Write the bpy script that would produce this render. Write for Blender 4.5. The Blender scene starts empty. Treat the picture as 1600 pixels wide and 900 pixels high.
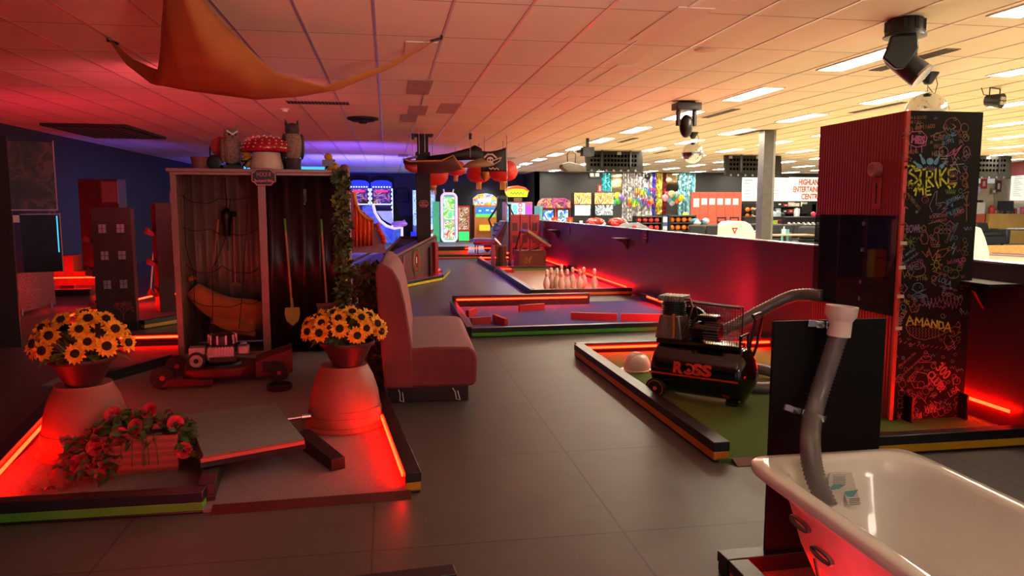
import bpy, math, random
from math import sin, cos, pi, radians as R
from mathutils import Vector as V, Matrix, Euler
SC = bpy.context.scene
COL = SC.collection

# ------------------------------------------------ camera, world, exposure
CAM = V((0, 0, 1.6)); F = 1155.0
YAW = R(9.49); PIT = R(6.32)
cd = bpy.data.cameras.new('camera'); cam = bpy.data.objects.new('camera', cd); COL.objects.link(cam)
cam.location = CAM; cam.rotation_euler = (R(90) - PIT, 0, -YAW)
cd.sensor_width = 36; cd.lens = 36 * F / 1600; cd.clip_end = 200; cd.clip_start = .05
SC.camera = cam
w = bpy.data.worlds.new('world'); SC.world = w; w.use_nodes = True
w.node_tree.nodes['Background'].inputs[0].default_value = (.75, .72, .7, 1)
w.node_tree.nodes['Background'].inputs[1].default_value = .24
SC.view_settings.view_transform = 'Standard'; SC.view_settings.look = 'None'
SC.view_settings.gamma = 1; SC.view_settings.use_curve_mapping = False
SC.view_settings.exposure = 1.3
SC.cycles.use_denoising = True
SC.cycles.max_bounces = 7; SC.cycles.diffuse_bounces = 4; SC.cycles.glossy_bounces = 3
SC.cycles.transmission_bounces = 5; SC.cycles.transparent_max_bounces = 8
SC.cycles.sample_clamp_indirect = 6

PANEL = 22.5      # ceiling panel emission
LED = 48.0        # red led strip emission
ES = .42          # screens, signs and small lamps

def lamp(name, kind, loc, energy, color, size=.2, target=None, spot=None, blend=.6):
    d = bpy.data.lights.new(name, kind); d.energy = energy * 2.4; d.color = color
    if kind == 'AREA': d.size = size
    else: d.shadow_soft_size = size
    if spot: d.spot_size = R(spot); d.spot_blend = blend
    o = bpy.data.objects.new(name, d); COL.objects.link(o); o.location = loc
    if target is not None:
        o.rotation_euler = (V(target) - V(loc)).to_track_quat('-Z', 'Y').to_euler()
    return o
RED = (1, .03, .05)
# shed's red par can, added red washes, unseen blue floods of the arcade end
lamp('red_wash_light', 'SPOT', (-1.75, 8.75, 2.2), 30, (1, .09, .16), .08, (-3.2, 12.0, 3.6), 150, 1)
lamp('red_wash_light', 'SPOT', (-3.3, 4.4, .5), 1, (1, .05, .12), .1, (-2.6, 6.5, 3.1), 125, 1)  # added red wash for the left ceiling, no fixture
lamp('red_wash_light', 'SPOT', (-5.2, 11.0, .5), 28, (1, .03, .10), .1, (-4.5, 14.5, 3.1), 140, 1)  # added red wash at the far left, no fixture
lamp('red_wash_light', 'SPOT', (1.0, 1.0, .4), 8, (1, .2, .22), .1, (-.6, 4.4, 3.1), 130, 1)  # added wash tinting the ceiling ahead, no lamp stands here
lamp('red_wash_light', 'SPOT', (3.9, 8.2, .4), 40, (1, .04, .06), .1, (4.4, 10.5, .9), 150, 1)  # added red wash on the half wall, no fixture
lamp('blue_flood_light', 'SPOT', (-.6, 23.0, .6), 620, (.08, .07, 1), .15, (-1.2, 26, 3.1), 125, 1)
lamp('blue_flood_light', 'SPOT', (-.9, 18.6, .7), 110, (.12, .07, 1), .15, (-.9, 20.5, 3.1), 115, 1)
lamp('blue_flood_light', 'SPOT', (-4.6, 19.0, .9), 26, (.10, .08, 1), .2, (-7, 20, 1.9), 130, 1)
lamp('blue_flood_light', 'SPOT', (3.0, 20.5, 2.2), 32, (.4, .15, 1), .2, (4.4, 18.0, .7), 80, 1)
lamp('arcade_fill_spot', 'SPOT', (2.8, 27.5, 3.0), 110, (.75, .8, 1), .2, (2.8, 27.7, 0), 120, 1)  # added fill from above the arcade carpet, no fixture
lamp('arcade_fill_spot', 'SPOT', (4.6, 34.8, 3.0), 45, (.85, .9, 1), .1, (4.6, 35.4, 0), 100, 1)  # added fill by the arcade back wall, no fixture
for Y_ in (-3.0, 1.0, 5.0): lamp('hall_bounce_spot', 'SPOT', (8.6, Y_, 3.05), 230, (1, .95, .85), .3, (8.6, Y_ + .01, 0), 104, .3)  # added spots: their bounce off the hall floor brightens the ceiling
lamp('added_ceiling_wash', 'SPOT', (1.5, -.2, 1.7), 150, (1, .86, .80), .3, (.7, 6.4, 4.9), 66, 1)  # unseen uplight added to brighten and whiten the ceiling
for Y_ in (1.5,):   # added white fill over the aisle behind the camera
    d = lamp('aisle_fill_light', 'AREA', (3.2, -1.5, 3.05), 9, (1, .82, .66), 1.2, (3.0, 1.0, 0))

lamp('red_wash_light', 'SPOT', (-.9, 2.3, .35), 15, (1, .03, .06), .1, (-1.5, 8.1, .9), 70, .8)  # added red fill aimed at the shed front
# ------------------------------------------------ pixel -> place helpers (1600x900 frame)
fw = V((sin(YAW) * cos(PIT), cos(YAW) * cos(PIT), -sin(PIT))); rt = V((cos(YAW), -sin(YAW), 0)); upv = rt.cross(fw)
def ray(x, y): return fw + rt * ((x - 800) / F) + upv * ((450 - y) / F)
def gz(x, y, z=0.0):
    d = ray(x, y); return CAM + d * ((z - CAM.z) / d.z)
def gx(x, y, X):
    d = ray(x, y); return CAM + d * (X / d.x)
def gy(x, y, Y):
    d = ray(x, y); return CAM + d * (Y / d.y)

# ------------------------------------------------ materials
def lin(c):
    if isinstance(c, str):
        c = [int(c[i:i + 2], 16) / 255 for i in (0, 2, 4)]
    return tuple(((x / 12.92) if x <= .04045 else ((x + .055) / 1.055) ** 2.4) for x in c)
MATS = {}
def mat(name, col='808080', rough=.6, metal=0, var=.12, vs=8.0, bump=0, bs=60.0, emit=None, es=0, coat=0, sheen=0, trans=0, alpha=1, spec=None):
    if name in MATS: return MATS[name]
    m = bpy.data.materials.new(name); m.use_nodes = True; nt = m.node_tree; N = nt.nodes; L = nt.links
    b = N['Principled BSDF']; c = lin(col)
    b.inputs['Roughness'].default_value = rough; b.inputs['Metallic'].default_value = metal
    b.inputs['Coat Weight'].default_value = coat; b.inputs['Sheen Weight'].default_value = sheen
    b.inputs['Transmission Weight'].default_value = trans; b.inputs['Alpha'].default_value = alpha
    if spec is not None: b.inputs['Specular IOR Level'].default_value = spec
    tc = N.new('ShaderNodeTexCoord')
    if var:
        n = N.new('ShaderNodeTexNoise'); n.inputs['Scale'].default_value = vs; n.inputs['Detail'].default_value = 4
        L.new(tc.outputs['Object'], n.inputs['Vector'])
        r = N.new('ShaderNodeValToRGB'); r.color_ramp.elements[0].position = .3; r.color_ramp.elements[1].position = .7
        r.color_ramp.elements[0].color = tuple(x * (1 - var) for x in c) + (1,)
        r.color_ramp.elements[1].color = tuple(min(1, x * (1 + var)) for x in c) + (1,)
        L.new(n.outputs['Fac'], r.inputs[0]); L.new(r.outputs[0], b.inputs['Base Color'])
    else: b.inputs['Base Color'].default_value = c + (1,)
    if bump:
        n2 = N.new('ShaderNodeTexNoise'); n2.inputs['Scale'].default_value = bs; n2.inputs['Detail'].default_value = 3
        L.new(tc.outputs['Object'], n2.inputs['Vector'])
        bp = N.new('ShaderNodeBump'); bp.inputs['Strength'].default_value = bump; bp.inputs['Distance'].default_value = .01
        L.new(n2.outputs['Fac'], bp.inputs['Height']); L.new(bp.outputs[0], b.inputs['Normal'])
    if emit:
        b.inputs['Emission Color'].default_value = lin(emit) + (1,); b.inputs['Emission Strength'].default_value = es if es > 10 else es * ES
    MATS[name] = m; return m
def brick_mat(name, c1, c2, mort, bw, rh, ms, off=(0, 0, 0), rot=(0, 0, 0), rough=.5, offset=0, var=.1, vs=2.0, bump=0, bs=50, axis=None):
    m = mat(name, c1, rough, var=0); nt = m.node_tree; N = nt.nodes; L = nt.links; b = N['Principled BSDF']
    g = N.new('ShaderNodeNewGeometry'); mp = N.new('ShaderNodeMapping')
    mp.inputs['Location'].default_value = off; mp.inputs['Rotation'].default_value = rot
    if axis == 'wall':   # x+y , z
        sp = N.new('ShaderNodeSeparateXYZ'); L.new(g.outputs['Position'], sp.inputs[0])
        ad = N.new('ShaderNodeMath'); L.new(sp.outputs[0], ad.inputs[0]); L.new(sp.outputs[1], ad.inputs[1])
        cb = N.new('ShaderNodeCombineXYZ'); L.new(ad.outputs[0], cb.inputs[0]); L.new(sp.outputs[2], cb.inputs[1])
        L.new(cb.outputs[0], mp.inputs['Vector'])
    else: L.new(g.outputs['Position'], mp.inputs['Vector'])
    t = N.new('ShaderNodeTexBrick'); t.offset = offset; t.inputs['Scale'].default_value = 1
    t.inputs['Color1'].default_value = lin(c1) + (1,); t.inputs['Color2'].default_value = lin(c2) + (1,); t.inputs['Mortar'].default_value = lin(mort) + (1,)
    t.inputs['Mortar Size'].default_value = ms; t.inputs['Mortar Smooth'].default_value = .1
    t.inputs['Brick Width'].default_value = bw; t.inputs['Row Height'].default_value = rh
    L.new(mp.outputs[0], t.inputs['Vector'])
    n = N.new('ShaderNodeTexNoise'); n.inputs['Scale'].default_value = vs; n.inputs['Detail'].default_value = 6; L.new(g.outputs['Position'], n.inputs['Vector'])
    mr = N.new('ShaderNodeMapRange'); mr.inputs[3].default_value = 1 - var; mr.inputs[4].default_value = 1 + var; L.new(n.outputs['Fac'], mr.inputs[0])
    vm = N.new('ShaderNodeVectorMath'); vm.operation = 'SCALE'; L.new(t.outputs['Color'], vm.inputs[0]); L.new(mr.outputs[0], vm.inputs['Scale'])
    L.new(vm.outputs[0], b.inputs['Base Color'])
    if bump:
        n2 = N.new('ShaderNodeTexNoise'); n2.inputs['Scale'].default_value = bs; L.new(g.outputs['Position'], n2.inputs['Vector'])
        bp = N.new('ShaderNodeBump'); bp.inputs['Strength'].default_value = bump; bp.inputs['Distance'].default_value = .01
        L.new(n2.outputs['Fac'], bp.inputs['Height']); L.new(bp.outputs[0], b.inputs['Normal'])
    return m
def wave_mat(name, c1, c2, scale=8, rough=.5, dist=4, axis='X', vec='Object', metal=0, stretch=(1, 1, 1), bump=0):
    m = mat(name, c1, rough, metal, var=0); nt = m.node_tree; N = nt.nodes; L = nt.links; b = N['Principled BSDF']
    tc = N.new('ShaderNodeTexCoord'); mp = N.new('ShaderNodeMapping'); mp.inputs['Scale'].default_value = stretch
    L.new(tc.outputs[vec], mp.inputs[0]); t = N.new('ShaderNodeTexWave'); t.bands_direction = axis
    t.inputs['Scale'].default_value = scale; t.inputs['Distortion'].default_value = dist; t.inputs['Detail'].default_value = 3
    L.new(mp.outputs[0], t.inputs['Vector']); r = N.new('ShaderNodeValToRGB')
    r.color_ramp.elements[0].color = lin(c1) + (1,); r.color_ramp.elements[1].color = lin(c2) + (1,)
    L.new(t.outputs['Fac'], r.inputs[0]); L.new(r.outputs[0], b.inputs['Base Color'])
    if bump:
        bp = N.new('ShaderNodeBump'); bp.inputs['Strength'].default_value = bump; bp.inputs['Distance'].default_value = .01
        L.new(t.outputs['Fac'], bp.inputs['Height']); L.new(bp.outputs[0], b.inputs['Normal'])
    return m
def screen_mat(name, cols, es=1.0, scale=3.0):
    """lit picture: patches of colour from a voronoi"""
    m = bpy.data.materials.new(name); m.use_nodes = True; nt = m.node_tree; N = nt.nodes; L = nt.links; b = N['Principled BSDF']
    tc = N.new('ShaderNodeTexCoord'); t = N.new('ShaderNodeTexNoise'); t.inputs['Scale'].default_value = scale; t.inputs['Detail'].default_value = 3; t.inputs['Distortion'].default_value = 1.2
    L.new(tc.outputs['Object'], t.inputs['Vector']); r = N.new('ShaderNodeValToRGB'); r.color_ramp.interpolation = 'CONSTANT'
    n = len(cols); e = r.color_ramp.elements
    while len(e) < n: e.new(.5)
    for i, c in enumerate(cols):
        e[i].position = 0 if i == 0 else .34 + .32 * i / n; e[i].color = lin(c) + (1,)
    L.new(t.outputs['Fac'], r.inputs[0]); L.new(r.outputs[0], b.inputs['Base Color']); L.new(r.outputs[0], b.inputs['Emission Color'])
    b.inputs['Emission Strength'].default_value = es * ES; b.inputs['Roughness'].default_value = .3
    return m

# ------------------------------------------------ mesh builder
TXT = {}
class MB:
    def __init__(s): s.v = []; s.f = []; s.fm = []; s.mats = []; s.c = 0; s.T = Matrix()
    def use(s, m):
        if m not in s.mats: s.mats.append(m)
        s.c = s.mats.index(m); return s
    def at(s, M=None): s.T = M or Matrix(); return s
    def add(s, vs, fs):
        n = len(s.v); s.v += [s.T @ V(p) for p in vs]
        for f in fs: s.f.append(tuple(i + n for i in f)); s.fm.append(s.c)
        return s
    def box(s, x0, x1, y0, y1, z0, z1):
        x0, x1 = sorted((x0, x1)); y0, y1 = sorted((y0, y1)); z0, z1 = sorted((z0, z1))
        return s.add([(x, y, z) for z in (z0, z1) for y in (y0, y1) for x in (x0, x1)],
                     [(0, 2, 3, 1), (4, 5, 7, 6), (0, 1, 5, 4), (2, 6, 7, 3), (0, 4, 6, 2), (1, 3, 7, 5)])
    def hexa(s, b, t):   # bottom 4 ccw, top 4
        return s.add(list(b) + list(t), [(3, 2, 1, 0), (4, 5, 6, 7)] + [(i, (i + 1) % 4, 4 + (i + 1) % 4, 4 + i) for i in range(4)])
    def prism(s, poly, z0, z1):
        n = len(poly); a = sum(poly[i][0] * poly[(i + 1) % n][1] - poly[(i + 1) % n][0] * poly[i][1] for i in range(n))
        if a < 0: poly = poly[::-1]
        return s.add([(x, y, z0) for x, y in poly] + [(x, y, z1) for x, y in poly],
                     [tuple(range(n))[::-1], tuple(range(n, 2 * n))] + [(i, (i + 1) % n, n + (i + 1) % n, n + i) for i in range(n)])
    def vprism(s, poly, y0, y1):   # poly in x,z ; extruded along y
        T = s.T; s.T = T @ Matrix(((1, 0, 0, 0), (0, 0, -1, 0), (0, 1, 0, 0), (0, 0, 0, 1)))
        s.prism(poly, -y1, -y0); s.T = T; return s
    def tube(s, pts, r, n=8, closed=False, caps=True):
        pts = [V(p) for p in pts]; k = len(pts); rr = r if isinstance(r, (list, tuple)) else [r] * k
        vs = []; fs = []; prev = None
        for i, p in enumerate(pts):
            if closed: t = pts[(i + 1) % k] - pts[i - 1]
            else: t = pts[min(i + 1, k - 1)] - pts[max(i - 1, 0)]
            t = t.normalized() if t.length > 1e-9 else V((0, 0, 1))
            if prev is None:
                a = V((0, 0, 1)) if abs(t.z) < .9 else V((1, 0, 0)); u = t.cross(a).normalized()
            else:
                u = prev - t * prev.dot(t); u = u.normalized() if u.length > 1e-6 else t.orthogonal().normalized()
            prev = u; q = t.cross(u)
            for j in range(n):
                a = 2 * pi * j / n; vs.append(p + (u * cos(a) + q * sin(a)) * rr[i])
        for i in range(k if closed else k - 1):
            for j in range(n):
                a = i * n + j; b = i * n + (j + 1) % n; i2 = (i + 1) % k
                fs.append((a, b, i2 * n + (j + 1) % n, i2 * n + j))
        if caps and not closed: fs += [tuple(range(n))[::-1], tuple(range((k - 1) * n, k * n))]
        return s.add(vs, fs)
    def cyl(s, p0, p1, r0, r1=None, n=16): return s.tube([p0, p1], [r0, r0 if r1 is None else r1], n)
    def lathe(s, prof, n=24, c=(0, 0, 0), M=None):
        vs = []; fs = []; k = len(prof); M = M or Matrix.Translation(c)
        for r, z in prof:
            for j in range(n): vs.append(M @ V((r * cos(2 * pi * j / n), r * sin(2 * pi * j / n), z)))
        for i in range(k - 1):
            for j in range(n):
                a = i * n + j; b = i * n + (j + 1) % n; fs.append((a, b, b + n, a + n))
        if prof[0][0] > 1e-4: fs.append(tuple(range(n))[::-1])
        if prof[-1][0] > 1e-4: fs.append(tuple(range((k - 1) * n, k * n)))
        return s.add(vs, fs)
    def ball(s, c, r, n=16, k=10, M=None):
        r = r if isinstance(r, (tuple, list)) else (r, r, r)
        MM = (M or Matrix.Translation(c)) @ Matrix.Diagonal((r[0], r[1], r[2], 1))
        return s.lathe([(max(1e-5, sin(pi * i / k)), -cos(pi * i / k)) for i in range(k + 1)], n, M=MM)
    def grid(s, P, closed=False):   # P rows of points
        a = len(P); b = len(P[0]); vs = [p for row in P for p in row]; fs = []
        for i in range(a - 1):
            for j in range(b if closed else b - 1):
                fs.append((i * b + j, i * b + (j + 1) % b, (i + 1) * b + (j + 1) % b, (i + 1) * b + j))
        return s.add(vs, fs)
    def stroke(s, pts, w, d=.002, closed=False):   # flat ribbon in local XZ, facing -Y
        if closed: pts = list(pts) + [pts[0]]
        for (a, b), (c, e) in zip(pts[:-1], pts[1:]):
            dx, dz = c - a, e - b; l = math.hypot(dx, dz) or 1e-6; nx, nz = -dz / l * w / 2, dx / l * w / 2; ex, ez = dx / l * w * .4, dz / l * w * .4
            s.add([(a - ex + nx, -d, b - ez + nz), (a - ex - nx, -d, b - ez - nz), (c + ex - nx, -d, e + ez - nz), (c + ex + nx, -d, e + ez + nz)], [(0, 1, 2, 3)])
        return s
    def text(s, body, size, M, th=.002, shear=0, bold=0, align='CENTER', fit=None):
        key = (body, th, shear, bold, align, size)
        if key not in TXT:
            cu = bpy.data.curves.new('lettering', 'FONT'); cu.body = body; cu.size = size; cu.extrude = th; cu.shear = shear; cu.offset = bold
            cu.align_x = align; cu.align_y = 'CENTER'; cu.resolution_u = 3
            ob = bpy.data.objects.new('lettering', cu); COL.objects.link(ob)
            me = bpy.data.meshes.new_from_object(ob.evaluated_get(bpy.context.evaluated_depsgraph_get()))
            TXT[key] = ([v.co.copy() for v in me.vertices], [tuple(p.vertices) for p in me.polygons])
            bpy.data.objects.remove(ob); bpy.data.curves.remove(cu); bpy.data.meshes.remove(me)
        vs, fs = TXT[key]
        if fit and vs:
            wd = max(v.x for v in vs) - min(v.x for v in vs); M = M @ Matrix.Diagonal((fit / wd, 1, 1, 1))
        T = s.T; s.T = T @ M; s.add(vs, fs); s.T = T; return s
    def build(s, name, parent=None, loc=(0, 0, 0), rot=(0, 0, 0), bev=0, smooth=38, sub=0, solid=0, label=None):
        me = bpy.data.meshes.new(name); me.from_pydata([tuple(p) for p in s.v], [], s.f)
        for m in s.mats: me.materials.append(m)
        me.polygons.foreach_set('material_index', s.fm)
        me.polygons.foreach_set('use_smooth', [True] * len(s.f))
        try: me.set_sharp_from_angle(angle=R(smooth))
        except Exception: pass
        me.update()
        o = bpy.data.objects.new(name, me); COL.objects.link(o); o.location = loc; o.rotation_euler = rot
        if parent: o.parent = parent
        if solid:
            md = o.modifiers.new('solidify', 'SOLIDIFY'); md.thickness = solid
        if bev:
            md = o.modifiers.new('bevel', 'BEVEL'); md.width = bev; md.segments = 2; md.limit_method = 'ANGLE'; md.angle_limit = R(40)
        if sub:
            md = o.modifiers.new('subdivision', 'SUBSURF'); md.levels = sub; md.render_levels = sub
        if label: o['label'] = label
        return o
def tag(o, label, cat, group=None, kind=None):
    o['label'] = label; o['category'] = cat
    if group: o['group'] = group
    if kind: o['kind'] = kind
    return o
def thing(name, label, cat, loc=(0, 0, 0), rz=0, group=None):
    o = bpy.data.objects.new(name, None); COL.objects.link(o); o.location = loc; o.rotation_euler = (0, 0, rz); o.empty_display_size = .1
    return tag(o, label, cat, group)
def struct(name, mb, **k):
    o = mb.build(name, **k); o['kind'] = 'structure'; return o
def dup(root, loc, rz=None, label=None):
    def cp(o, par):
        c = o.copy(); COL.objects.link(c)
        if par: c.parent = par
        for ch in KIDS.get(o.name, [x for x in o.children]): cp(ch, c)
        return c
    r = cp(root, None); r.location = loc
    if rz is not None: r.rotation_euler = (0, 0, rz)
    if label: r['label'] = label
    return r
KIDS = {}
UPX = Matrix.Rotation(R(90), 4, 'X')           # text plane standing up, facing -Y
def TM(x, y, z, rz=0, roll=0): return Matrix.Translation((x, y, z)) @ Matrix.Rotation(rz, 4, 'Z') @ UPX @ Matrix.Rotation(roll, 4, 'Z')
ORD = ['first', 'second', 'third', 'fourth', 'fifth', 'sixth', 'seventh', 'eighth', 'ninth', 'tenth', 'eleventh', 'twelfth', 'thirteenth', 'fourteenth', 'fifteenth', 'sixteenth', 'seventeenth']
# ------------------------------------------------ palette
BLK = mat('black_paint', '121214', .38, var=.2); BLKM = mat('matte_black', '0e0e10', .6, var=.2)
CURBT = mat('curb_black', '16161a', .32, var=.15); GREEN = mat('lime_paint', '3c8c1c', .5); ORANGE = mat('orange_paint', 'd0701c', .5); YEL = mat('yellow_paint', 'd8c010', .5); AMB = mat('amber_paint', 'b8860f', .5)
MAROON = mat('wall_purple_paint', '3a1c28', .42, var=.1, vs=3, bump=.15, bs=30); NAVY = mat('wall_navy_paint', '1b151b', .55, var=.15, vs=2)
WHITE = mat('white_enamel', 'e8e2dc', .12, var=.02, coat=.6); WHT = mat('white_plastic', 'e6e6e4', .4, var=.03)
CHROME = mat('brushed_metal', 'b8b8bc', .25, 1, var=.08); STEEL = mat('grey_steel', '75777b', .4, .8, var=.1); IRON = mat('cast_iron', '8a8580', .5, .6, var=.2, vs=30, bump=.3)
TERRA = mat('terracotta_plastic', '8a4a3a', .5, var=.06); BROWNP = mat('brown_plastic', '2c1a18', .5, var=.1)
VELV = mat('rose_velvet', '742e36', .75, var=.18, vs=5, sheen=.12, bump=.1, bs=90)
LEDM = mat('red_led', 'ff2010', .4, emit='ff2a12', es=LED, var=0); LEDM.node_tree.nodes['Principled BSDF'].inputs['Emission Color'].default_value = (1, .0030, .0006, 1)
CORRU = mat('shed_cream_steel', '9c7a6c', .45, .2, var=.08); CORRD = mat('shed_dark_steel', '2c1a1e', .32, .3, var=.15)
WOODY = wave_mat('pale_wood', 'c88a40', '86521f', 1.2, .3, 3, 'X', stretch=(5, .3, 1)); RBAR = mat('red_painted_wood', 'a31a1e', .5)
def pile(name, c1, c2): return mat(name, c1, .95, var=.35, vs=220, bump=.8, bs=260)
CARPET = pile('grey_carpet', '766a6c', 0); BLUEC = pile('blue_carpet', '46468c', 0); GREENC = pile('green_carpet', '4c6a22', 0); REDC = pile('dark_carpet', '50383c', 0)
RUB = mat('black_rubber', '101010', .7, var=.2)

# ------------------------------------------------ setting
CZ = 3.13
floor_m = brick_mat('vinyl_floor', '4e4947', '4a4543', '2e2a29', 1.22, 1.22, .006, off=(.1, .3, 0), rough=.42, var=.28, vs=3.5, bump=.05, bs=120)
m = MB().use(floor_m).box(-9, 4.47, -6, 36.2, -.1, 0); struct('floor', m)
lane_m = brick_mat('lane_floor', 'c4b69c', 'baa98c', '96856a', .1, 1.8, .003, rot=(0, 0, R(90)), rough=.22, offset=.4, var=.1)
carp_m = mat('hall_carpet', '8a8884', .9, var=.25, vs=30)
struct('floor_hall', MB().use(lane_m).box(4.47, 32, -6, 21.5, -.1, 0).use(carp_m).box(4.47, 32, 21.5, 36.2, -.1, 0))
ar = mat('arcade_carpet', '70707c', .9, var=.2, vs=40)
struct('floor_arcade', MB().use(ar).box(-1.5, 4.3, 24.6, 35.8, 0.0, .015))
ceil_m = brick_mat('ceiling_tiles', 'ecdfc2', 'e6d8b8', '86725a', .6, 1.2, .008, off=(.08, -gz(600, 55, CZ).y + 12, 0), rough=.75, var=.08, vs=1.3, bump=.12, bs=150)
struct('ceiling', MB().use(ceil_m).box(-9, 32, -6, 36.2, CZ, CZ + .1))
tb = mat('t_bar_metal', 'c8b4a4', .3, .5, var=.05)
mb = MB().use(tb); x = -.08 - .6 * 12
while x < 22:
    mb.box(x - .011, x + .011, 1.5, 34, CZ - .006, CZ + .002); x += .6
struct('trim_1', mb)
struct('wall_left', MB().use(NAVY).box(-7.25, -7.05, -6, 36, 0, CZ))
GWALL = mat('dark_grey_wall', '2d2d30', .6, var=.1, vs=2); DWALL = mat('charcoal_wall', '1c1c20', .6, var=.1)
struct('wall_back', MB().use(DWALL).box(-7.2, 6.5, 35.6, 35.8, 0, CZ))
struct('wall_side', MB().use(GWALL).box(6.5, 6.7, 32.6, 35.7, 0, CZ))
struct('wall_hall', MB().use(GWALL).box(6.5, 23, 32.6, 32.8, 0, CZ))
CREAM = mat('cream_wall', 'd8d2c4', .7, var=.05); MARB = mat('maroon_bulkhead', '6e1c30', .6)
struct('wall_right', MB().use(CREAM).box(21.6, 32, 29.0, 29.2, 0, 2.6))
p0 = gz(1522, 261, CZ); p1 = gz(1600, 252, CZ)
mbk = MB().use(MARB); dv = (p1 - p0).normalized(); a = p0 - dv * 3; b = p1 + dv * 4; nrm = V((-dv.y, dv.x, 0))
if nrm.y < 0: nrm = -nrm
mbk.hexa([V((a.x, a.y, 2.66)), V((b.x, b.y, 2.66)), V((b.x, b.y, 2.66)) + nrm * .12, V((a.x, a.y, 2.66)) + nrm * .12], [V((a.x, a.y, CZ)), V((b.x, b.y, CZ)), V((b.x, b.y, CZ)) + nrm * .12, V((a.x, a.y, CZ)) + nrm * .12])
struct('trim_2', mbk)
# half wall between courses and hall
struct('wall_half', MB().use(MAROON).box(4.40, 4.52, 1.0, 24.6, 0, 1.18).use(CHROME).box(4.385, 4.535, 1.0, 24.6, 1.18, 1.195))
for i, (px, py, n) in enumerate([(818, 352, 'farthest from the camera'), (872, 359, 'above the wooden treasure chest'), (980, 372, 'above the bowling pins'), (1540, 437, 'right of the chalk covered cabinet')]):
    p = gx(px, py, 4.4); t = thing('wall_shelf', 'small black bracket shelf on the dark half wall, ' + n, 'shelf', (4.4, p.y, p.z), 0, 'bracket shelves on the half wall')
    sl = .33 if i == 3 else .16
    MB().use(BLK).box(-.27, -.001, -sl, sl, -.02, 0).use(mat('shelf_lit_top', '77746f', .3)).box(-.268, -.002, -sl + .002, sl - .002, .0005, .003).build('shelf_board', t)  # pale top sheet paints the light lying on the black shelf
    MB().use(BLK).vprism([(-.001, -.021), (-.2, -.021), (-.19, -.05), (-.09, -.09), (-.045, -.16), (-.001, -.22)], -.012, .012).build('bracket', t)
for n, (px, py) in {'near the farthest shelf': (823, 358), 'beside the shelf above the treasure chest': (889, 360), 'beside the shelf above the bowling pins': (1008, 370)}.items():
    p = gx(px, py, 4.398)
    t = thing('hole_sign', 'small black hole plaque with a pink outline ' + n, 'sign', (4.4, p.y, p.z), R(-90), 'hole plaques on the half wall')
    pk = mat('pink_line', 'd87078', .5)
    o8 = lambda w, h: [(-w, -h * .6), (-w * .7, -h), (w * .7, -h), (w, -h * .6), (w, h * .6), (w * .7, h), (-w * .7, h), (-w, h * .6)]
    MB().use(BLK).vprism(o8(.11, .1), -.012, -.001).build('plate', t)
    MB().use(pk).at(Matrix.Translation((0, -.0125, 0))).stroke(o8(.095, .085), .01, closed=True).text('HOLE', .05, TM(0, -.001, .03)).text('WONDER', .036, TM(0, -.001, -.025)).build('lettering', t)

# ------------------------------------------------ ceiling fixtures
pan = mat('panel_diffuser', 'ffffff', .5, emit='fff0d4', es=PANEL, var=0); fr = mat('panel_frame', 'e8dccb', .5, var=.02)
proto = None
rows = [4.95, 7.12, 9.3, 11.45, 13.65, 15.85, 18.1, 20.3, 22.5]
for r_, X_ in enumerate(rows):
    k = 0
    for j in range(-1, 11):
        Yc = 7.27 + 2.42 * j
        if X_ > 10 and j < 1: continue
        if (X_ > 20 and j > 7) or Yc > 31.8: continue
        v = V((X_, Yc, CZ)) - CAM; d = v.dot(fw); px = 800 + F * v.dot(rt) / d; py = 450 - F * v.dot(upv) / d
        if j == -1 and X_ > 6: continue
        lab = f'lit white ceiling panel, {ORD[k]} from the camera in the {ORD[r_]} row beyond the half wall'; k += 1
        if proto is None:
            proto = thing('ceiling_light', lab, 'ceiling light', (X_, Yc, CZ), 0, 'lit ceiling panels over the hall')
            c1 = MB().use(fr).box(-.16, .16, -.61, -.59, -.012, -.001).box(-.16, .16, .59, .61, -.012, -.001).box(-.16, -.14, -.59, .59, -.012, -.001).box(.14, .16, -.59, .59, -.012, -.001).build('frame', proto)
            c2 = MB().use(pan).box(-.139, .139, -.589, .589, -.010, -.001).build('diffuser', proto); KIDS[proto.name] = [c1, c2]
        else:
            r = proto.copy(); COL.objects.link(r); r.location = (X_, Yc, CZ); r['label'] = lab
            for ch in (c1, c2):
                c = ch.copy(); COL.objects.link(c); c.parent = r
# unlit panels over the course area
ul = mat('unlit_panel', 'e6d2b4', .6, var=.02)
for n, (px, py) in {'nearest the camera': (1045, 40), 'middle one': (960, 117), 'farthest of three': (890, 160), 'off to the left near the sail tip': (655, 85)}.items():
    p = gz(px, py, CZ - .004); tag(MB().use(ul).box(-.15, .15, -.58, .58, -.004, .003).build('ceiling_panel', loc=p), 'pale unlit narrow ceiling panel, ' + n, 'ceiling panel', 'unlit ceiling panels')
for k, (px, py) in enumerate([(655, 137), (652, 173), (638, 185), (630, 243), (700, 170), (795, 248)]):
    p = gz(px, py, CZ - .004); tag(MB().use(mat('grey_ceiling_panel', 'a8927f', .6)).box(-.15, .15, -.58, .58, -.004, .003).build('ceiling_panel', loc=p), 'dull grey narrow infill panel, ' + ORD[k] + ' from the camera left of the pirate ship', 'ceiling panel', 'dull infill panels')
dk = mat('vent_dark', '2a2622', .7)
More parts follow.
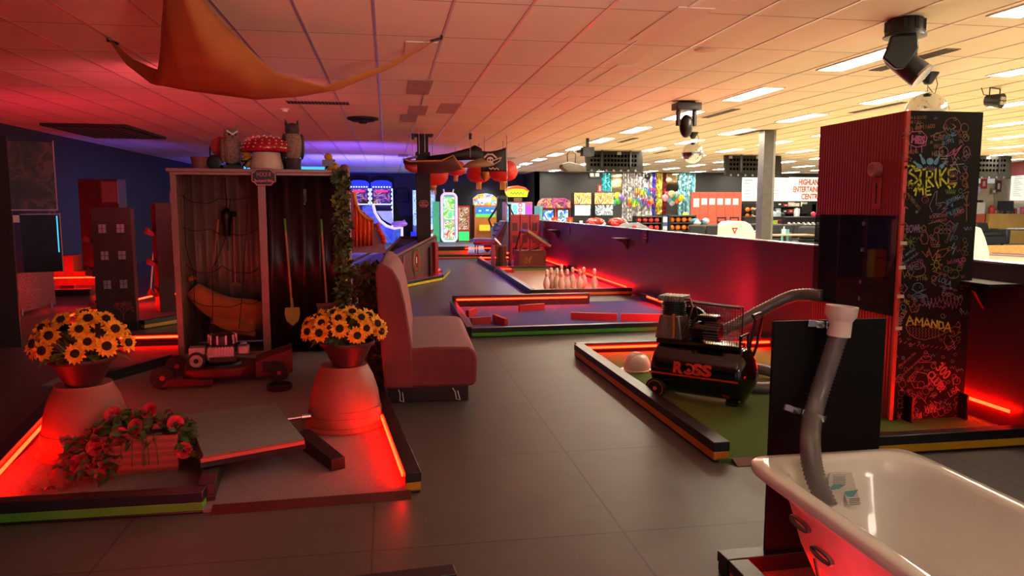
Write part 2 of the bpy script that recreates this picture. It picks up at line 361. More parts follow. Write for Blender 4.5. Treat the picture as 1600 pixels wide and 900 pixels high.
def slotvent(px, py, L_, W_, label, rz=0, z=CZ):
    p = gz(px, py, z); t = thing('ceiling_vent', label, 'ceiling vent', p, rz)
    MB().use(mat('vent_frame', '8f7a64', .5)).box(-W_ / 2, W_ / 2, -L_ / 2, L_ / 2, -.008, -.001).build('frame', t)
    mb = MB().use(dk)
    n = max(2, int(W_ / .05))
    for i in range(n):
        x = -W_ / 2 + W_ * (i + .5) / n; mb.box(x - .017, x + .017, -L_ / 2 + .02, L_ / 2 - .02, -.012, -.0085)
    mb.build('slats', t)
slotvent(1424, 94, 1.2, .16, 'long dark slot vent in the ceiling behind the large moving head light')
slotvent(1125, 177, 1.2, .14, 'dark slot vent in the ceiling right of the small moving head light')
slotvent(980, 219, 1.2, .14, 'dark slot vent above the left scoring monitor')
slotvent(1370, 168, 1.3, .12, 'dark slot vent in the ceiling above the red cabinet')
slotvent(1036, 237, 1.2, .13, 'dark slot vent between the disco ball and left monitor')
slotvent(1172, 207, 1.2, .12, 'dark slot vent left of the grey steel column')
slotvent(497, 160, .3, .9, 'pale square vent grille in the red ceiling below the sail')
p = gz(170, 204, CZ); t = thing('air_conditioner', 'large black square ceiling air conditioning cassette near the left wall', 'air conditioner', p, 0)
MB().use(dk).box(-.75, .75, -1.3, 1.3, -.05, -.001).build('casing', t, bev=.01)
mb = MB().use(mat('ac_slat', '5c3a3a', .5))
for i in range(9): mb.box(-.66 + .15 * i, -.62 + .15 * i, -1.2, 1.2, -.065, -.051)
mb.build('slats', t)
p = gz(1104, 77, CZ); tag(MB().use(mat('speaker_grille', 'd9c0a0', .7)).lathe([(.001, -.014), (.10, -.014), (.115, -.008), (.12, -.001)], 28).build('ceiling_speaker', loc=p), 'round flush ceiling speaker right of the unlit panels', 'speaker')
p = gz(445, 170, CZ); tag(MB().use(WHT).lathe([(.001, -.05), (.04, -.045), (.045, -.02), (.07, -.015), (.075, -.001)], 20).build('smoke_detector', loc=p), 'small white smoke detector on the red ceiling', 'smoke detector')
p = gz(567, 184, CZ); t = thing('ceiling_fan_vent', 'round black slotted ceiling diffuser near the owl statue', 'ceiling vent', p)
MB().use(BLKM).lathe([(.001, -.10), (.06, -.10), (.09, -.06), (.24, -.045), (.27, -.03), (.27, -.001)], 28).build('housing', t)
MB().use(BLKM).lathe([(.1, -.075), (.2, -.062), (.2, -.056), (.1, -.068)], 28).build('ring', t)
def disco(px, py, r, drop, label):
    p = gz(px, py, CZ); t = thing('disco_ball', label, 'disco ball', p, 0, 'disco balls')
    MB().use(BLK).lathe([(.03, -.13), (.045, -.12), (.11, -.01), (.11, -.001)], 20).build('motor_mount', t)
    MB().use(STEEL).cyl((0, 0, -.13), (0, 0, -drop + .01), .006, n=6).build('hanging_rod', t)
    mm = mat('mirror_tiles', 'd8dce0', .08, 1, var=0); o = MB().use(mm).ball((0, 0, -drop - r), r, 40, 24).build('mirror_ball', t, smooth=1)
    MB().use(BLK).tube([(.09, 0, -.02), (.14, .02, -.12), (.11, .02, -.24), (.01, 0, -.16)], .005, 6).build('power_cord', t)
disco(1451, 114, .235, .22, 'large mirrored disco ball hanging above the chalk covered cabinet')
disco(1083, 207, .22, .2, 'mirrored disco ball hanging between the two scoring monitors')
# moving heads
p = gz(1415, 30, CZ); t = thing('moving_head_light', 'large black moving head stage light close to the camera', 'stage light', p, R(-20), 'moving head lights')
MB().use(BLK).lathe([(.15, -.15), (.165, -.145), (.165, -.135), (.15, -.13), (.145, -.02), (.135, -.001)], 28).build('base', t)
for i in range(10): a = 2 * pi * i / 10; MB().use(BLKM).box(.146 * cos(a) - .012, .146 * cos(a) + .012, .146 * sin(a) - .012, .146 * sin(a) + .012, -.10, -.02).build('cooling_rib', t)
MB().use(BLK).vprism([(-.145, -.156), (.055, -.156), (.07, -.26), (.02, -.34), (-.03, -.42), (-.10, -.42), (-.20, -.33), (-.165, -.24)], -.15, -.105).build('yoke_arm', t, bev=.012)
MB().use(BLK).vprism([(-.03, -.156), (.15, -.156), (.14, -.28), (.09, -.36), (.02, -.34)], .105, .14).build('yoke_arm', t, bev=.012)
HD = V((.62, -.32, -.62)).normalized(); M = Matrix.Translation((-.02, .0, -.33)) @ HD.to_track_quat('Z', 'Y').to_matrix().to_4x4()
mb = MB().use(mat('head_graphite', '26282a', .35)).at(M); mb.lathe([(.01, -.13), (.07, -.12), (.095, -.06), (.1, .08), (.105, .19), (.10, .215), (.08, .215)], 28); h = mb.build('head', t, smooth=50)
mb = MB().use(CHROME).at(M); mb.lathe([(.086, .205), (.108, .205), (.108, .225), (.088, .228)], 28); mb.build('bezel', h)
MB().use(BLKM).at(M).cyl((0, 0, .21), (0, 0, .216), .085, n=24).build('lens_plate', h)
mb = MB().use(mat('lens_glass', 'c8b890', .15, .2, emit='d8c090', es=1.2)).at(M)
for i in range(-3, 4):
    for j in range(-3, 4):
        if i * i + j * j < 11: mb.ball((i * .022, j * .022, .219), .009, 8, 6)
mb.build('lenses', h)['kind'] = 'stuff'
p = gz(1073, 158, CZ); t = thing('moving_head_light', 'small black moving head stage light over the middle of the hall', 'stage light', p, 0, 'moving head lights')
MB().use(BLK).box(-.19, .19, -.12, .12, -.13, -.03).box(-.12, .12, -.05, .05, -.03, -.001).build('base', t, bev=.012)
for xx in (-.15, .10): MB().use(BLK).box(xx, xx + .05, -.04, .04, -.36, -.131).build('yoke_arm', t, bev=.012)
MB().use(BLK).ball((0, 0, -.36), (.095, .11, .17), 18, 12).build('head', t)
for px, py, lab, rz in [(1555, 137, 'small round black par light on a bracket at the right of the ceiling', 0)]:
    p = gz(px, py, CZ); t = thing('par_light', lab, 'stage light', p, R(20))
    MB().use(BLK).tube([(-.12, 0, -.16), (-.12, 0, -.01), (.12, 0, -.01), (.12, 0, -.16)], .008, 6).build('bracket', t)
    MB().use(BLK).cyl((0, -.1, -.18), (0, .1, -.15), .095, .07, 24).build('can', t, bev=.005)
    mb = MB().use(mat('lens_clear', 'b0a890', .2))
    for q in range(4): mb.ball((.04 * cos(pi / 4 + q * pi / 2), -.105, -.18 + .04 * sin(pi / 4 + q * pi / 2)), .025, 10, 6)
    mb.build('lenses', t); MB().use(BLK).tube([(-.05, .02, -.1), (-.2, .03, -.1), (-.28, .02, -.02)], .006, 6).build('power_cord', t)
p = gz(918, 216, CZ); t = thing('laser_projector', 'small black box laser light on a ceiling bracket', 'stage light', p)
MB().use(BLK).box(-.14, .14, -.1, .1, -.40, -.2).cyl((-.14, 0, -.3), (-.24, 0, -.3), .03).build('housing', t, bev=.01)
MB().use(BLK).box(-.03, .03, -.03, .03, -.2, -.001).build('bracket', t)
p = gz(893, 232, CZ); t = thing('derby_light', 'olive grey wedge shaped disco effect light beside left monitor', 'stage light', p)
MB().use(mat('olive_plastic', '4c463a', .5)).vprism([(-.3, -.5), (-.28, -.42), (-.1, -.36), (.25, -.44), (.33, -.52), (.3, -.62), (-.15, -.62)], -.18, .18).build('housing', t, bev=.015)
MB().use(BLK).tube([(-.1, 0, -.38), (-.12, 0, -.15), (0, 0, -.02), (.12, 0, -.15), (.1, 0, -.4)], .015, 8).build('bracket', t)
# scoring monitors seen from behind
def monitor(px0, px1, ytop, Yd, label, rz):
    a = gy(px0, ytop, Yd); b = gy(px1, ytop, Yd); W = (b.x - a.x); t = thing('scoring_monitor', label, 'monitor', ((a.x + b.x) / 2, Yd, CZ - .0), rz, 'overhead scoring monitors')
    h = .34 * W
    MB().use(mat('monitor_back', '2a2926', .85, spec=.1)).vprism([(-W / 2, -.02), (W / 2, -.02), (W / 2 + .04, -.04 - h * .8), (W / 2 + .02, -.02 - h), (-W / 2 + .05, -.02 - h), (-W / 2, -.2)], -.05, .1).build('casing', t, bev=.01)
    mb = MB().use(mat('slot_black', '020202', .9, spec=0))
    for i in range(14):
        for j in range(3): mb.box(-W * .42 + i * W * .06, -W * .42 + i * W * .06 + W * .035, -.060, -.051, -.19 - j * h * .22, -.12 - j * h * .22)
    mb.build('air_slots', t)
    MB().use(mat('label_grey', '8c8878', .5)).box(-W * .44, -W * .38, -.06, -.051, -.12, -.04).box(W * .05, W * .12, -.06, -.051, -.12, -.04).build('rating_label', t)
    for bx_ in (-.24, .27): MB().use(BLK).box(W * bx_, W * (bx_ + .03), -.085, -.061, -.02 - h * .8, -.001).build('hanging_bracket', t)
    mb = MB().use(STEEL)
    for i in range(7): mb.cyl((-W * .4 + i * W * .13, -.07, -.05 - h * .92), (-W * .4 + i * W * .13, -.051, -.05 - h * .92), .03, n=10)
    mb.build('connectors', t)
monitor(915, 1003, 234, 20, 'black back of the left overhead scoring monitor over the arcade bikes', 0)
monitor(1133, 1220, 231, 21, 'black back of the middle overhead scoring monitor behind the steel column', 0)
monitor(1490, 1580, 230, 20, 'black back of the right overhead scoring monitor beside the chalk cabinet', 0)
# columns
a = gz(1195, 203, CZ); t = thing('steel_column', 'grey steel box column rising from the bowling hall floor', 'column', (7.66, 14.2, 0))
MB().use(mat('column_grey', '5c5a58', .45, .3)).box(-.15, .06, -.12, .12, 0, CZ).build('shaft', t, bev=.006)
MB().use(mat('column_trim', '8a8884', .35, .5)).box(.061, .115, -.1, .1, 0, CZ).build('cable_duct', t, bev=.004)
# ------------------------------------------------ orange sail under the ceiling
def interp(P, t):
    for i in range(len(P) - 1):
        if t <= P[i + 1][0] or i == len(P) - 2:
            a, b = P[i], P[i + 1]; k = (t - a[0]) / (b[0] - a[0]); return [a[j] + (b[j] - a[j]) * k for j in range(1, len(a))]
AB = [(0, 170, 62, 7.44), (.08, 196, 100, 7.3), (.17, 236, 131, 7.1), (.3, 300, 143, 6.9), (.45, 400, 156, 6.8), (.58, 470, 151, 6.8), (.68, 530, 140, 6.8), (.83, 610, 107, 6.85), (1, 684, 62, 6.88)]
AC = [(0, 171, 60, 7.42), (.08, 206, 92, 7.2), (.165, 246, 110, 6.7), (.19, 250, 84, 6.2), (.23, 252, 40, 5.6), (.29, 255, 0, 5.05), (.36, 262, -70, 4.5), (.39, 266, -78, 4.45), (.45, 330, 15, 5.4), (.51, 372, 60, 5.9), (.58, 428, 112, 6.3), (.68, 505, 136, 6.6), (.83, 606, 100, 6.8), (1, 685, 60, 6.87)]
rowsP = []
NS = 60
for i in range(11):
    k = i / 10; row = []
    for j in range(NS + 1):
        s_ = j / NS; a = interp(AB, s_); c = interp(AC, s_); A_ = gy(*a); C_ = gy(*c)
        p = A_.lerp(C_, k); p.z -= .10 * sin(pi * k) * min(1, (A_ - C_).length); p.z = min(p.z, CZ - .03); row.append(p)
    rowsP.append(row)
t = thing('shade_sail', 'orange fabric sail slung below the ceiling by its corners', 'fabric sail', (0, 0, 0))
MB().use(mat('sail_cloth', 'a8642c', .85, var=.1, vs=3, bump=.2, bs=300)).grid(rowsP).build('cloth', t, solid=.004, smooth=180)
for (px, py, Y_) in [(168, 58, 7.46), (690, 55, 6.88)]:
    q = gy(px, py, Y_); q.z = CZ - .02; s1 = 1 if px < 400 else -1
    MB().use(BLK).tube([q + V((0, 0, .018)), q + V((.0, 0, -.01)), q + V((.04 * s1, -.01, -.02)), q + V((.10 * s1, -.02, -.04))], .012, 8).build('corner_hook', t)
# ------------------------------------------------ course builder
def P2(p): return (p[0], p[1])
def curb(t, a, b, stripe, h=.12, w_=.09, lab=None):
    a = V(a + (0,)); b = V(b + (0,)); d = (b - a); L_ = d.length; ang = math.atan2(d.y, d.x)
    Mx = Matrix.Translation(a) @ Matrix.Rotation(ang, 4, 'Z')
    mb = MB().at(Mx).use(CURBT).box(0, L_, -w_ / 2, w_ / 2, h * .52, h).use(BLK).box(.004, L_ - .004, -w_ / 2 + .006, w_ / 2 - .006, 0, .014)
    mb.use(stripe).box(.003, L_ - .003, -w_ / 2 + .004, w_ / 2 - .004, .014, h * .519)
    return mb.build('curb', t, bev=.004)
def led(t, a, b, z=.085, lab=None):
    a = V(a + (z,)); b = V(b + (z,)); d = b - a; ang = math.atan2(d.y, d.x)
    return MB().at(Matrix.Translation(a) @ Matrix.Rotation(ang, 4, 'Z')).use(LEDM).box(0, d.length, -.004, .004, -.011, .011).build('led_strip', t)
def course(label, poly, cmat, curbs, leds, z=.025, group='mini golf courses'):
    t = thing('golf_course', label, 'mini golf course', (0, 0, 0), 0, group)
    MB().use(cmat).prism(poly, .001, z).build('playing_surface', t)
    for c in curbs: curb(t, c[0], c[1], c[2], *(c[3:] or ()))
    for l in leds: led(t, *l)
    return t

# ------------------------------------------------ backyard course (left)
c8 = course('grey carpeted mini golf course of the garden shed with green striped front curb',
    [(-2.2, 3.96), (-.96, 3.94), (-.93, 3.95), (.09, 3.99), (-.09, 6.15), (-.25, 7.9), (-.1, 8.9), (-2.3, 8.9), (-3.05, 8.85), (-3.05, 7.0), (-2.68, 6.9), (-2.4, 5.6)], CARPET,
    [((-2.25, 3.985), (-.98, 3.975), GREEN), ((.115, 4.03), (-.10, 6.05), AMB), ((-.985, 4.03), (-1.10, 5.0), BLK), ((-2.2, 4.04), (-2.72, 6.85), BLK), ((-2.6, 6.95), (-2.2, 7.78), BLK), ((-3.05, 8.85), (-2.25, 8.85), BLK, .16)],
    [((-2.14, 4.1), (-2.60, 6.6)), ((.055, 4.1), (-.148, 6.0)), ((-3.0, 8.79), (-2.29, 8.79), .13)])
MB().use(mat('red_metal_lip', '5a2a2a', .35, .6)).hexa([(-.94, 3.90, .001), (.10, 3.94, .001), (.10, 4.0, .001), (-.94, 3.965, .001)], [(-.94, 3.905, .004), (.10, 3.945, .004), (.10, 4.0, .032), (-.94, 3.965, .032)]).build('ramp_edge', c8)
# big upturned pots
def bigpot(x, y, label, s=1):
    t = thing('plant_pot', label, 'plant pot', (x, y, .026), 0, 'large upturned plant pots')
    MB().use(TERRA).lathe([(.285 * s, 0), (.29 * s, .012), (.262 * s, .03), (.262 * s, .036), (.266 * s, .04), (.258 * s, .1), (.262 * s, .105), (.257 * s, .15), (.252 * s, .152), (.238 * s, .25), (.205 * s, .36), (.175 * s, .42), (.168 * s, .43), (.165 * s, .445), (.01, .445)], 48).build('pot_body', t, smooth=30)
    return t
def petal_flower(c, n, r, face, rnd, petalM, coreM, leafM, parent):
    q = V(face).normalized().to_track_quat('Z', 'Y').to_matrix().to_4x4(); M = Matrix.Translation(c) @ q
    mb = MB().use(petalM).at(M)
    for ring, (k, rr, zz) in enumerate([(n, r, 0), (n, r * .82, .008)]):
        for i in range(k):
            a = 2 * pi * (i + .5 * ring) / k + rnd.uniform(-.08, .08); L_ = rr * rnd.uniform(.88, 1.05); up = rnd.uniform(-.012, .02); wv = .17 * rr
            ca, sa = cos(a), sin(a)
            def pt(d, s_, z): return (ca * d - sa * s_, sa * d + ca * s_, z)
            mb.add([pt(r * .3, -wv * .6, zz), pt(r * .3, wv * .6, zz), pt(L_ * .7, wv, zz + up * .6 + .004), pt(L_, 0, zz + up), pt(L_ * .7, -wv, zz + up * .6 + .004), pt(L_ * .68, 0, zz + up * .6 - .004)], [(0, 1, 2, 5), (0, 5, 4), (5, 2, 3), (5, 3, 4)])
    o = mb.build('sunflower', parent, smooth=180)
    mb = MB().use(coreM).at(M).lathe([(r * .36, -.004), (r * .38, .008), (r * .34, .02), (r * .2, .022), (.001, .016)], 16)
    for i in range(26):
        a = i * 2.4; d = r * .34 * math.sqrt(i / 26); mb.ball((d * cos(a), d * sin(a), .02), .0045, 5, 4)
    mb.build('flower_centre', o)
def leafmesh(mb, c, d, nrm, L_, W_, rnd, fold=.25):
    d = V(d).normalized(); n = V(nrm); s = d.cross(n); s = s.normalized() if s.length > 1e-4 else d.orthogonal().normalized(); n = s.cross(d)
    c = V(c); droop = V((0, 0, -L_ * rnd.uniform(.05, .35)))
    b0 = c; m1 = c + d * L_ * .45; tip = c + d * L_ + droop
    mb.add([b0, m1 + s * W_ * .5 + n * W_ * fold + droop * .2, m1 - s * W_ * .5 + n * W_ * fold + droop * .2, m1 + droop * .2, c + d * L_ * .8 + s * W_ * .28 + n * W_ * fold * .6 + droop * .6, c + d * L_ * .8 - s * W_ * .28 + n * W_ * fold * .6 + droop * .6, c + d * L_ * .8 + droop * .6, tip],
           [(0, 3, 1), (0, 2, 3), (1, 3, 6, 4), (3, 2, 5, 6), (4, 6, 7), (6, 5, 7)])
PET = mat('sunflower_petal', 'f0a818', .6, var=.22, vs=25); CORE = mat('sunflower_core', '2c1608', .9, var=.4, vs=120, bump=.5, bs=200); SLEAF = mat('sunflower_leaf', '5c7030', .5, var=.25, vs=20)
def sunflower_bowl(x, y, z, label, seed, nf, rx, rz_, lean=0):
    rnd = random.Random(seed)
    t = thing('potted_sunflowers', label, 'potted flowers', (x, y, z), 0, 'bowls of sunflowers')
    MB().use(BROWNP).lathe([(.085, .0), (.10, .005), (.13, .06), (.165, .13), (.178, .15), (.19, .152), (.195, .165), (.193, .178), (.182, .178), (.172, .15), (.001, .13)], 40).build('bowl', t, smooth=30)
    mb = MB().use(SLEAF)
    for i in range(46):
        a = rnd.uniform(0, 2 * pi); e = rnd.uniform(-.25, 1.2); d = (cos(a) * cos(e), sin(a) * cos(e), sin(e)); rr = rnd.uniform(.08, rx * .62)
        leafmesh(mb, (d[0] * rr + lean, d[1] * rr, .20 + d[2] * rr * .6), d, (0, 0, 1), rnd.uniform(.09, .15), rnd.uniform(.05, .08), rnd)
    for i in range(14):
        a = rnd.uniform(0, 2 * pi); mb.tube([(0, 0, .1), (.1 * cos(a) + lean * .5, .1 * sin(a), .2), (rx * .7 * cos(a) + lean, rx * .7 * sin(a), .3)], .004, 5)
    mb.build('foliage', t, smooth=180)['kind'] = 'stuff'
    pts = []; tries = 0
    while len(pts) < nf and tries < 4000:
        tries += 1
        a = rnd.uniform(0, 2 * pi); u = rnd.uniform(-.12, 1); e = math.asin(min(1, u))
        if sin(a) > .55 and u < .7: continue
        d = V((cos(a) * cos(e), sin(a) * cos(e), sin(e)))
        if all((d - q).length > .42 for q in pts): pts.append(d)
    for d in pts:
        c = (d.x * rx + lean, d.y * rx * .75, .25 + d.z * rz_)
        petal_flower(c, 16, rnd.uniform(.064, .080), (d.x, d.y - .5, d.z * .8 + .25), rnd, PET, CORE, SLEAF, t)
bigpot(-1.95, 5.05, 'large terracotta plastic pot upturned behind the rose planter')
bigpot(-.33, 5.36, 'large terracotta plastic pot upturned beside the velvet seat')
sunflower_bowl(-1.93, 5.0, .473, 'brown bowl of orange sunflowers on the upturned pot behind the roses', 3, 30, .27, .20)
sunflower_bowl(-.30, 5.3, .473, 'brown bowl of yellow sunflowers on the upturned pot by the velvet seat', 11, 24, .265, .13, -.02)

# planter box with roses
t = thing('planter_box', 'low wooden planter box overflowing with red artificial roses and vines', 'planter', (-1.50, 4.66, .026), R(4))
BXM = wave_mat('planter_wood', '9a4a3a', '7c3a30', 2.5, .6, 3, 'Z', stretch=(1, 1, 3))
MB().use(BXM).box(-.23, .23, -.13, -.11, 0, .12).box(-.23, .23, -.135, -.112, .121, .225).box(-.23, .23, .11, .13, 0, .225).box(-.23, -.21, -.109, .109, 0, .225).box(.21, .23, -.109, .109, 0, .225).box(-.2, .2, -.1, .1, .001, .18).build('box', t, bev=.003)
rnd = random.Random(5)
LV = mat('vine_leaf', '3e5a2c', .55, var=.3, vs=12); LVR = mat('rose_leaf_red', '8a3434', .55, var=.3, vs=12)
mb = MB()
for i in range(460):
    q = i % 5
    if q < 2:    # mound on top of the soil
        a = rnd.uniform(0, 2 * pi); u = rnd.random() ** .5; x = .27 * cos(a) * u - .02; y = .17 * sin(a) * u + .02; z = .19 + .13 * (1 - u * u) + rnd.uniform(-.02, .03)
    elif q == 2: # trailing over the left end to the carpet
        k = rnd.random(); x = -.24 - .17 * k + rnd.uniform(-.03, .03); y = rnd.uniform(-.16, .1); z = .22 * (1 - k) + rnd.uniform(.01, .05)
    elif q == 3: # over the front left corner
        k = rnd.random(); x = rnd.uniform(-.36, -.06); y = -.15 - .12 * k; z = .24 * (1 - k) ** .8 + .015
    else:        # right end
        k = rnd.random(); x = .23 + .07 * k; y = rnd.uniform(-.14, .12); z = .23 * (1 - k * .8) + .02
    red = (q == 2 or q == 3) and rnd.random() < .6 or rnd.random() < .12
    mb.use(LVR if red else LV)
    leafmesh(mb, (x, y, max(.012, z)), (rnd.uniform(-1, 1), rnd.uniform(-1, .4), rnd.uniform(-.3, .5)), (0, -.4, 1), rnd.uniform(.045, .085), rnd.uniform(.035, .06), rnd)
for i in range(12):
    x = rnd.uniform(-.34, .2); mb.use(LV).tube([(x * .5, -.06, .23), (x * .85, -.135, .235), (x, -.15, .15), (x * 1.05, -.17, .06)], .003, 5)
mb.build('foliage', t, smooth=180)['kind'] = 'stuff'
ROSE = mat('rose_red', 'b8283c', .7, var=.3, vs=20)
for k in range(10):
    x, y, z = [(-.16, .05, .32), (.06, .0, .34), (.0, -.08, .27), (-.09, -.10, .23), (.20, -.02, .26), (-.2, -.17, .19), (-.30, -.16, .10), (-.12, -.2, .05), (.26, -.12, .12), (-.36, -.05, .12)][k]
    n = V((rnd.uniform(-.5, .5), -.8, rnd.uniform(.2, .8))).normalized().to_track_quat('Z', 'Y').to_matrix().to_4x4(); mb = MB().use(ROSE).at(Matrix.Translation((x, y, z)) @ n)
    for ring, (r0, h, tilt) in enumerate([(.007, .026, .3), (.013, .028, .55), (.02, .024, .95), (.026, .016, 1.5)]):
        for i in range(4 + ring):
            a = 2 * pi * i / (4 + ring) + ring * .7; g = []
            for q in range(5):
                f = q / 4; r = r0 + h * tilt * f * f; wd = .75 * (1 - .35 * f * f); g.append([(cos(a + wd * s_) * r, sin(a + wd * s_) * r, h * f * (1 - .25 * s_ * s_)) for s_ in (-1, -.5, 0, .5, 1)])
            mb.grid(g)
    mb.build('rose', t, smooth=180)
# loose leaf sprig
mb = MB().use(LVR); rnd = random.Random(2)
for i in range(6): leafmesh(mb, (-.09 + i * .035, .01 * (-1) ** i, .006), (rnd.uniform(-1, 1), rnd.uniform(-1, 1), .25), (0, 0, 1), .07, .045, rnd)
mb.tube([(-.12, 0, .004), (0, .01, .01), (.12, 0, .004)], .003, 5)
tag(mb.build('fallen_sprig', loc=gz(70, 768, .03), smooth=180), 'small red leafed sprig lying on the carpet by the front curb', 'leaf sprig')
tag(MB().use(LVR).tube([(-.03, 0, .003), (.03, 0.01, .003)], .002, 5).add([(-.02, -.015, .004), (.03, -.02, .012), (.05, .01, .006), (0, .02, .012)], [(0, 1, 2, 3)]).build('fallen_leaf', loc=gz(125, 772, .03)), 'single red leaf lying beside the sprig', 'leaf')

# tilted ramp table
A_, B_, C_, D_ = (-1.39, 5.25), (-.83, 5.46), (-.52, 4.53), (-1.07, 4.28)
t = thing('ramp_platform', 'raised grey carpeted ramp platform with bare red-lit front edge', 'ramp', (0, 0, 0))
REDLIT = mat('redlit_edge', 'a8544c', .6)  # red light painted into the edge colour
MB().use(BLK).prism([A_, B_, C_, D_], .126, .155).build('frame', t)
MB().use(pile('lit_grey_carpet', '807c78', 0)).prism([(-1.385, 5.24), (-.835, 5.448), (-.535, 4.575), (-1.065, 4.34)], .1555, .18).build('carpet_top', t)  # same carpet as the course, lighter tone paints in white light
MB().use(REDLIT).prism([(-1.07, 4.285), (-.525, 4.53), (-.536, 4.571), (-1.066, 4.336)], .1555, .176).build('front_edge', t)
MB().use(BLK).hexa([(-.62, 4.9, .027), (-.36, 4.38, .027), (-.28, 4.42, .027), (-.54, 4.95, .027)], [(-.62, 4.9, .125), (-.36, 4.38, .10), (-.28, 4.42, .10), (-.54, 4.95, .125)]).build('leg', t, bev=.003)
MB().use(BLK).box(-1.3, -1.22, 4.75, 5.15, .027, .125).build('leg', t)
MB().use(CHROME).cyl((-.79, 5.12, .14), (-.58, 5.2, .14), .012).cyl((-.62, 5.185, .14), (-.56, 5.205, .14), .022).build('hinge_rod', t)
p = gz(437, 608, .026); t = thing('hole_cup', 'black ribbed plastic cup ring lying on the carpet', 'cup ring', p)
mb = MB().use(RUB).lathe([(.085, .002), (.10, .002), (.11, .045), (.095, .05), (.088, .02), (.001, .012)], 32)
for i in range(32): a = 2 * pi * i / 32; mb.box(.1 * cos(a) - .004, .1 * cos(a) + .004, .1 * sin(a) - .004, .1 * sin(a) + .004, .003, .044)
mb.build('ring', t)

# lawn mower
t = thing('lawn_mower', 'old petrol lawn mower without handle standing before the shed', 'lawn mower', (-1.52, 6.95, .026), R(8))
MR = mat('mower_red', '561014', .4, .2, var=.25); MD = mat('mower_dark', '1a1214', .45, .3)
MB().use(MR).prism([(-.30, -.17), (-.2, -.23), (.18, -.23), (.3, -.12), (.32, .15), (.2, .25), (-.2, .25), (-.32, .14)], .06, .15).build('deck', t, bev=.02)
MB().use(MD).lathe([(.2, .15), (.19, .17), (.13, .18), (.12, .2)], 24, c=(-.02, 0, 0)).build('deck_plate', t)
MB().use(MR).vprism([(.30, .03), (.62, .06), (.62, .28), (.42, .22), (.30, .18)], -.16, .16).use(MD).box(.36, .5, -.168, -.161, .08, .18).build('catcher_chute', t, bev=.012)
MB().use(MR).vprism([(-.46, .035), (-.05, .02), (-.05, .07), (-.40, .10)], -.30, -.235).build('side_skirt', t, bev=.006)
ENG = mat('engine_alu', 'b0a8a4', .35, .7, var=.2, vs=30)
mb = MB().use(ENG)
for i in range(8): mb.box(-.08 + i * .025, -.066 + i * .025, -.15, .02, .2, .33)
mb.box(-.1, .12, -.13, 0, .21, .32); e = mb.build('engine_block', t)
MB().use(mat('engine_shroud', '2a1012', .4)).lathe([(.115, .33), (.12, .36), (.11, .41), (.07, .43), (.03, .435), (.001, .43)], 24, c=(.02, .02, 0)).build('recoil_starter', t, smooth=30)
mb = MB().use(ENG)
for i in range(10): a = 2 * pi * i / 10; mb.box(.02 + .116 * cos(a) - .008, .02 + .116 * cos(a) + .008, .02 + .116 * sin(a) - .008, .02 + .116 * sin(a) + .008, .34, .42)
mb.build('starter_vents', t)
MB().use(ENG).box(-.25, -.12, -.14, -.02, .27, .33).use(BLK).cyl((-.19, -.17, .22), (-.19, -.03, .22), .075, n=20).use(ENG).cyl((-.19, -.176, .22), (-.19, -.171, .22), .055, n=20).use(BLK).cyl((-.19, -.18, .22), (-.19, -.1765, .22), .022, n=12).build('air_filter', t, bev=.004)
MB().use(ENG).box(.15, .25, -.1, .02, .24, .32).cyl((.2, -.04, .32), (.2, -.04, .35), .03).build('fuel_tank', t, bev=.015)
MB().use(BLK).box(-.08, .14, -.17, -.151, .2, .24).build('control_panel', t)
def wheel(x, y, r, nm='wheel'):
    mb = MB().use(RUB).at(Matrix.Translation((x, y, r)) @ Matrix.Rotation(R(90), 4, 'X')).lathe([(r * .7, -.025), (r * .95, -.025), (r, -.015), (r, .015), (r * .95, .025), (r * .7, .025)], 28)
    mb.use(mat('wheel_hub_red', 'a03438', .45)).lathe([(r * .6, -.012), (r * .7, -.02), (r * .7, .02), (r * .6, .012)], 24).cyl((0, 0, -.022), (0, 0, .03), r * .22, n=12)
    for i in range(5): a = 2 * pi * i / 5; mb.tube([(0, 0, .01), (r * .65 * cos(a), r * .65 * sin(a), .01)], r * .13, 6)
    return mb.build(nm, t, smooth=30)
wheel(-.46, -.21, .10); wheel(-.40, .27, .10); wheel(.50, -.22, .085); wheel(.50, .24, .085)

# ------------------------------------------------ garden shed
S0 = (-2.16, 8.1)
t = SH = thing('garden_shed', 'open fronted steel garden shed with one dark ribbed front panel', 'shed', (-2.16, 8.12, 0.0), R(3.2))
W_, D_, H_ = 1.68, .85, 1.95; z0 = .026
def corr(mb, x0, x1, y, z0_, z1_, flip=1, step=.09, dep=.018, axis='x', th=.012):
    pts = []; x = x0; k = 0
    while x < x1 - 1e-6:
        nx = min(x + step, x1); pts += [(x, 0), (x + step * .12, dep), (min(nx, x + step * .34), dep), (min(nx, x + step * .46), 0)]; x = nx
    pts.append((x1, 0))
    if axis == 'x': P = [[(a, y + b * flip, z) for a, b in pts] for z in (z0_, z1_)]
    else: P = [[(y + b * flip, a, z) for a, b in pts] for z in (z0_, z1_)]
    mb.grid(P); return mb
corr(MB().use(CORRU), 0.02, D_, .0, z0, H_, 1, .12, .02, 'y').build('left_wall', t, solid=.006, smooth=20)
corr(MB().use(CORRU), 0.02, D_, W_, z0, H_, -1, .12, .02, 'y').build('right_wall', t, solid=.006, smooth=20)
corr(MB().use(CORRU), 0.0, W_, D_, z0, H_, -1, .12, .02).build('back_wall', t, solid=.006, smooth=20)
corr(MB().use(CORRD), .90, W_ - .02, .0, z0 + .02, H_ - .03, -1, .165, .022).build('front_panel', t, solid=.006, smooth=20)
tr = mat('shed_trim', '94706a', .4, .3)
MB().use(tr).box(-.03, .03, -.03, .02, z0, H_).build('front_post', t, bev=.004)
MB().use(tr).box(.82, .90, -.035, .02, z0, H_).build('front_post', t, bev=.004)
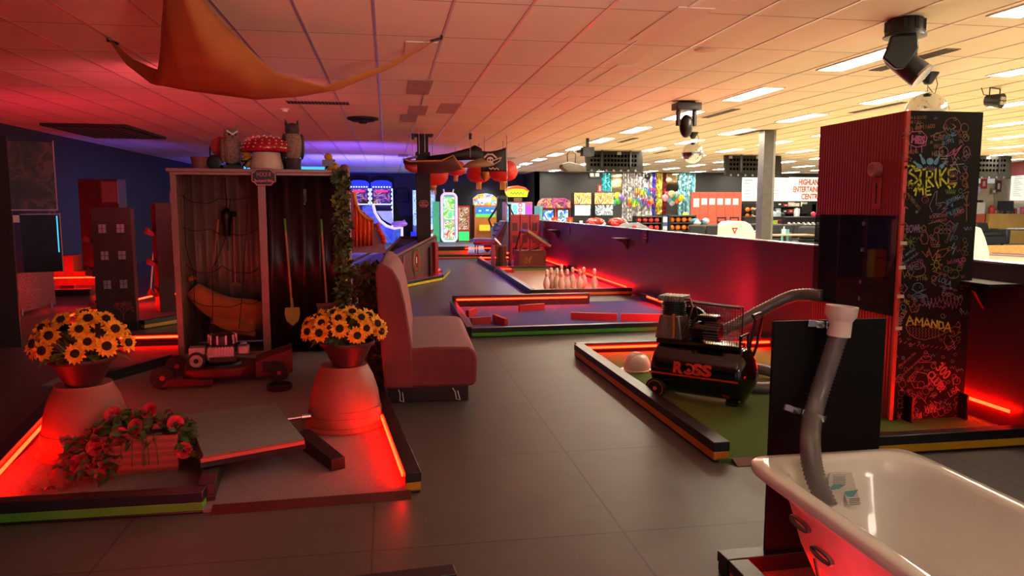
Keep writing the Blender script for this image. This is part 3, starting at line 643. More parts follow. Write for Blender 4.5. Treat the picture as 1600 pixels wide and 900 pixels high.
MB().use(tr).box(W_ - .03, W_ + .02, -.03, .02, z0, H_).build('front_post', t, bev=.004)
MB().use(tr).box(-.06, W_ + .05, -.06, D_ + .04, H_, H_ + .035).use(CORRU).box(-.03, W_ + .02, -.04, -.032, H_ - .03, H_).build('roof', t, bev=.005)
MB().use(tr).box(.0, .82, -.02, .02, z0, z0 + .03).build('sill', t)
MB().use(CHROME).tube([(1.29, -.03, 1.62), (1.29, -.045, 1.70), (1.30, -.045, 1.72)], .008).ball((1.29, -.04, 1.62), .015, 8, 6).use(BLK).box(1.28, 1.31, -.035, -.024, 1.64, 1.78).build('door_latch', t)
def shl(x, y, z): return SH.matrix_world @ V((x, y, z))
bpy.context.view_layer.update()
# sign on shed
t = thing('hole_sign', 'black hole 8 plaque with pink outline hanging on the shed post', 'sign', shl(.89, -.066, 1.90), R(3.2))
def plaque(t, w_, h_, l1, l2, s1, s2):
    o = [(-w_, -h_ * .55), (-w_ * .82, -h_ * .62), (-w_ * .6, -h_), (w_ * .6, -h_), (w_ * .82, -h_ * .62), (w_, -h_ * .55), (w_, h_ * .55), (w_ * .82, h_ * .62), (w_ * .6, h_), (-w_ * .6, h_), (-w_ * .82, h_ * .62), (-w_, h_ * .55)]
    MB().use(BLK).vprism(o, -.012, 0).build('plate', t)
    MB().use(mat('pink_line', 'd87078', .5)).at(Matrix.Translation((0, -.0125, 0))).stroke([(a * .92, b * .9) for a, b in o], w_ * .07, closed=True).text(l1, s1, TM(0, -.001, h_ * .3), fit=w_ * 1.1).text(l2, s2, TM(0, -.001, -h_ * .42), bold=.001, fit=w_ * 1.5).build('lettering', t)
plaque(t, .125, .09, 'HOLE 8', 'Backyard Blitz', .062, .038)
# tools on the front panel
def shovel():
    t = thing('spade', 'toy spade with yellow blade and green grip hanging on the shed panel', 'spade', shl(1.13, -.05, 0), R(3.2))
    MB().use(mat('tool_wood', 'b87a64', .6)).cyl((-.005, 0, .60), (-.04, 0, 1.33), .012, n=10).build('handle', t)
    MB().use(mat('green_grip', '4a8a34', .5)).cyl((-.04, 0, 1.331), (-.046, 0, 1.47), .014, n=10).build('grip', t)
    yb = mat('yellow_blade', 'a8a030', .45)
    MB().use(yb).cyl((0, 0, .52), (-.004, 0, .62), .016, n=10).vprism([(-.075, .52), (.075, .52), (.08, .44), (.06, .37), (0, .32), (-.06, .37), (-.08, .44)], -.004, .004).build('blade', t, bev=.003)
shovel()
t = thing('broom', 'toy broom with green grip and red head hanging on the shed panel', 'broom', shl(1.49, -.05, 0), R(3.2))
MB().use(mat('tool_wood')).cyl((0, 0, .56), (-.03, 0, 1.33), .012, n=10).build('handle', t)
MB().use(mat('green_grip')).cyl((-.03, 0, 1.331), (-.034, 0, 1.46), .014, n=10).build('grip', t)
MB().use(mat('broom_head', '8a4040', .6)).box(-.11, .13, -.02, .02, .52, .56).build('head', t, bev=.004)
mb = MB().use(mat('bristles', '7a8c6a', .8))
for i in range(26): x = -.10 + i * .009; mb.box(x, x + .005, -.012, .012, .45, .52)
mb.build('bristles', t)['kind'] = 'stuff'
# inside the shed : banana, lantern, rakes, net
t = thing('banana_plush', 'giant plush banana lying in a black net inside the shed', 'plush toy', shl(.42, .38, 0), R(3.2))
BAN = mat('banana_plush_cloth', 'b8602a', .85, var=.15, vs=6, sheen=.4)
pts = []; rr = []
for i in range(25):
    k = i / 24; x = -.36 + .78 * k; z = .47 + .34 * (abs(k - .55) ** 1.8) * (2.3 if k < .55 else .25); pts.append((x, -.02 + .03 * sin(3 * k), z - .03)); rr.append(.15 * (max(.12, sin(pi * min(.97, .10 + .86 * k))) ** .5))
MB().use(BAN).tube(pts, rr, 20).build('body', t, smooth=180)
MB().use(BAN).tube([(-.355, -.02, .795), (-.375, -.02, .84)], [.05, .025], 12).build('stalk', t, smooth=180); MB().use(BAN).ball((.28, -.05, .33), (.13, .12, .11), 16, 10).build('peel_fold', t, smooth=180)
MB().use(BAN).tube([(-.16, -.07, .36), (.06, -.10, .29), (.3, -.12, .24)], [.04, .09, .07], 12).build('peel_flap', t, smooth=180)
t = thing('cargo_net', 'loose black cord net strung inside the shed over the banana', 'net', shl(.42, .02, 0), R(3.2))
mb = MB().use(RUB)
for pp in [[(-.36, 0, 1.72), (-.2, .0, 1.64), (-.0, .02, 1.68), (.38, 0, 1.72)], [(-.33, 0, 1.72), (-.36, .1, 1.2), (-.31, .2, .9), (-.3, .1, .55)], [(.12, 0, 1.68), (.05, .1, 1.3), (-.1, .1, .95), (-.12, .05, .36)], [(.3, 0, 1.7), (.24, .05, 1.2), (.2, .1, .8), (.15, 0, .3)],
           [(-.36, 0, 1.38), (-.1, .08, 1.36), (.12, .08, 1.3), (.38, 0, 1.36)], [(-.35, 0, 1.0), (-.2, .1, .90), (.0, .1, .97), (.2, .05, .9), (.38, 0, .95)], [(-.30, 0, .62), (-.05, .0, .55), (.2, 0, .58), (.38, 0, .6)], [(-.28, 0, .48), (-.1, -.02, .36), (.15, -.02, .28), (.36, -.02, .3)]]:
    c = []
    for i in range(len(pp) - 1):
        for q in range(5): k = q / 5; c.append(V(pp[i]).lerp(V(pp[i + 1]), k) + V((0, 0, -.03 * sin(pi * k))))
    c.append(V(pp[-1])); mb.tube(c, .004, 5)
mb.build('cords', t)
t = thing('lantern', 'small black lantern hanging inside the shed', 'lantern', shl(.40, .66, 1.48), R(3.2))
MB().use(BLK).lathe([(.035, -.22), (.045, -.2), (.04, -.12), (.055, -.02), (.06, 0), (.05, .06), (.02, .10), (.001, .11)], 16).tube([(0, 0, .1), (.01, 0, .16), (0, 0, .3), (0, 0, .44)], .006, 6).build('body', t)
MB().use(BLK).box(-.012, .012, -.012, .012, -.38, -.221).build('tail', t)
t = thing('leaf_rake', 'wooden handled leaf rake leaning inside the shed', 'rake', shl(.2, .7, .0), R(3.2))
MB().use(mat('tool_wood')).cyl((.02, -.02, .82), (.1, .05, 1.45), .013, n=10).build('handle', t)
mb = MB().use(mat('rake_tines', '8a6a50', .6))
for i in range(9): a = (i - 4) * .16; mb.tube([(.02, -.02, .82), (.02 + .15 * sin(a), -.03, .82 - .2 * cos(a))], .004, 5)
mb.build('tines', t)
t = thing('hoe', 'thin handled garden tool with round knob leaning inside the shed', 'garden tool', shl(.46, .72, .0), R(3.2))
MB().use(mat('tool_wood')).cyl((0, 0, .72), (0, .06, 1.5), .010, n=10).build('handle', t)
MB().use(BLK).ball((0, .06, 1.51), .035, 12, 8).build('knob', t)
MB().use(mat('rake_tines')).vprism([(-.09, .69), (.09, .69), (.03, .73), (-.03, .73)], -.008, .008).build('head', t)

# ------------------------------------------------ on the shed roof
ZR = H_ + .0355
def roof(x, y): return shl(x, y, ZR)
OWL = mat('owl_feathers', '8a6a5c', .7, var=.5, vs=60, bump=.5, bs=80); OWLD = mat('owl_dark', '3a2c2c', .7, var=.4, vs=50, bump=.5, bs=80)
def owl(x, y, s, M1, M2, label, rz, dark, base):
    t = thing('owl_statue', label, 'owl statue', roof(x, y), rz, 'plastic owls on the shed')
    if base: MB().use(BLKM).prism([(-.11, -.08), (.1, -.09), (.12, .05), (.02, .1), (-.1, .08)], 0, .05 * s).ball((.02, 0, .06), (.085, .06, .035), 12, 8).build('perch', t); zb = .06
    else: MB().use(M2).lathe([(.085 * s, 0), (.08 * s, .06 * s), (.09 * s, .13 * s)], 12).build('perch', t); zb = .11 * s
    MB().use(M1).lathe([(.05 * s, 0), (.085 * s, .05 * s), (.105 * s, .15 * s), (.1 * s, .23 * s), (.08 * s, .28 * s), (.03 * s, .30 * s)], 20, c=(0, 0, zb)).build('body', t)
    h = MB().use(M2 if dark else M1).ball((0, -.01, zb + .33 * s), (.078 * s, .075 * s, .075 * s), 20, 12).cyl((-.055 * s, -.02, zb + .37 * s), (-.07 * s, -.03, zb + .45 * s), .022 * s, .001, 8).cyl((.055 * s, -.02, zb + .37 * s), (.07 * s, -.03, zb + .45 * s), .022 * s, .001, 8).build('head', t)
    if not dark:
        MB().use(WHT).tube([(-.06 * s, -.07 * s, zb + .37 * s), (0, -.085 * s, zb + .33 * s), (.06 * s, -.07 * s, zb + .37 * s)], .009, 6).build('brow', h)
        MB().use(BLK).ball((-.03 * s, -.068 * s, zb + .33 * s), .018 * s, 10, 8).ball((.03 * s, -.068 * s, zb + .33 * s), .018 * s, 10, 8).build('eyes', h)
        MB().use(BLK).cyl((0, -.07 * s, zb + .315 * s), (0, -.1 * s, zb + .29 * s), .012 * s, .002, 8).build('beak', h)
    for sx in (-1, 1): MB().use(M2 if dark else M1).ball((sx * .095 * s, .01, zb + .15 * s), (.025 * s, .06 * s, .14 * s), 12, 10).build('wing', t)
owl(.53, .30, .95, OWL, OWLD, 'pale plastic owl statue on a black perch facing the camera', R(25), False, True)
owl(1.17, .28, 1.0, OWL, OWLD, 'tall plastic owl statue with dark head turned away', R(200), True, False)
t = thing('toadstool_stool', 'large red spotted toadstool with cream stalk on the shed', 'toadstool', roof(.89, .28))
MB().use(mat('toadstool_stalk', 'e0b8a0', .35, coat=.3, var=.05)).lathe([(.165, 0), (.175, .02), (.172, .06), (.155, .12), (.145, .2), (.15, .23)], 36).build('stalk', t)
capP = [(.14, .225), (.2, .195), (.245, .19), (.265, .215), (.262, .25), (.235, .30), (.18, .345), (.10, .365), (.001, .37)]
cp = MB().use(mat('toadstool_red', 'a81420', .25, coat=.5, var=.05)).lathe(capP[2:], 40).use(mat('toadstool_gill', 'd0b0c0', .4)).lathe(capP[:3], 40).build('cap', t, smooth=50)
mb = MB().use(WHT); rnd = random.Random(4)
for zi, (r_, z_) in enumerate([(.262, .235), (.25, .272), (.225, .305), (.185, .338), (.135, .357), (.07, .367)]):
    n = int(r_ * 90)
    for i in range(n): a = 2 * pi * (i + .5 * (zi % 2)) / n; mb.ball((r_ * cos(a), r_ * sin(a), z_), (.009, .009, .006), 8, 6)
mb.build('spots', cp)
t = thing('par_light', 'round red par light behind the pale owl statue', 'stage light', roof(.40, .50))
MB().use(mat('par_red', 'a83430', .4)).lathe([(.07, -.06), (.105, -.05), (.11, .04), (.10, .05)], 24, M=Matrix.Translation((0, 0, .26)) @ Matrix.Rotation(R(70), 4, 'X')).build('can', t)
MB().use(BLK).box(-.05, .05, -.04, .04, 0, .02).tube([(-.03, 0, .02), (-.12, 0, .12), (-.118, 0, .26)], .008, 6).tube([(.03, 0, .02), (.12, 0, .12), (.118, 0, .26)], .008, 6).build('bracket', t)
BT = mat('blue_led_tube', '2040ff', .4, emit='3fa8ff', es=1.6, var=0)
t = thing('led_tube', 'glowing blue light bar lying across the back of the shed roof', 'light bar', roof(1.0, .72))
MB().use(WHT).box(-.56, .58, -.03, .03, 0, .02).build('base', t); MB().use(BT).box(-.55, .57, -.028, .028, .021, .065).build('tube', t, bev=.008)
# gnome / toys
t = thing('flower_pot', 'small ribbed dark flower pot at the open corner of the shed roof', 'flower pot', roof(.21, .30))
MB().use(mat('woven_pot', '8a4848', .6)).lathe([q for i in range(9) for q in ((.07 + .003 * i, i * .016), (.074 + .003 * i, i * .016 + .008))], 24).build('pot', t)
t = thing('fan_disc', 'round black perforated speaker between pot and owl on shed roof', 'speaker', roof(.40, .28))
MB().use(BLK).lathe([(.075, -.03), (.08, 0), (.075, .03), (.06, .035), (.001, .03)], 24, M=Matrix.Translation((-.04, 0, .081)) @ Matrix.Rotation(R(90), 4, 'X')).build('body', t)
YT = mat('yellow_plush', 'c88a20', .8, var=.15); 
def bird(x, y, z, rz, label, nm, s=1):
    t = thing(nm, label, 'toy', roof(x, y) + V((0, 0, z)), rz)
    MB().use(YT).ball((0, 0, .08 * s), (.075 * s, .055 * s, .075 * s), 14, 10).ball((.06 * s, 0, .05 * s), (.04 * s, .04 * s, .05 * s), 12, 8).build('body', t)
    MB().use(YT).ball((-.02 * s, 0, .17 * s), (.05 * s, .045 * s, .045 * s), 14, 10).build('head', t)
    MB().use(BLK).lathe([(.078 * s, -.008), (.08 * s, .008)], 16, M=Matrix.Translation((0, 0, .08 * s)) @ Matrix.Diagonal((1, .74, 1, 1))).tube([(-.06 * s, -.03 * s, .02 * s), (0, -.062 * s, .08 * s), (.06 * s, -.03 * s, .13 * s)], .01 * s, 6).build('stripes', t)
    return t
tt = bird(.70, .30, .02, 0, 'small yellow striped bee toy beside the toadstool on a stick', 'bee_toy', .95)
MB().use(BLK).cyl((-.02, 0, -.018), (-.02, 0, .03), .006).build('stick', tt)
MB().use(mat('pale_horn', '9a6a60', .5)).cyl((-.03, 0, .19), (.0, 0, .30), .03, .004, 12).build('horn', tt)
tt = bird(1.56, .26, 0, 0, 'small yellow and black bee toy near the right end of the roof', 'bee_toy', .9)
MB().use(mat('grey_plush', '8a8088', .7)).box(-.08, .04, -.07, -.055, .05, .12).build('wing', tt)
t = thing('grey_toy', 'dark mauve animal toy crouching between toadstool and owl', 'toy', roof(1.07, .46))
MB().use(mat('mauve_plush', '4a2434', .8)).ball((0, 0, .07), (.09, .07, .07), 14, 10).ball((-.04, -.02, .14), .05, 12, 8).cyl((-.06, -.02, .17), (-.08, -.02, .21), .015, .002, 8).build('body', t)
t = thing('rabbit_toy', 'grey blue toy with tall ears behind the tall owl', 'toy', roof(1.12, .62))
MB().use(mat('slate_plush', '2c3250', .7)).ball((0, 0, .09), (.06, .05, .09), 12, 8).ball((-.02, 0, .18), .035, 10, 8).ball((-.03, 0, .24), (.015, .012, .05), 8, 6).build('body', t)
for x, y, lb in [(.58, .58, 'pale ornament reflecting light behind the pale owl')]:
    tag(MB().use(mat('yellow_lit_lamp', 'ffe890', .4, emit='ffe890', es=2)).ball((0, 0, .045), (.05, .04, .044), 12, 8).build('round_lamp', loc=roof(.52, .66)), 'tiny warm round lamp glowing behind the pale owl', 'lamp')
t = thing('corner_post', 'brown rounded post standing behind the leafy garland at the shed corner', 'post', (-.455, 8.3, 0))
MB().use(mat('post_brown', '7a4444', .6)).lathe([(.055, .0), (.055, 1.98), (.05, 2.02), (.03, 2.045), (.001, 2.05)], 20).build('post', t)

# leafy garland at shed corner and hedge panel behind the seat
def leaves_box(mb, n, x0, x1, y0, y1, z0_, z1_, rnd, mats, s=.07, shell=True):
    for i in range(n):
        x, y, z = rnd.uniform(x0, x1), rnd.uniform(y0, y1), rnd.uniform(z0_, z1_)
        mb.use(rnd.choice(mats)); leafmesh(mb, (x, y, z), (rnd.uniform(-.8, .8), rnd.uniform(-1, -.1), rnd.uniform(-.6, .8)), (0, -1, .4), rnd.uniform(.6, 1.2) * s, rnd.uniform(.35, .6) * s, rnd)
G1 = mat('garland_green', '4a5a28', .6, var=.3, vs=10); G2 = mat('garland_yellow', '6c6a26', .6, var=.3, vs=10); G3 = mat('garland_dark', '26301c', .6, var=.3); G4 = mat('hedge_brown', '5a3a22', .6, var=.3)
rnd = random.Random(8)
t = thing('leaf_garland', 'long artificial leaf garland hanging down the dark corner of the shed', 'garland', (-.47, 8.1, 0))
mb = MB(); leaves_box(mb, 620, -.075, .06, -.08, .06, .42, 1.98, rnd, [G1, G2, G1, G3], .085); mb.build('leaves', t, smooth=180)['kind'] = 'stuff'
MB().use(BLK).tube([(0, 0, .03), (.01, .02, .8), (-.01, 0, 1.4), (0, 0, 1.98)], .012, 6).build('stem', t)
t = thing('hedge_panel', 'leafy artificial hedge panel standing behind the velvet seat', 'hedge', (-.17, 6.62, 0))
MB().use(G3).box(-.10, .10, -.06, .35, .0, 1.02).build('backing', t)
mb = MB(); leaves_box(mb, 700, -.14, .13, -.12, -.05, .08, 1.05, rnd, [G4, G3, G4, G1], .075); leaves_box(mb, 260, .07, .14, -.13, -.06, .1, 1.05, rnd, [G1, G2, G3], .085); leaves_box(mb, 200, -.12, .12, -.1, .35, .98, 1.07, rnd, [G1, G2, G4], .08)
mb.build('leaves', t, smooth=180)['kind'] = 'stuff'

# ------------------------------------------------ velvet banquette
t = thing('banquette_seat', 'dusty pink velvet banquette seat with high curved back', 'seat', (-.03, 5.95, 0), R(-2))
LS = 1.75
MB().use(VELV).vprism([(.10, .445), (.12, .13), (.70, .13), (.725, .17), (.735, .36), (.715, .425), (.66, .455), (.40, .462), (.22, .455)], 0.0, LS).build('seat', t, bev=.022, smooth=60)
MB().use(VELV).vprism([(-.02, .13), (.205, .13), (.205, .47), (.185, .62), (.155, .82), (.115, 1.0), (.06, 1.10), (-.01, 1.145), (-.06, 1.13), (-.075, 1.08), (-.055, .6)], -.012, LS + .01).build('backrest', t, bev=.018, smooth=60)
MB().use(BLK).box(0.0, .66, .04, LS - .04, 0, .128).build('plinth', t, bev=.004)
cabl = MB().use(WHT).tube([(.09, .036, .11), (.10, .02, .08), (.10, .02, .02), (.13, .02, .01), (.12, .02, .09)], .004, 6).build('cable', t)
MB().use(WHT).tube([(.53, .036, .11), (.55, .02, .08), (.56, .02, .02), (.59, .02, .01), (.57, .02, .09)], .004, 6).build('cable', t)
# curb in the foreground
c = course('course edge with a black corner curb at the bottom of the view', [(-1.6, 1.5), (.12, 1.5), (.12, 2.86), (-1.6, 2.72)], CARPET, [((-1.6, 2.79), (.25, 2.93), BLK, .1), ((.21, 1.5), (.21, 2.87), BLK, .1)], [])
# ------------------------------------------------ far left : spooky building course
course('dark mini golf course with cracked house boards and amber striped curb', [(-4.35, 10.0), (-3.25, 10.25), (-2.0, 11.8), (-2.2, 13.6), (-4.4, 13.4)], REDC,
    [((-4.3, 10.1), (-3.22, 10.16), BLK), ((-3.19, 10.2), (-2.1, 11.75), AMB)], [((-4.31, 10.5), (-3.85, 12.9), .13), ((-3.75, 13.1), (-3.0, 13.3), .13)])
DB = mat('house_board', '3a2220', .6, var=.25, vs=6); RB = mat('dark_red_board', '481218', .5, var=.2)
def house(x, y, rz, w_, d_, h_, label, wins):
    t = thing('house_model', label, 'model house', (x, y, .03), rz, 'model houses')
    MB().use(DB).box(0, w_, 0, .02, 0, h_).build('front_board', t, bev=.003)
    MB().use(RB).box(-.0, .02, .021, d_, 0, h_ - .02).box(w_ - .02, w_, .021, d_, 0, h_ - .02).box(.021, w_ - .021, .021, d_, h_ - .04, h_ - .02).build('side_board', t)
    MB().use(BLK).box(-.02, -.001, .03, d_, .45 * h_, .47 * h_).box(-.02, -.001, .03, d_, .72 * h_, .74 * h_).box(-.02, -.001, .03, d_, .2 * h_, .22 * h_).build('shelf', t)
    for k in range(3): z = h_ * (.15 + .28 * k); MB().use(RBAR).vprism([(-.12, z + .02), (-.09, z + .10), (-.06, z + .06), (-.02, z + .03), (-.02, z - .02)], .05, .2).build('torn_paper', t)
    pl = mat('moonlit_glass', '9a98a0', .5)
    for (u, z) in wins:
        f = MB().use(pl).box(u - .043, u + .043, -.006, -.001, z - .055, z + .055).build('window_pane', t)
        MB().use(DB).box(u - .003, u + .003, -.009, -.0065, z - .055, z + .055).box(u - .043, u + .043, -.009, -.0065, z - .002, z + .003).box(u - .055, u + .055, -.02, -.0065, z - .07, z - .058).build('window_frame', f)
    return t
hp = house(-3.77, 10.32, R(12), .46, .38, 1.55, 'tall dark red house board with six moonlit broken windows', [(.12, 1.28), (.33, 1.28), (.13, .93), (.33, .93), (.14, .55), (.33, .55)])
mb = MB().use(mat('pink_print', 'b05048', .6)); rnd = random.Random(9)
def twig(mb, x, z, a, l, w_, dep):
    if dep == 0 or l < .008: return
    x2 = x + l * cos(a); z2 = z + l * sin(a); mb.stroke([(x, z), (x2, z2)], w_)
    for _ in range(3): twig(mb, x2, z2, a + rnd.uniform(-.9, .9), l * rnd.uniform(.55, .8), w_ * .75, dep - 1)
mb.at(Matrix.Translation((0, -.001, 0)))
twig(mb, .31, .04, R(92), .1, .009, 6); mb.stroke([(.07, .02), (.07, .1), (.13, .12), (.15, .08), (.12, .06), (.13, .0)], .012); mb.build('tree_print', hp)
h2 = house(-3.36, 11.6, R(30), .22, .25, 1.62, 'narrow dark red house board half hidden by the shed', [])
t = thing('shelf_unit', 'dark shelf unit holding green and red creature heads left of the shed', 'shelf unit', (-3.12, 11.75, .03), R(5))
MB().use(RB).box(0, .03, 0, .3, 0, 1.6).box(.6, .63, 0, .3, 0, 1.6).box(.031, .599, .27, .3, 0, 1.6).build('side_panels', t)
MB().use(DB).box(.031, .599, 0, .269, .45, .47).box(.031, .599, 0, .269, .02, .04).box(.031, .599, 0, .269, 1.57, 1.59).build('shelves', t)
t = thing('creature_figure', 'green headed creature figure in a black cloak hanging left of the shed', 'figure', (-2.86, 11.66, .0), 0)
GH = mat('creature_green', '2e8a2a', .5, var=.2, vs=20)
MB().use(GH).ball((0, 0, 1.38), (.09, .08, .11), 18, 12).cyl((-.07, 0, 1.38), (-.17, 0, 1.43), .035, .002, 8).cyl((.07, 0, 1.38), (.17, 0, 1.43), .035, .002, 8).cyl((0, -.07, 1.38), (0, -.13, 1.35), .018, .006, 8).build('head', t)
MB().use(BLKM).lathe([(.16, .62), (.14, .8), (.13, 1.1), (.10, 1.24), (.05, 1.29)], 16).build('cloak', t)
for q, (x, z, m_, lb) in enumerate([(-2.98, .56, mat('maroon_head', '5a1428', .5), 'dark maroon creature head on the middle shelf'), (-2.78, .12, GH, 'green creature head on the bottom shelf'), (-2.95, .12, mat('orange_head', 'a05038', .5), 'small orange skull head on the bottom shelf')]):
    t = thing('monster_mask', lb, 'mask', (x, 11.86, z), 0, 'creature heads on the shelf')
    r = .07; MB().use(m_).ball((0, 0, r), (r, r * .9, r), 14, 10).cyl((-.05, 0, r * 1.3), (-.10, 0, r * 1.8), .02, .002, 8).cyl((.05, 0, r * 1.3), (.10, 0, r * 1.8), .02, .002, 8).build('head', t)
    MB().use(BLK).ball((-.025, -r * .82, r * 1.1), .014, 8, 6).ball((.025, -r * .82, r * 1.1), .014, 8, 6).build('eyes', t)
# spider web panel
t = thing('web_panel', 'low dark panel printed with a pale spider web below the framed picture', 'panel', (-5.42, 11.1, 0), R(85))
MB().use(RB).box(-.9, 1.7, -.0, .03, .04, .62).build('board', t, bev=.004)
mb = MB().use(mat('web_grey', '8a6068', .6)).at(Matrix.Translation((0, -.002, 0)))
for cx, cz, rr_ in ((.95, .33, .3), (-.3, .45, .26)):
    for k in range(9):
        a = 2 * pi * k / 9; mb.stroke([(cx, cz), (cx + rr_ * cos(a) * 1.1, max(.05, min(.61, cz + rr_ * sin(a))))], .006)
    for q in range(1, 6):
        r = rr_ * q / 5.2; mb.stroke([(cx + r * cos(2 * pi * k / 9), max(.05, min(.61, cz + r * .95 * sin(2 * pi * k / 9)))) for k in range(9)], .005, closed=True)
mb.build('web_print', t)
for x in (-.6, .7, 1.5): MB().use(STEEL).box(x, x + .04, -.03, -.001, .0, .09).build('foot_bracket', t)
# framed mirror pictures
t = thing('framed_picture', 'tall glossy framed spooky face picture above a dark mirror', 'picture', (-4.12, 9.0, .0), R(18))
FRM = mat('silver_frame', 'a87a84', .3, .6); MIR = mat('dark_mirror', '24161c', .12, .8, var=.3, vs=6)
MB().use(BLKM).box(-.3, .02, .01, .12, .02, 2.36).build('stand_board', t, bev=.003)
MB().use(screen_mat('spooky_print', ['241014', '3c2020', '54302a', '2c161c', '442c3a'], .06, 3)).box(.03, .45, 0, .02, 1.57, 2.31).build('picture', t)
MB().use(FRM).box(.02, .46, -.008, -.001, 1.55, 1.565).box(.451, .462, -.008, .02, 1.55, 2.33).build('frame', t)
MB().use(mat('pale_print', '604450', .5)).at(Matrix.Translation((0, -.002, 0))).stroke([(.12 + .02 * sin(i), 2.28 - .05 * i) for i in range(3)], .008).stroke([(.2 + .09 * cos(a / 3), 2.18 + .06 * sin(a / 3)) for a in range(20)], .01).stroke([(.14 + .05 * cos(a / 3), 2.02 + .035 * sin(a / 3)) for a in range(20)], .01).stroke([(.30 + .05 * cos(a / 3), 2.02 + .035 * sin(a / 3)) for a in range(20)], .01).stroke([(.14, 1.70), (.2, 1.66), (.3, 1.72), (.36, 1.66)], .012).stroke([(.22, 1.9), (.2, 1.82), (.26, 1.82)], .01).build('face_print', t)
MB().use(MIR).box(.10, .47, 0, .02, .86, 1.50).build('mirror', t)
MB().use(FRM).box(.471, .482, -.008, .02, .84, 1.52).box(.10, .47, -.008, -.001, 1.505, 1.515).build('frame', t)
MB().use(mat('cyan_led', '40c0ff', .4, emit='40c8ff', es=1.2)).box(.44, .452, -.006, -.001, 1.08, 1.49).build('led_strip', t)
MB().use(WHT).box(.03, .09, -.005, .009, 1.42, 1.5).build('note', t)
# cupboard and step boxes by the wall
t = thing('tall_cupboard', 'tall dark red cupboard standing by the navy left wall', 'cupboard', (-6.2, 16.4, 0), 0)
MB().use(RB).box(-.0, .75, .0, .5, 0, 2.15).build('body', t, bev=.006); MB().use(BLK).box(.36, .37, -.004, -.001, .05, 2.1).build('door_gap', t)
MB().use(mat('poster_grey', '7a5a5a', .5)).box(.46, .73, -.01, -.001, 1.68, 2.1).build('poster', t); MB().use(FRM).box(.44, .455, -.015, -.001, 1.65, 2.12).box(.735, .75, -.015, -.001, 1.65, 2.12).build('poster_frame', t)
p = gz(85, 440, 0)
t = thing('step_box', 'red brown stepped wooden box behind the far led strip', 'box', (-6.72, 16.0, 0), 0)
BX = mat('step_wood', '9a4438', .6)
MB().use(BX).box(0, .5, 0, .4, 0, .62).box(.5, .88, 0, .4, 0, .30).build('body', t, bev=.004); MB().use(BX).box(.34, .5, -.02, -.001, .3, .62).build('front_plate', t)
course('small far left mini golf course beside the navy wall', [(-6.8, 14.3), (-5.3, 14.3), (-5.3, 15.9), (-6.8, 15.9)], REDC, [((-6.8, 14.3), (-5.3, 14.3), BLK)], [((-6.7, 15.5), (-5.6, 15.5), .22)])
for x in (-6.5, -5.95):
    tag(MB().use(RBAR).box(-.12, .12, -.05, .05, 0, .10).build('course_block', loc=(x, 15.0, .026), bev=.004), 'small red block on the far left course, ' + ('left one' if x < -6.2 else 'right one'), 'course block', 'small red blocks')
# wire cage, easel, yellow box
t = thing('wire_cage', 'tall thin framed mesh cage standing behind the house boards', 'cage', (-4.55, 16.8, 0), 0)
mb = MB().use(FRM)
for x in (0, .75, 1.45): mb.cyl((x, 0, 0), (x, 0, 1.9), .018, n=8)
mb.cyl((0, 0, 1.9), (1.45, 0, 1.9), .018, n=8).build('frame', t)
mb = MB().use(BLK)
for i in range(24): mb.box(.03 + i * .06, .036 + i * .06, .01, .014, .1, 1.88)
for i in range(28): mb.box(0, 1.45, .004, .008, .15 + i * .063, .155 + i * .063)
mb.build('mesh_panel', t)
t = thing('easel', 'white easel board glowing red with thin legs behind the house board', 'easel', (-4.3, 15.2, 0), 0)
MB().use(WHT).hexa([(-.22, 0, .5), (.22, 0, .5), (.22, .02, .5), (-.22, .02, .5)], [(-.12, .1, 1.3), (.16, .1, 1.3), (.16, .12, 1.3), (-.12, .12, 1.3)]).build('board', t)
MB().use(WHT).tube([(.2, 0, .5), (.30, 0, .0)], .015).tube([(-.2, 0, .5), (-.26, 0, 0)], .015).tube([(0, .12, .6), (0, .4, 0)], .015).build('legs', t)
MB().use(WHT).ball((-.02, .1, 1.32), (.1, .04, .12), 14, 10).build('rounded_top', t)
tag(MB().use(mat('yellow_crate_paint', 'b89030', .5)).box(-.15, .15, -.12, .12, 0, .62).use(BLK).box(-.1, .1, -.125, -.121, .42, .46).build('yellow_box', loc=(-3.72, 15.2, 0), bev=.008), 'tall yellow box on the floor right of the easel', 'box')
t = thing('wall_plaque', 'small pale plaques on the navy left wall beside the cupboard', 'sign', (-6.95, 17.2, 0), 0)
pp = gx(82, 325, -7.04); t.location = (-7.049, pp.y, 0); t.rotation_euler = (0, 0, R(90))
MB().use(mat('pink_line')).at(Matrix.Translation((0, -.001, 0))).stroke([(.13 * cos(a * pi / 4), pp.z + .0 + .16 * sin(a * pi / 4) - .08) for a in range(8)], .02, closed=True).stroke([(-.1, pp.z + .2), (.12, pp.z + .2), (.12, pp.z + .27), (-.1, pp.z + .27)], .015, closed=True).text('HOLE', .09, TM(0, -.002, pp.z - .05)).build('lettering', t)
MB().use(BLKM).vprism([(-.16, pp.z - .27), (.16, pp.z - .27), (.16, pp.z + .3), (-.16, pp.z + .3)], 0, .0).build('plate', t) if False else None

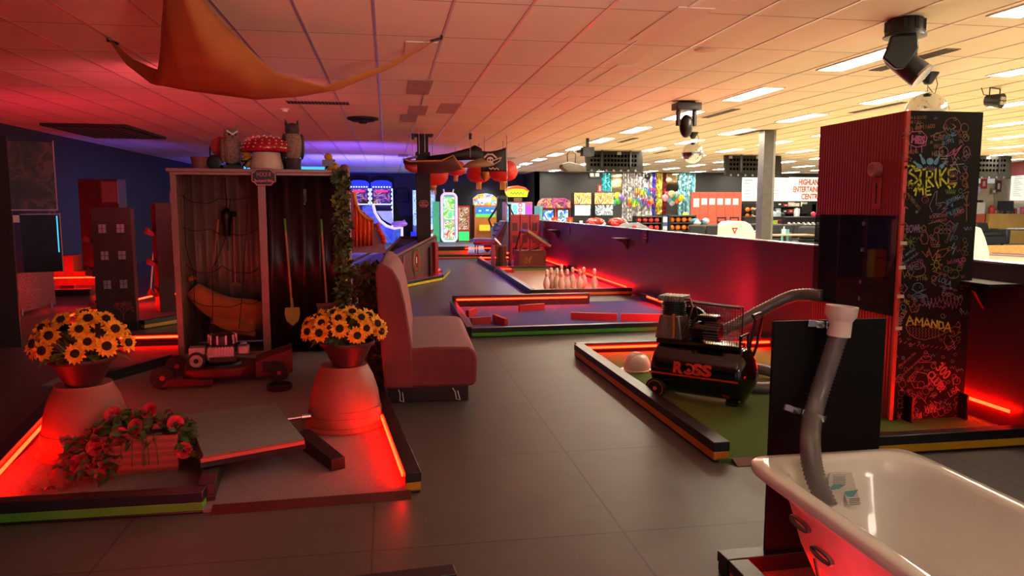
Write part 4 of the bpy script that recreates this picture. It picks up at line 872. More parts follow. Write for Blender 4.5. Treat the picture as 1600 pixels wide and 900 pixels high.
# ------------------------------------------------ circus slide behind the garland
t = thing('circus_ramp', 'grey curved slide board with draped shiny red and orange curtain', 'slide', (-.75, 14.6, 0), 0)
def xz(px, py, Y_): p = gy(px, py, Y_); return (p.x + .75, p.z)
MB().use(mat('slide_board', '8a6c78', .5)).vprism([xz(548, 395, 14.6), xz(603, 395, 14.6), xz(600, 375, 14.6), xz(590, 355, 14.6), xz(578, 340, 14.6), xz(562, 330, 14.6), xz(556, 310, 14.6), xz(548, 300, 14.6)], 0, .05).build('side_board', t)
cur = wave_mat('curtain_foil', 'c84018', 'e88a30', 5, .35, 2, 'X', metal=.45); 
g = []
for zi in range(5):
    row = []
    for i in range(50):
        u = i / 49; px = 553 + 30 * u; top = 315 + 28 * u ** .8; bot = 386 - 2 * u; py = top + (bot - top) * zi / 4; p = gy(px, py, 14.5)
        row.append((p.x + .75, -.12 + .04 * sin(u * 30) * (.4 + zi * .2), p.z))
    g.append(row)
MB().use(cur).grid(g).build('curtain', t, solid=.004, smooth=60)
mb = MB().use(mat('gold_trim', 'c8923c', .4, .3)); mb.tube([(gy(x, y, 14.45).x + .75, -.14, gy(x, y, 14.45).z) for x, y in [(553, 300), (556, 318), (563, 332), (572, 341), (584, 344)]], .03, 8).build('valance', t)
mb = MB().use(mat('berry_red', 'c84040', .5))
for k, (x, y) in enumerate([(590, 352), (593, 360), (596, 366), (599, 371), (600, 377)]): p = gy(x, y, 14.5); mb.ball((p.x + .75, -.05, p.z), .05, 10, 8)
mb.build('bead_lights', t)

# ------------------------------------------------ black column with sign, ramp hole
CX, CY = .765, 16.25
t = thing('black_column', 'black square column with hole plaque behind the silver edged ramp', 'column', (CX, CY, 0))
MB().use(BLKM).box(-.15, .15, -.15, .15, 0, 2.75).box(-.115, .115, -.13, .13, 2.751, 3.08).box(-.22, .22, -.18, .18, 3.081, 3.129).build('shaft', t, bev=.006)
t2 = thing('hole_sign', 'black hole plaque with pink outline on the black column', 'sign', (CX, CY - .152, 1.65))
plaque(t2, .10, .075, 'HOLE 7', 'STRIKE', .045, .036)
t = thing('ramp_course', 'black ramp hole with silver edges and round target on its side panel', 'mini golf course', (0, 0, 0), 0, 'mini golf courses')
A = V((-.2, 13.95, 0)); B = V((.98, 16.0, 0)); d = (B - A).normalized(); n = V((-d.y, d.x, 0))
def wp(px, py, off=0):   # pixel on the vertical plane of the side panel
    P0 = A + n * off; r = ray(px, py); k = ((P0 - CAM).dot(n)) / r.dot(n); return CAM + r * k
sp = [(604, 412), (683, 370), (684, 430), (631, 440), (620, 442), (604, 446)]
pts = [wp(*q) for q in sp]
MB().use(mat('ramp_side', '3a3034', .45, var=.15)).add(pts + [p + n * .05 for p in pts], [tuple(range(6)), tuple(range(6, 12))[::-1]] + [(i, i + 6, (i + 1) % 6 + 6, (i + 1) % 6) for i in range(6)]).build('side_panel', t)
a0, a1 = wp(603, 410.5), wp(680, 370)
MB().use(CHROME).tube([a0 + V((0, 0, .02)), a1 + V((0, 0, .02))], .03, 4).build('edge_rail', t)
m0, m1 = wp(631, 399, -.012), wp(630, 440, -.012)
MB().use(FRM).tube([m0, m1], .012, 4).build('panel_joint', t)
ctr = wp(651, 407, -.01); mb = MB().use(mat('target_red', 'a84030', .5)).at(Matrix.Translation(ctr) @ Matrix.Rotation(math.atan2(d.y, d.x), 4, 'Z'))
mb.stroke([(.09 * cos(a * pi / 10), .18 * sin(a * pi / 10)) for a in range(20)], .05, closed=True).use(mat('target_olive', '5a5a38', .5)).stroke([(.15 * cos(a * pi / 10), .26 * sin(a * pi / 10)) for a in range(20)], .035, closed=True).use(WHT).stroke([(0, -.04), (0, .06)], .03).build('target_print', t)
b0, b1 = a0 + n * .75 + V((0, 0, .0)), a1 + n * .75
MB().use(BLK).hexa([a0 + n * .05 - V((0, 0, .12)), a1 + n * .05 - V((0, 0, .12)), b1 - V((0, 0, .12)), b0 - V((0, 0, .12))], [a0 + n * .05 - V((0, 0, .08)), a1 + n * .05 - V((0, 0, .08)), b1 - V((0, 0, .08)), b0 - V((0, 0, .08))]).build('ramp_deck', t)
MB().use(CHROME).tube([b0, b0.lerp(b1, .45)], .022, 4).build('far_rail', t)
c0, c1 = b0 + V((.0, .3, 0)), gy(625, 371, 16.6)
MB().use(RB).tube([gy(601, 397, 15.2), gy(625, 371.5, 16.4)], .035, 4).tube([gy(625, 371.5, 16.4), gy(652, 371.5, 16.4)], .035, 4).build('back_rim', t)
MB().use(BLKM).add([gy(603, 398, 15.25), gy(626, 373, 16.42), gy(652, 373, 16.42), gy(652, 392, 16.0)], [(0, 1, 2, 3)]).build('back_board', t, solid=.02)
q = wp(679, 378, -.03); MB().use(mat('redlit_post', '7a1822', .45)).at(Matrix.Translation((q.x, q.y, 0)) @ Matrix.Rotation(math.atan2(d.y, d.x), 4, 'Z')).box(-.07, .07, -.05, .06, .02, q.z).build('end_post', t)  # post coloured red for the red light falling on it
MB().use(BLK).at(Matrix.Translation((q.x - .1, q.y - .14, 0)) @ Matrix.Rotation(math.atan2(d.y, d.x), 4, 'Z')).box(-.07, .06, -.03, .05, .1, q.z - .1).build('side_buttress', t)
p = wp(672, 366, .2); MB().use(mat('grey_card', '9a9490', .5)).at(Matrix.Translation(p)).vprism([(-.1, -.05), (.06, .02), (.08, .12), (-.08, .05)], 0, .01).build('flap', t)
E0, E1, E2, E3 = (-.62, 13.15), (1.10, 15.95), (1.42, 17.9), (.9, 18.8)
MB().use(REDC).prism([(-.62, 13.2), (1.06, 15.95), (1.36, 17.9), (.6, 18.6), (-1.6, 15.0)], .001, .03).build('base', t)
curb(t, E0, E1, YEL); curb(t, (1.12, 15.99), (1.42, 17.8), YEL)
led(t, (1.2, 17.6), (1.0, 16.9), .1); led(t, (.55, 15.35), (.95, 15.95), .05)

# ------------------------------------------------ hanging ship, lanterns, flag
t = thing('hanging_ship', 'dark wooden pirate ship model hanging from the ceiling beside the column', 'model ship', (0, 0, 0))
Yp = 15.2
HULL = mat('hull_brown', '4a3028', .55, var=.2); RD = mat('hull_red', 'a0281c', .45)
def loft(secs, m, nm, **k):
    return MB().use(m).grid(secs).build(nm, t, **k)
secs = []
for px, yt, yb, hw in [(630, 249, 254, .03), (637, 252, 266, .28), (660, 253, 271, .42), (690, 254, 271, .45), (706, 248, 269, .42), (716, 254, 266, .25), (722, 263, 265, .05)]:
    T_ = gy(px, yt, Yp); B_ = gy(px, yb, Yp); secs.append([(T_.x, Yp - hw, T_.z), (T_.x, Yp - hw * .75, (T_.z + B_.z) / 2), (B_.x, Yp, B_.z), (T_.x, Yp + hw * .75, (T_.z + B_.z) / 2), (T_.x, Yp + hw, T_.z)])
loft(secs, HULL, 'hull', solid=.02)
MB().use(RD).grid([[ (gy(px, yt, Yp - .45).x, Yp - .02 - h, gy(px, yt, Yp - .45).z) for px, yt in r] for r, h in (([(632, 256), (640, 257), (652, 257)], .38), ([(633, 263), (641, 268), (652, 270)], .36))]).build('red_plank', t, solid=.01)
rail = [gy(px, y, Yp - .45) for px, y in [(630, 248), (640, 252), (690, 251), (708, 243), (722, 263)]]
MB().use(mat('gold_trim')).tube(rail, .018, 6).build('gold_rail', t)
MB().use(BLKM).add([gy(668, 244, Yp), gy(700, 240, Yp), gy(733, 231, Yp), gy(742, 227, Yp), gy(752, 232, Yp), gy(757, 250, Yp), gy(730, 250, Yp), gy(700, 252, Yp), gy(668, 252, Yp)], [tuple(range(9))]).build('black_sail', t, solid=.02)
MB().use(mat('deck_tan', '8a6a48', .6)).add([gy(720, 262, Yp - .1), gy(732, 253, Yp - .1), gy(752, 247, Yp - .1), (gy(772, 258, Yp - .1)), gy(760, 261, Yp - .1), gy(735, 262, Yp - .1)], [tuple(range(6))]).build('prow_deck', t, solid=.05)
MB().use(mat('deck_tan')).add([gy(627, 249, Yp - .1), gy(652, 243, Yp - .1), gy(652, 247, Yp - .1), gy(636, 251, Yp - .1)], [(0, 1, 2, 3)]).build('stern_deck', t, solid=.04)
for px, y0_, y1_ in [(645, 210, 248), (735, 208, 246), (655, 202, 240), (664, 202, 238)]:
    a = gy(px, y1_, Yp - .2); MB().use(FRM).tube([a, V((a.x, a.y, CZ - .002))], .006, 5).build('hanging_cord', t)
for px in (645, 735):
    a = gy(px, 210, Yp - .2); MB().use(BLK).cyl((a.x, a.y, a.z - .1), (a.x, a.y, a.z + .02), .03, n=10).build('cord_winch', t)
t = thing('pirate_flag', 'black pirate flag with white skull hanging at the ship prow', 'flag', (0, 0, 0))
Yf = 16.0; f0, f1, f2, f3 = gy(750, 235, Yf), gy(791, 230, Yf), gy(791.5, 268, Yf), gy(752, 268, Yf)
g = [[(f0.lerp(f3, v)).lerp(f1.lerp(f2, v), u) + V((0, .04 * sin(u * 7 + v), -.05 * sin(pi * u) * (1 - v))) for u in [i / 14 for i in range(15)]] for v in [j / 6 for j in range(7)]]
MB().use(BLKM).grid(g).build('cloth', t, solid=.004, smooth=180)
ctr = gy(766, 250, Yf - .12); mb = MB().use(mat('skull_white', 'c8c0b8', .6)).at(Matrix.Translation(ctr))
def disc2(mb, cx, cz, rx_, rz_, y=0, n=16): mb.add([(cx + rx_ * cos(2 * pi * i / n), y, cz + rz_ * sin(2 * pi * i / n)) for i in range(n)], [tuple(range(n))])
disc2(mb, 0, -.0, .075, .07); mb.stroke([(-.05, -.08), (.05, -.08)], .05).stroke([(-.13, .05), (-.05, .12), (.05, .12), (.13, .05)], .035).stroke([(-.2, -.12), (.22, .05)], .022).stroke([(.06, -.1), (.2, -.02), (.24, .06)], .018).stroke([(-.02, -.17), (.02, -.2), (.05, -.16), (.1, -.2), (.14, -.17), (.18, -.2)], .02).build('skull_print', t)
mb = MB().use(BLKM).at(Matrix.Translation(ctr + V((0, -.004, 0)))); disc2(mb, -.03, .0, .02, .02); disc2(mb, .03, .0, .02, .02); mb.build('skull_eyes', t)
mb = MB().use(CHROME); mb.tube([(f1.x + .01, Yf, CZ - .002), (f1.x + .02, Yf, .95)], .008, 5).build('thin_pole', t)
LANT = mat('lantern_red', 'b8241a', .5, emit='ff2a10', es=.06, var=.08)
def lantern(px, py, Yl, r, label):
    c_ = gy(px, py, Yl); t = thing('paper_lantern', label, 'paper lantern', (c_.x, Yl, c_.z), 0, 'red paper lanterns')
    prof = [(r * .25, -r * .72)] + [(r * (cos(a) ** .6) * (1.0 + (.02 if i % 2 else 0)), r * .72 * sin(a)) for i, a in enumerate([(-.45 + .9 * k / 14) * pi * .97 for k in range(15)])] + [(r * .25, r * .72)]
    MB().use(LANT).lathe(prof, 28).build('shade', t, smooth=60)
    GT = mat('lantern_gold', 'd89838', .4)
    MB().use(GT).cyl((0, 0, -r * .82), (0, 0, -r * .72), r * .26).cyl((0, 0, r * .72), (0, 0, r * .8), r * .26).build('collar', t)
    mb = MB().use(GT)
    for i in range(12): a = 2 * pi * i / 12; mb.cyl((r * .2 * cos(a), r * .2 * sin(a), -r * 1.3), (r * .2 * cos(a), r * .2 * sin(a), -r * .82), .006, n=4)
    mb.build('tassel', t)
    MB().use(BLK).cyl((0, 0, r * .8), (0, 0, CZ - c_.z - .002), .004, n=4).build('cord', t)
lantern(676, 272, 17.2, .36, 'red paper lantern half hidden behind the ship hull')
lantern(748, 271, 18.3, .30, 'red paper lantern behind the pirate flag, left one')
lantern(786, 267, 17.4, .34, 'red paper lantern right of the pirate flag')
lantern(712, 263, 19.5, .26, 'red paper lantern partly hidden above the ship prow')
t = thing('gold_pendant', 'small golden cone ornament hanging below the pirate flag', 'ornament', gy(757, 272, 16.6))
MB().use(mat('gold_paint', 'a8842c', .35, .6)).lathe([(.001, -.18), (.04, -.13), (.11, 0), (.09, .06), (.001, .08)], 16).build('cone', t)
zz = t.location.z; MB().use(BLK).cyl((0, 0, .08), (0, 0, CZ - zz - .002), .004, n=4).build('cord', t)
# ------------------------------------------------ arcade machines (Y about 30 to 35)
def AX(px, Y_): return gy(px, 322, Y_).x
def AZ(py, Y_, px=700): return gy(px, py, Y_).z
FZ = .016
def mach(name, label, cat, px0, px1, Y_, group='arcade machines'):
    x0, x1 = AX(px0, Y_), AX(px1, Y_); t = thing(name, label, cat, ((x0 + x1) / 2, Y_, FZ), 0, group); return t, x1 - x0
BLUEG = mat('blue_neon', '2840ff', .4, emit='3858ff', es=1.5); WHG = mat('white_led', 'c8d8ff', .4, emit='c8d8ff', es=1.6)
def bluetower(px0, px1, label, Y_=33.5):
    t, W = mach('arcade_machine', label, 'arcade machine', px0, px1, Y_); H1 = AZ(282, Y_) - FZ
    z1 = AZ(295, Y_) - FZ
    MB().use(mat('arcade_navy', '101440', .4)).box(-W / 2, W / 2, 0, .9, 0, z1).build('cabinet', t)
    top = [(-W / 2, z1 + .01), (W / 2, z1 + .01), (W / 2, H1 - .12), (W * .3, H1 - .02), (0, H1), (-W * .3, H1 - .02), (-W / 2, H1 - .12)]
    MB().use(mat('blue_marquee', '1424c8', .4, emit='2038ff', es=.8)).vprism(top, .0, .8).build('marquee', t)
    mb = MB().use(WHG)
    for i in range(7): mb.box(-W * .42 + i * W * .13, -W * .42 + i * W * .13 + W * .07, -.02, -.001, z1 + .04, z1 + .1)
    for i in range(9): mb.box(-W / 2, -W / 2 + .05, -.02, -.001, z1 - .2 * i - .1, z1 - .2 * i); mb.box(W / 2 - .05, W / 2, -.02, -.001, z1 - .2 * i - .1, z1 - .2 * i)
    mb.build('bulbs', t)
    za = AZ(318, Y_) - FZ
    s_ = MB().use(screen_mat('arcade_screen_a', ['200c20', '803028', 'b0805a', '302040', '101020'], .8, 3)).box(-W * .38, W * .38, -.015, -.001, za, z1 - .02).build('screen', t)
    MB().use(mat('pink_neon', 'ff3060', .4, emit='ff2858', es=1.5)).box(-W * .3, W * .3, -.025, -.0155, z1 - .16, z1 - .07).build('title_bar', t)
    MB().use(WHG).box(-W * .45, W * .45, -.03, -.0155, za - .06, za - .01).box(-W / 2 - .03, -W / 2, -.05, .0, 0, z1).box(W / 2, W / 2 + .03, -.05, .0, 0, z1).build('light_edges', t)
    return t, W
bluetower(546, 577, 'blue lit tower arcade machine, left one behind the garland', 34.2)
t, W = bluetower(580, 613, 'blue lit tower arcade machine with red title, right of its twin', 34.2)
# snow slope game
Ys = 31.8; t, W = mach('slide_game', 'blue winter themed slope arcade game with white curved edge', 'arcade machine', 566, 628, Ys)
def q(px, py): p = gy(px, py, Ys); return (p.x - t.location.x, p.z - FZ)
side = [q(566, 322), q(583, 320), q(586, 332), q(594, 345), q(604, 353), q(616, 357), q(627, 356), q(627, 380), q(604, 380), q(566, 370)]
MB().use(screen_mat('winter_side', ['18307a', '1c4090', '2a68a8', '286040', '1c3888'], .35, 1.6)).vprism(side, 0, .08).build('side_panel', t)
MB().use(mat('ice_white', 'b8c8f0', .4, emit='a8b8ff', es=.35)).hexa([q(598, 340) + () if 0 else (q(598, 343)[0], .3, q(598, 343)[1]), (q(616, 353)[0], .3, q(616, 353)[1]), (q(616, 353)[0], 1.3, q(616, 353)[1]), (q(598, 343)[0], 1.3, q(598, 343)[1])], [(q(588, 330)[0], .3, q(588, 330)[1]), (q(612, 330)[0], .3, q(612, 330)[1]), (q(612, 330)[0], 1.3, q(612, 330)[1]), (q(588, 330)[0], 1.3, q(588, 330)[1])]).build('snow_slope', t)
MB().use(mat('edge_pinkwhite', 'd8c8ff', .4, emit='d0c0ff', es=1.0)).tube([(a, -.02, b) for a, b in [q(583, 320), q(586, 332), q(594, 345), q(604, 353), q(616, 357), q(628, 356), q(628, 374)]], .06, 8).build('edge_light', t)
mb = MB().use(mat('ice_disc', '9aa8c8', .5)).cyl((q(574, 328)[0], -.06, q(574, 328)[1]), (q(574, 328)[0], -.001, q(574, 328)[1]), .12, n=20).build('round_badge', t)
MB().use(mat('pink_cannon', 'd8a0d8', .4)).ball((q(624, 350)[0], .1, q(624, 350)[1]), (.35, .2, .13), 14, 8).cyl((q(628, 349)[0], .1, q(628, 349)[1]), (q(634, 347)[0], .1, q(634, 347)[1]), .09, .12, 12).build('toy_cannon', t)
# wall speaker
t = thing('wall_speaker', 'black wall speaker high on the dark arcade wall', 'speaker', (AX(629, 35.3), 35.35, AZ(303, 35.3)))
MB().use(BLKM).box(-.28, .28, -.2, .2, -.38, .25).build('box', t, bev=.02); MB().use(mat('speaker_mesh', '1c2028', .8)).box(-.24, .24, -.22, -.201, -.34, .21).build('grille', t)
# ball drop tube game, both sides of column
Yb = 34.3; t, W = mach('arcade_machine', 'tall white pearl lit crane machine partly behind the black column', 'arcade machine', 645, 681, Yb); H1 = AZ(298, Yb)
mb = MB().use(mat('silver_cab', '9aa4b8', .4)).box(-W / 2, W / 2, 0, 1.0, 0, H1).build('cabinet', t)
m_ = screen_mat('bubbles', ['5070b0', '90b8e8', 'd8f0ff', '6088c0', 'b0d8ff'], .9, 9)
MB().use(m_).box(-W / 2, -W / 2 + .2, -.02, -.001, .7, H1).box(W / 2 - .26, W / 2 - .04, -.02, -.001, .7, H1).box(-W * .3, W * .2, -.02, -.001, 1.0, H1 - .1).build('bubble_window', t)
MB().use(mat('blue_box', '1830d0', .4, emit='1830ff', es=.6)).box(-W / 2 - .12, -W / 2 + .45, -.45, -.05, 0, .42).build('blue_base', t)
MB().use(WHG).box(W * .18, W * .42, -.25, -.02, .1, .75).build('payout_box', t)
# green cactus crane with rainbow edge
Yb = 33.0
t, W = mach('crane_machine', 'rounded claw machine with rainbow edge light and green prizes', 'arcade machine', 690, 713, Yb); H1 = AZ(303, Yb)
def rr(w_, h0, h1, r, n=6):
    P = []
    for cx, cz, a0 in ((w_ - r, h1 - r, 0), (-w_ + r, h1 - r, 90), (-w_ + r, h0 + r, 180), (w_ - r, h0 + r, 270)):
        for i in range(n + 1): a = R(a0 + 90 * i / n); P.append((cx + r * cos(a), cz + r * sin(a)))
    return P
MB().use(mat('cab_mint', '9ac8c0', .4)).vprism(rr(W / 2 - .02, .02, H1 - .02, .18), 0, 1.0).build('cabinet', t)
m_ = bpy.data.materials.new('rainbow_edge'); m_.use_nodes = True; N_ = m_.node_tree.nodes; L_ = m_.node_tree.links; b_ = N_['Principled BSDF']
tc = N_.new('ShaderNodeTexCoord'); sx = N_.new('ShaderNodeSeparateXYZ'); L_.new(tc.outputs['Object'], sx.inputs[0]); mr = N_.new('ShaderNodeMath'); mr.operation = 'MULTIPLY_ADD'; mr.inputs[1].default_value = .28; mr.inputs[2].default_value = .52
L_.new(sx.outputs[2], mr.inputs[0]); hs = N_.new('ShaderNodeCombineColor'); hs.mode = 'HSV'; L_.new(mr.outputs[0], hs.inputs[0]); hs.inputs[1].default_value = .65; hs.inputs[2].default_value = 1
L_.new(hs.outputs[0], b_.inputs['Emission Color']); b_.inputs['Emission Strength'].default_value = .5
P_ = rr(W / 2, .02, H1, .2)
MB().use(m_).tube([(a, -.03, b) for a, b in P_], .05, 8, closed=True).build('edge_light', t)
MB().use(screen_mat('prizes_green', ['48b830', 'a8f060', 'e8ffd0', '58d048', '60e8a0'], 1.1, 3)).box(-W * .36, W * .36, -.02, -.001, 1.0, H1 - .16).build('prize_window', t)
MB().use(screen_mat('prizes_pink', ['d85848', 'e8f0d8', '60c040', 'f09080', 'f8f8f0'], .9, 3)).box(-W * .36, W * .36, -.02, -.001, .12, .95).build('lower_panel', t)
MB().use(WHT).cyl((-W * .28, .2, H1), (-W * .34, .2, H1 + .2), .035).cyl((W * .28, .2, H1), (W * .34, .2, H1 + .2), .035).build('antenna', t)
MB().use(mat('green_side', '50c070', .4, emit='40c060', es=.4)).box(-W / 2 - .35, -W / 2 - .08, .1, 1.0, 0, H1 - .35).build('side_extension', t)
# red small prize cabinet
t, W = mach('prize_cabinet', 'small red framed prize cabinet left of the balloon arcade screen', 'arcade machine', 715, 734, Yb); H1 = AZ(322, Yb)
MB().use(mat('red_frame', 'c03828', .4)).box(-W / 2, W / 2, 0, .8, 0, H1).build('cabinet', t, bev=.02)
MB().use(screen_mat('prizes_mix', ['7a1c18', 'c8a050', '304828', 'e0d8c0', 'a83020'], .7, 6)).box(-W * .42, W * .42, -.02, -.001, .55, H1 - .08).build('window', t)
MB().use(mat('green_lit', '30d060', .4, emit='30ff70', es=.8)).box(-W * .42, W * .42, -.02, -.001, .05, .45).build('base_light', t)
# big colourful screen game
t, W = mach('arcade_machine', 'large arcade machine with colourful topper and blue green screen', 'arcade machine', 741, 776, Yb); H1 = AZ(325, Yb)
zs = AZ(340, Yb) - 0; MB().use(mat('orange_cab', 'c88028', .4)).box(-W / 2, W / 2, 0, 1, 0, AZ(321, Yb)).build('cabinet', t, bev=.02)
MB().use(screen_mat('topper', ['e8c030', 'd84830', '50a8e0', 'f0f0e0', '60b840'], .9, 4)).vprism([(-W * .5, AZ(321, Yb)), (W * .5, AZ(321, Yb)), (W * .52, AZ(310, Yb)), (W * .3, AZ(304, Yb)), (0, AZ(302.5, Yb)), (-W * .3, AZ(304, Yb)), (-W * .52, AZ(310, Yb))], 0, .4).build('topper', t)
MB().use(WHG).box(-W * .25, W * .25, -.02, -.001, AZ(316, Yb), AZ(310, Yb)).build('name_plate', t)
MB().use(mat('screen_sky', '1868d8', .3, emit='2078f0', es=1)).box(-W * .44, W * .44, -.02, -.001, AZ(335, Yb), AZ(324, Yb)).use(mat('screen_grass', '50c848', .3, emit='60d850', es=1)).box(-W * .44, W * .44, -.02, -.001, AZ(340, Yb), AZ(335.1, Yb)).use(WHG).box(-W * .3, -W * .2, -.025, -.0205, AZ(331, Yb), AZ(329, Yb)).box(W * .02, W * .14, -.025, -.0205, AZ(330, Yb), AZ(328, Yb)).box(W * .25, W * .36, -.025, -.0205, AZ(331.5, Yb), AZ(329, Yb)).build('screen', t)
MB().use(mat('yellow_lit', 'ffd030', .4, emit='ffc820', es=.6)).box(-W * .3, W * .35, -.35, -.03, .5, .75).build('control_deck', t)
# hex honey machine
Yh = 31.5; t, W = mach('arcade_machine', 'arcade machine with yellow arched sign and glowing blue hexagon rings', 'arcade machine', 790, 832, Yh)
z0_ = AZ(316, Yh); MB().use(mat('pink_cab', 'b87090', .4)).box(-W / 2, W / 2, 0, 1, 0, z0_).build('cabinet', t, bev=.02)
MB().use(mat('white_lit_panel', 'a8e8f8', .4, emit='88d8f0', es=.5)).box(-W * .46, W * .22, -.02, -.001, AZ(345, Yh), AZ(318, Yh)).build('ring_panel', t)
mb = MB().use(mat('cyan_ring', '10b8d8', .4, emit='10c8f0', es=1.1)).at(Matrix.Translation((0, -.03, 0)))
for i in range(3):
    for j in range(4):
        cx = -W * .36 + i * W * .2; cz = AZ(321, Yh) - .22 * j - (.11 if i % 2 else 0)
        if i == 2: mb.use(mat('red_ring', 'e03020', .4, emit='ff3818', es=1))
        mb.stroke([(cx + .08 * cos(R(60 * k)), cz + .08 * sin(R(60 * k))) for k in range(6)], .035, closed=True)
    
mb.build('hexagon_rings', t)
MB().use(mat('yellow_sign', 'f0e020', .4, emit='f0e818', es=1.1)).vprism([(-W * .42, AZ(308, Yh)), (W * .3, AZ(308, Yh)), (W * .34, AZ(300, Yh)), (W * .18, AZ(296, Yh)), (0 - W * .1, AZ(295, Yh)), (-W * .36, AZ(296.5, Yh)), (-W * .5, AZ(300, Yh))], 0, .2).build('topper_sign', t)
MB().use(mat('sign_green', '2a8a3a', .4)).at(Matrix.Translation((-W * .06, -.012, 0))).stroke([(-.34 + .07 * i, AZ(302.5, Yh) + (.05 if i % 2 else -.04)) for i in range(10)], .035).build('sign_script', t)
MB().use(mat('red_roof', 'c84828', .4, emit='e05828', es=.3)).tube([(-W * .5, .1, AZ(299, Yh)), (-W * .36, .1, AZ(294, Yh)), (-W * .06, .1, AZ(292, Yh)), (W * .22, .1, AZ(294.5, Yh)), (W * .36, .1, AZ(300, Yh))], .06, 8).build('arch_trim', t)
MB().use(mat('purple_lit', 'a040e0', .4, emit='a040ff', es=.8)).box(W * .27, W * .46, -.02, -.001, AZ(343, Yh), AZ(322, Yh)).build('side_light', t)
MB().use(mat('brown_pic', '7a5a30', .5)).box(-W * .2, W * .1, -.03, -.001, AZ(315, Yh), AZ(309.5, Yh)).build('small_display', t)
# air hockey table
Ya = 26.5; x0, x1 = AX(768, Ya), AX(817, Ya)
t = thing('air_hockey_table', 'blue air hockey table with black overhead goal arms', 'game table', ((x0 + x1) / 2, Ya, FZ)); W = x1 - x0
NV = mat('table_navy', '1c2050', .35)
MB().use(NV).box(-W / 2, W / 2, -.45, .45, .68, .84).use(RBAR).box(-W / 2, W / 2, -.46, .46, .842, .87).build('table_top', t, bev=.02)
MB().use(mat('hockey_side', '30303c', .4)).box(-W * .32, W * .45, -.4, .4, .38, .68).use(mat('hockey_art', 'a86040', .4)).box(-W * .32, -W * .1, -.41, -.401, .4, .66).build('apron', t)
for sx in (-1, 1): MB().use(NV).prism([(sx * W * .36 - .12, -.3), (sx * W * .36 + .12, -.3), (sx * W * .36 + .12, .3), (sx * W * .36 - .12, .3)], 0, .68).build('leg', t, bev=.02)
MB().use(BLK).tube([(-W / 2, 0, .84), (-W / 2 - .1, 0, 1.1), (-W * .35, 0, 1.5), (-W * .2, 0, 1.86)], .04, 8).tube([(W * .38, 0, .86), (W * .1, 0, 1.5), (-W * .1, 0, 1.84)], .03, 8).box(-W * .3, -.0, -.2, .2, 1.84, 1.95).build('score_arm', t)
tag(MB().use(RBAR).ball((0, 0, .16), (.13, .13, .16), 14, 10).build('red_bin', loc=(AX(759, 26), 25.6, FZ)), 'small dark red rounded bin left of the air hockey table', 'bin')
# grey cube + tufted chair
p = gz(790, 398, 0)
tag(MB().use(mat('slate_box', '3a3a58', .5)).box(-.28, .28, -.3, .3, 0, 1.0).use(WHT).box(-.2, -.14, -.305, -.301, .7, .85).build('storage_box', loc=(AX(786, 25.6), 25.62, FZ), bev=.01), 'slate blue upright box behind the tufted chair', 'box')
t = thing('tufted_chair', 'purple tufted lounge chair facing left on the arcade carpet', 'chair', (AX(768, 24.6), 24.85, FZ), 0)
PUR = mat('purple_velvet', '3a3470', .6, sheen=.4, var=.15); PURD = mat('purple_dark', '2c1228', .6)
MB().use(PURD).box(-.55, .15, -.4, .4, .28, .36).use(PUR).box(-.57, .12, -.4, .4, .361, .50).build('seat', t, bev=.03)
MB().use(PURD).vprism([(.12, .30), (.30, .34), (.56, 1.06), (.46, 1.08), (.14, .5)], -.42, .42).use(PUR).vprism([(.05, .45), (.14, .45), (.46, 1.09), (.36, 1.09)], -.40, .40).build('backrest', t, bev=.025)
mb = MB().use(PURD)
for i in range(4):
    for j in range(3): mb.ball((.09 + .08 * j + .02, -.3 + .2 * i, .6 + .16 * j), .02, 8, 6)
mb.build('buttons', t)
for x in (-.48, .2):
    for y in (-.35, .35): MB().use(BLK).cyl((x, y, 0), (x, y, .28), .018, n=8).build('leg', t)
# red locker doors against half wall
t = thing('locker_door', 'tall dark red panelled door leaning behind the treasure chest', 'door', (3.60, 21.0, 0.0), R(0))
x0, x1 = gz(793, 408, 0), gz(825, 408, 0)
LK = wave_mat('locker_red', '8a2030', 'a83040', 6, .45, 3, 'X', stretch=(1, 1, 3))
za = 1.6 - (335 - 322) / F * 21.3
mb = MB().use(LK)
for i in range(3): mb.box(-.14 + i * .29, .13 + i * .29, 0, .03, .06, za)
mb.build('door_board', t, bev=.006)
mb = MB().use(mat('locker_dark', '4a1420', .5)).box(-.16, .72, .031, .06, .06, za)
for i in range(3):
    for z in (.2, .55, .9): mb.box(-.08 + i * .29, .07 + i * .29, -.012, -.001, z, z + .22)
mb.build('raised_panels', t)
# far orange step / curb across
course('far mini golf course in front of the arcade carpet with red glow', [(1.2, 22.6), (4.3, 22.6), (4.3, 24.3), (1.2, 24.3)], REDC, [((1.2, 22.55), (4.3, 22.55), ORANGE), ((1.2, 24.35), (2.6, 24.35), ORANGE, .28)], [((2.5, 24.2), (3.5, 24.2), .22), ((3.5, 24.2), (4.25, 22.7), .1)])
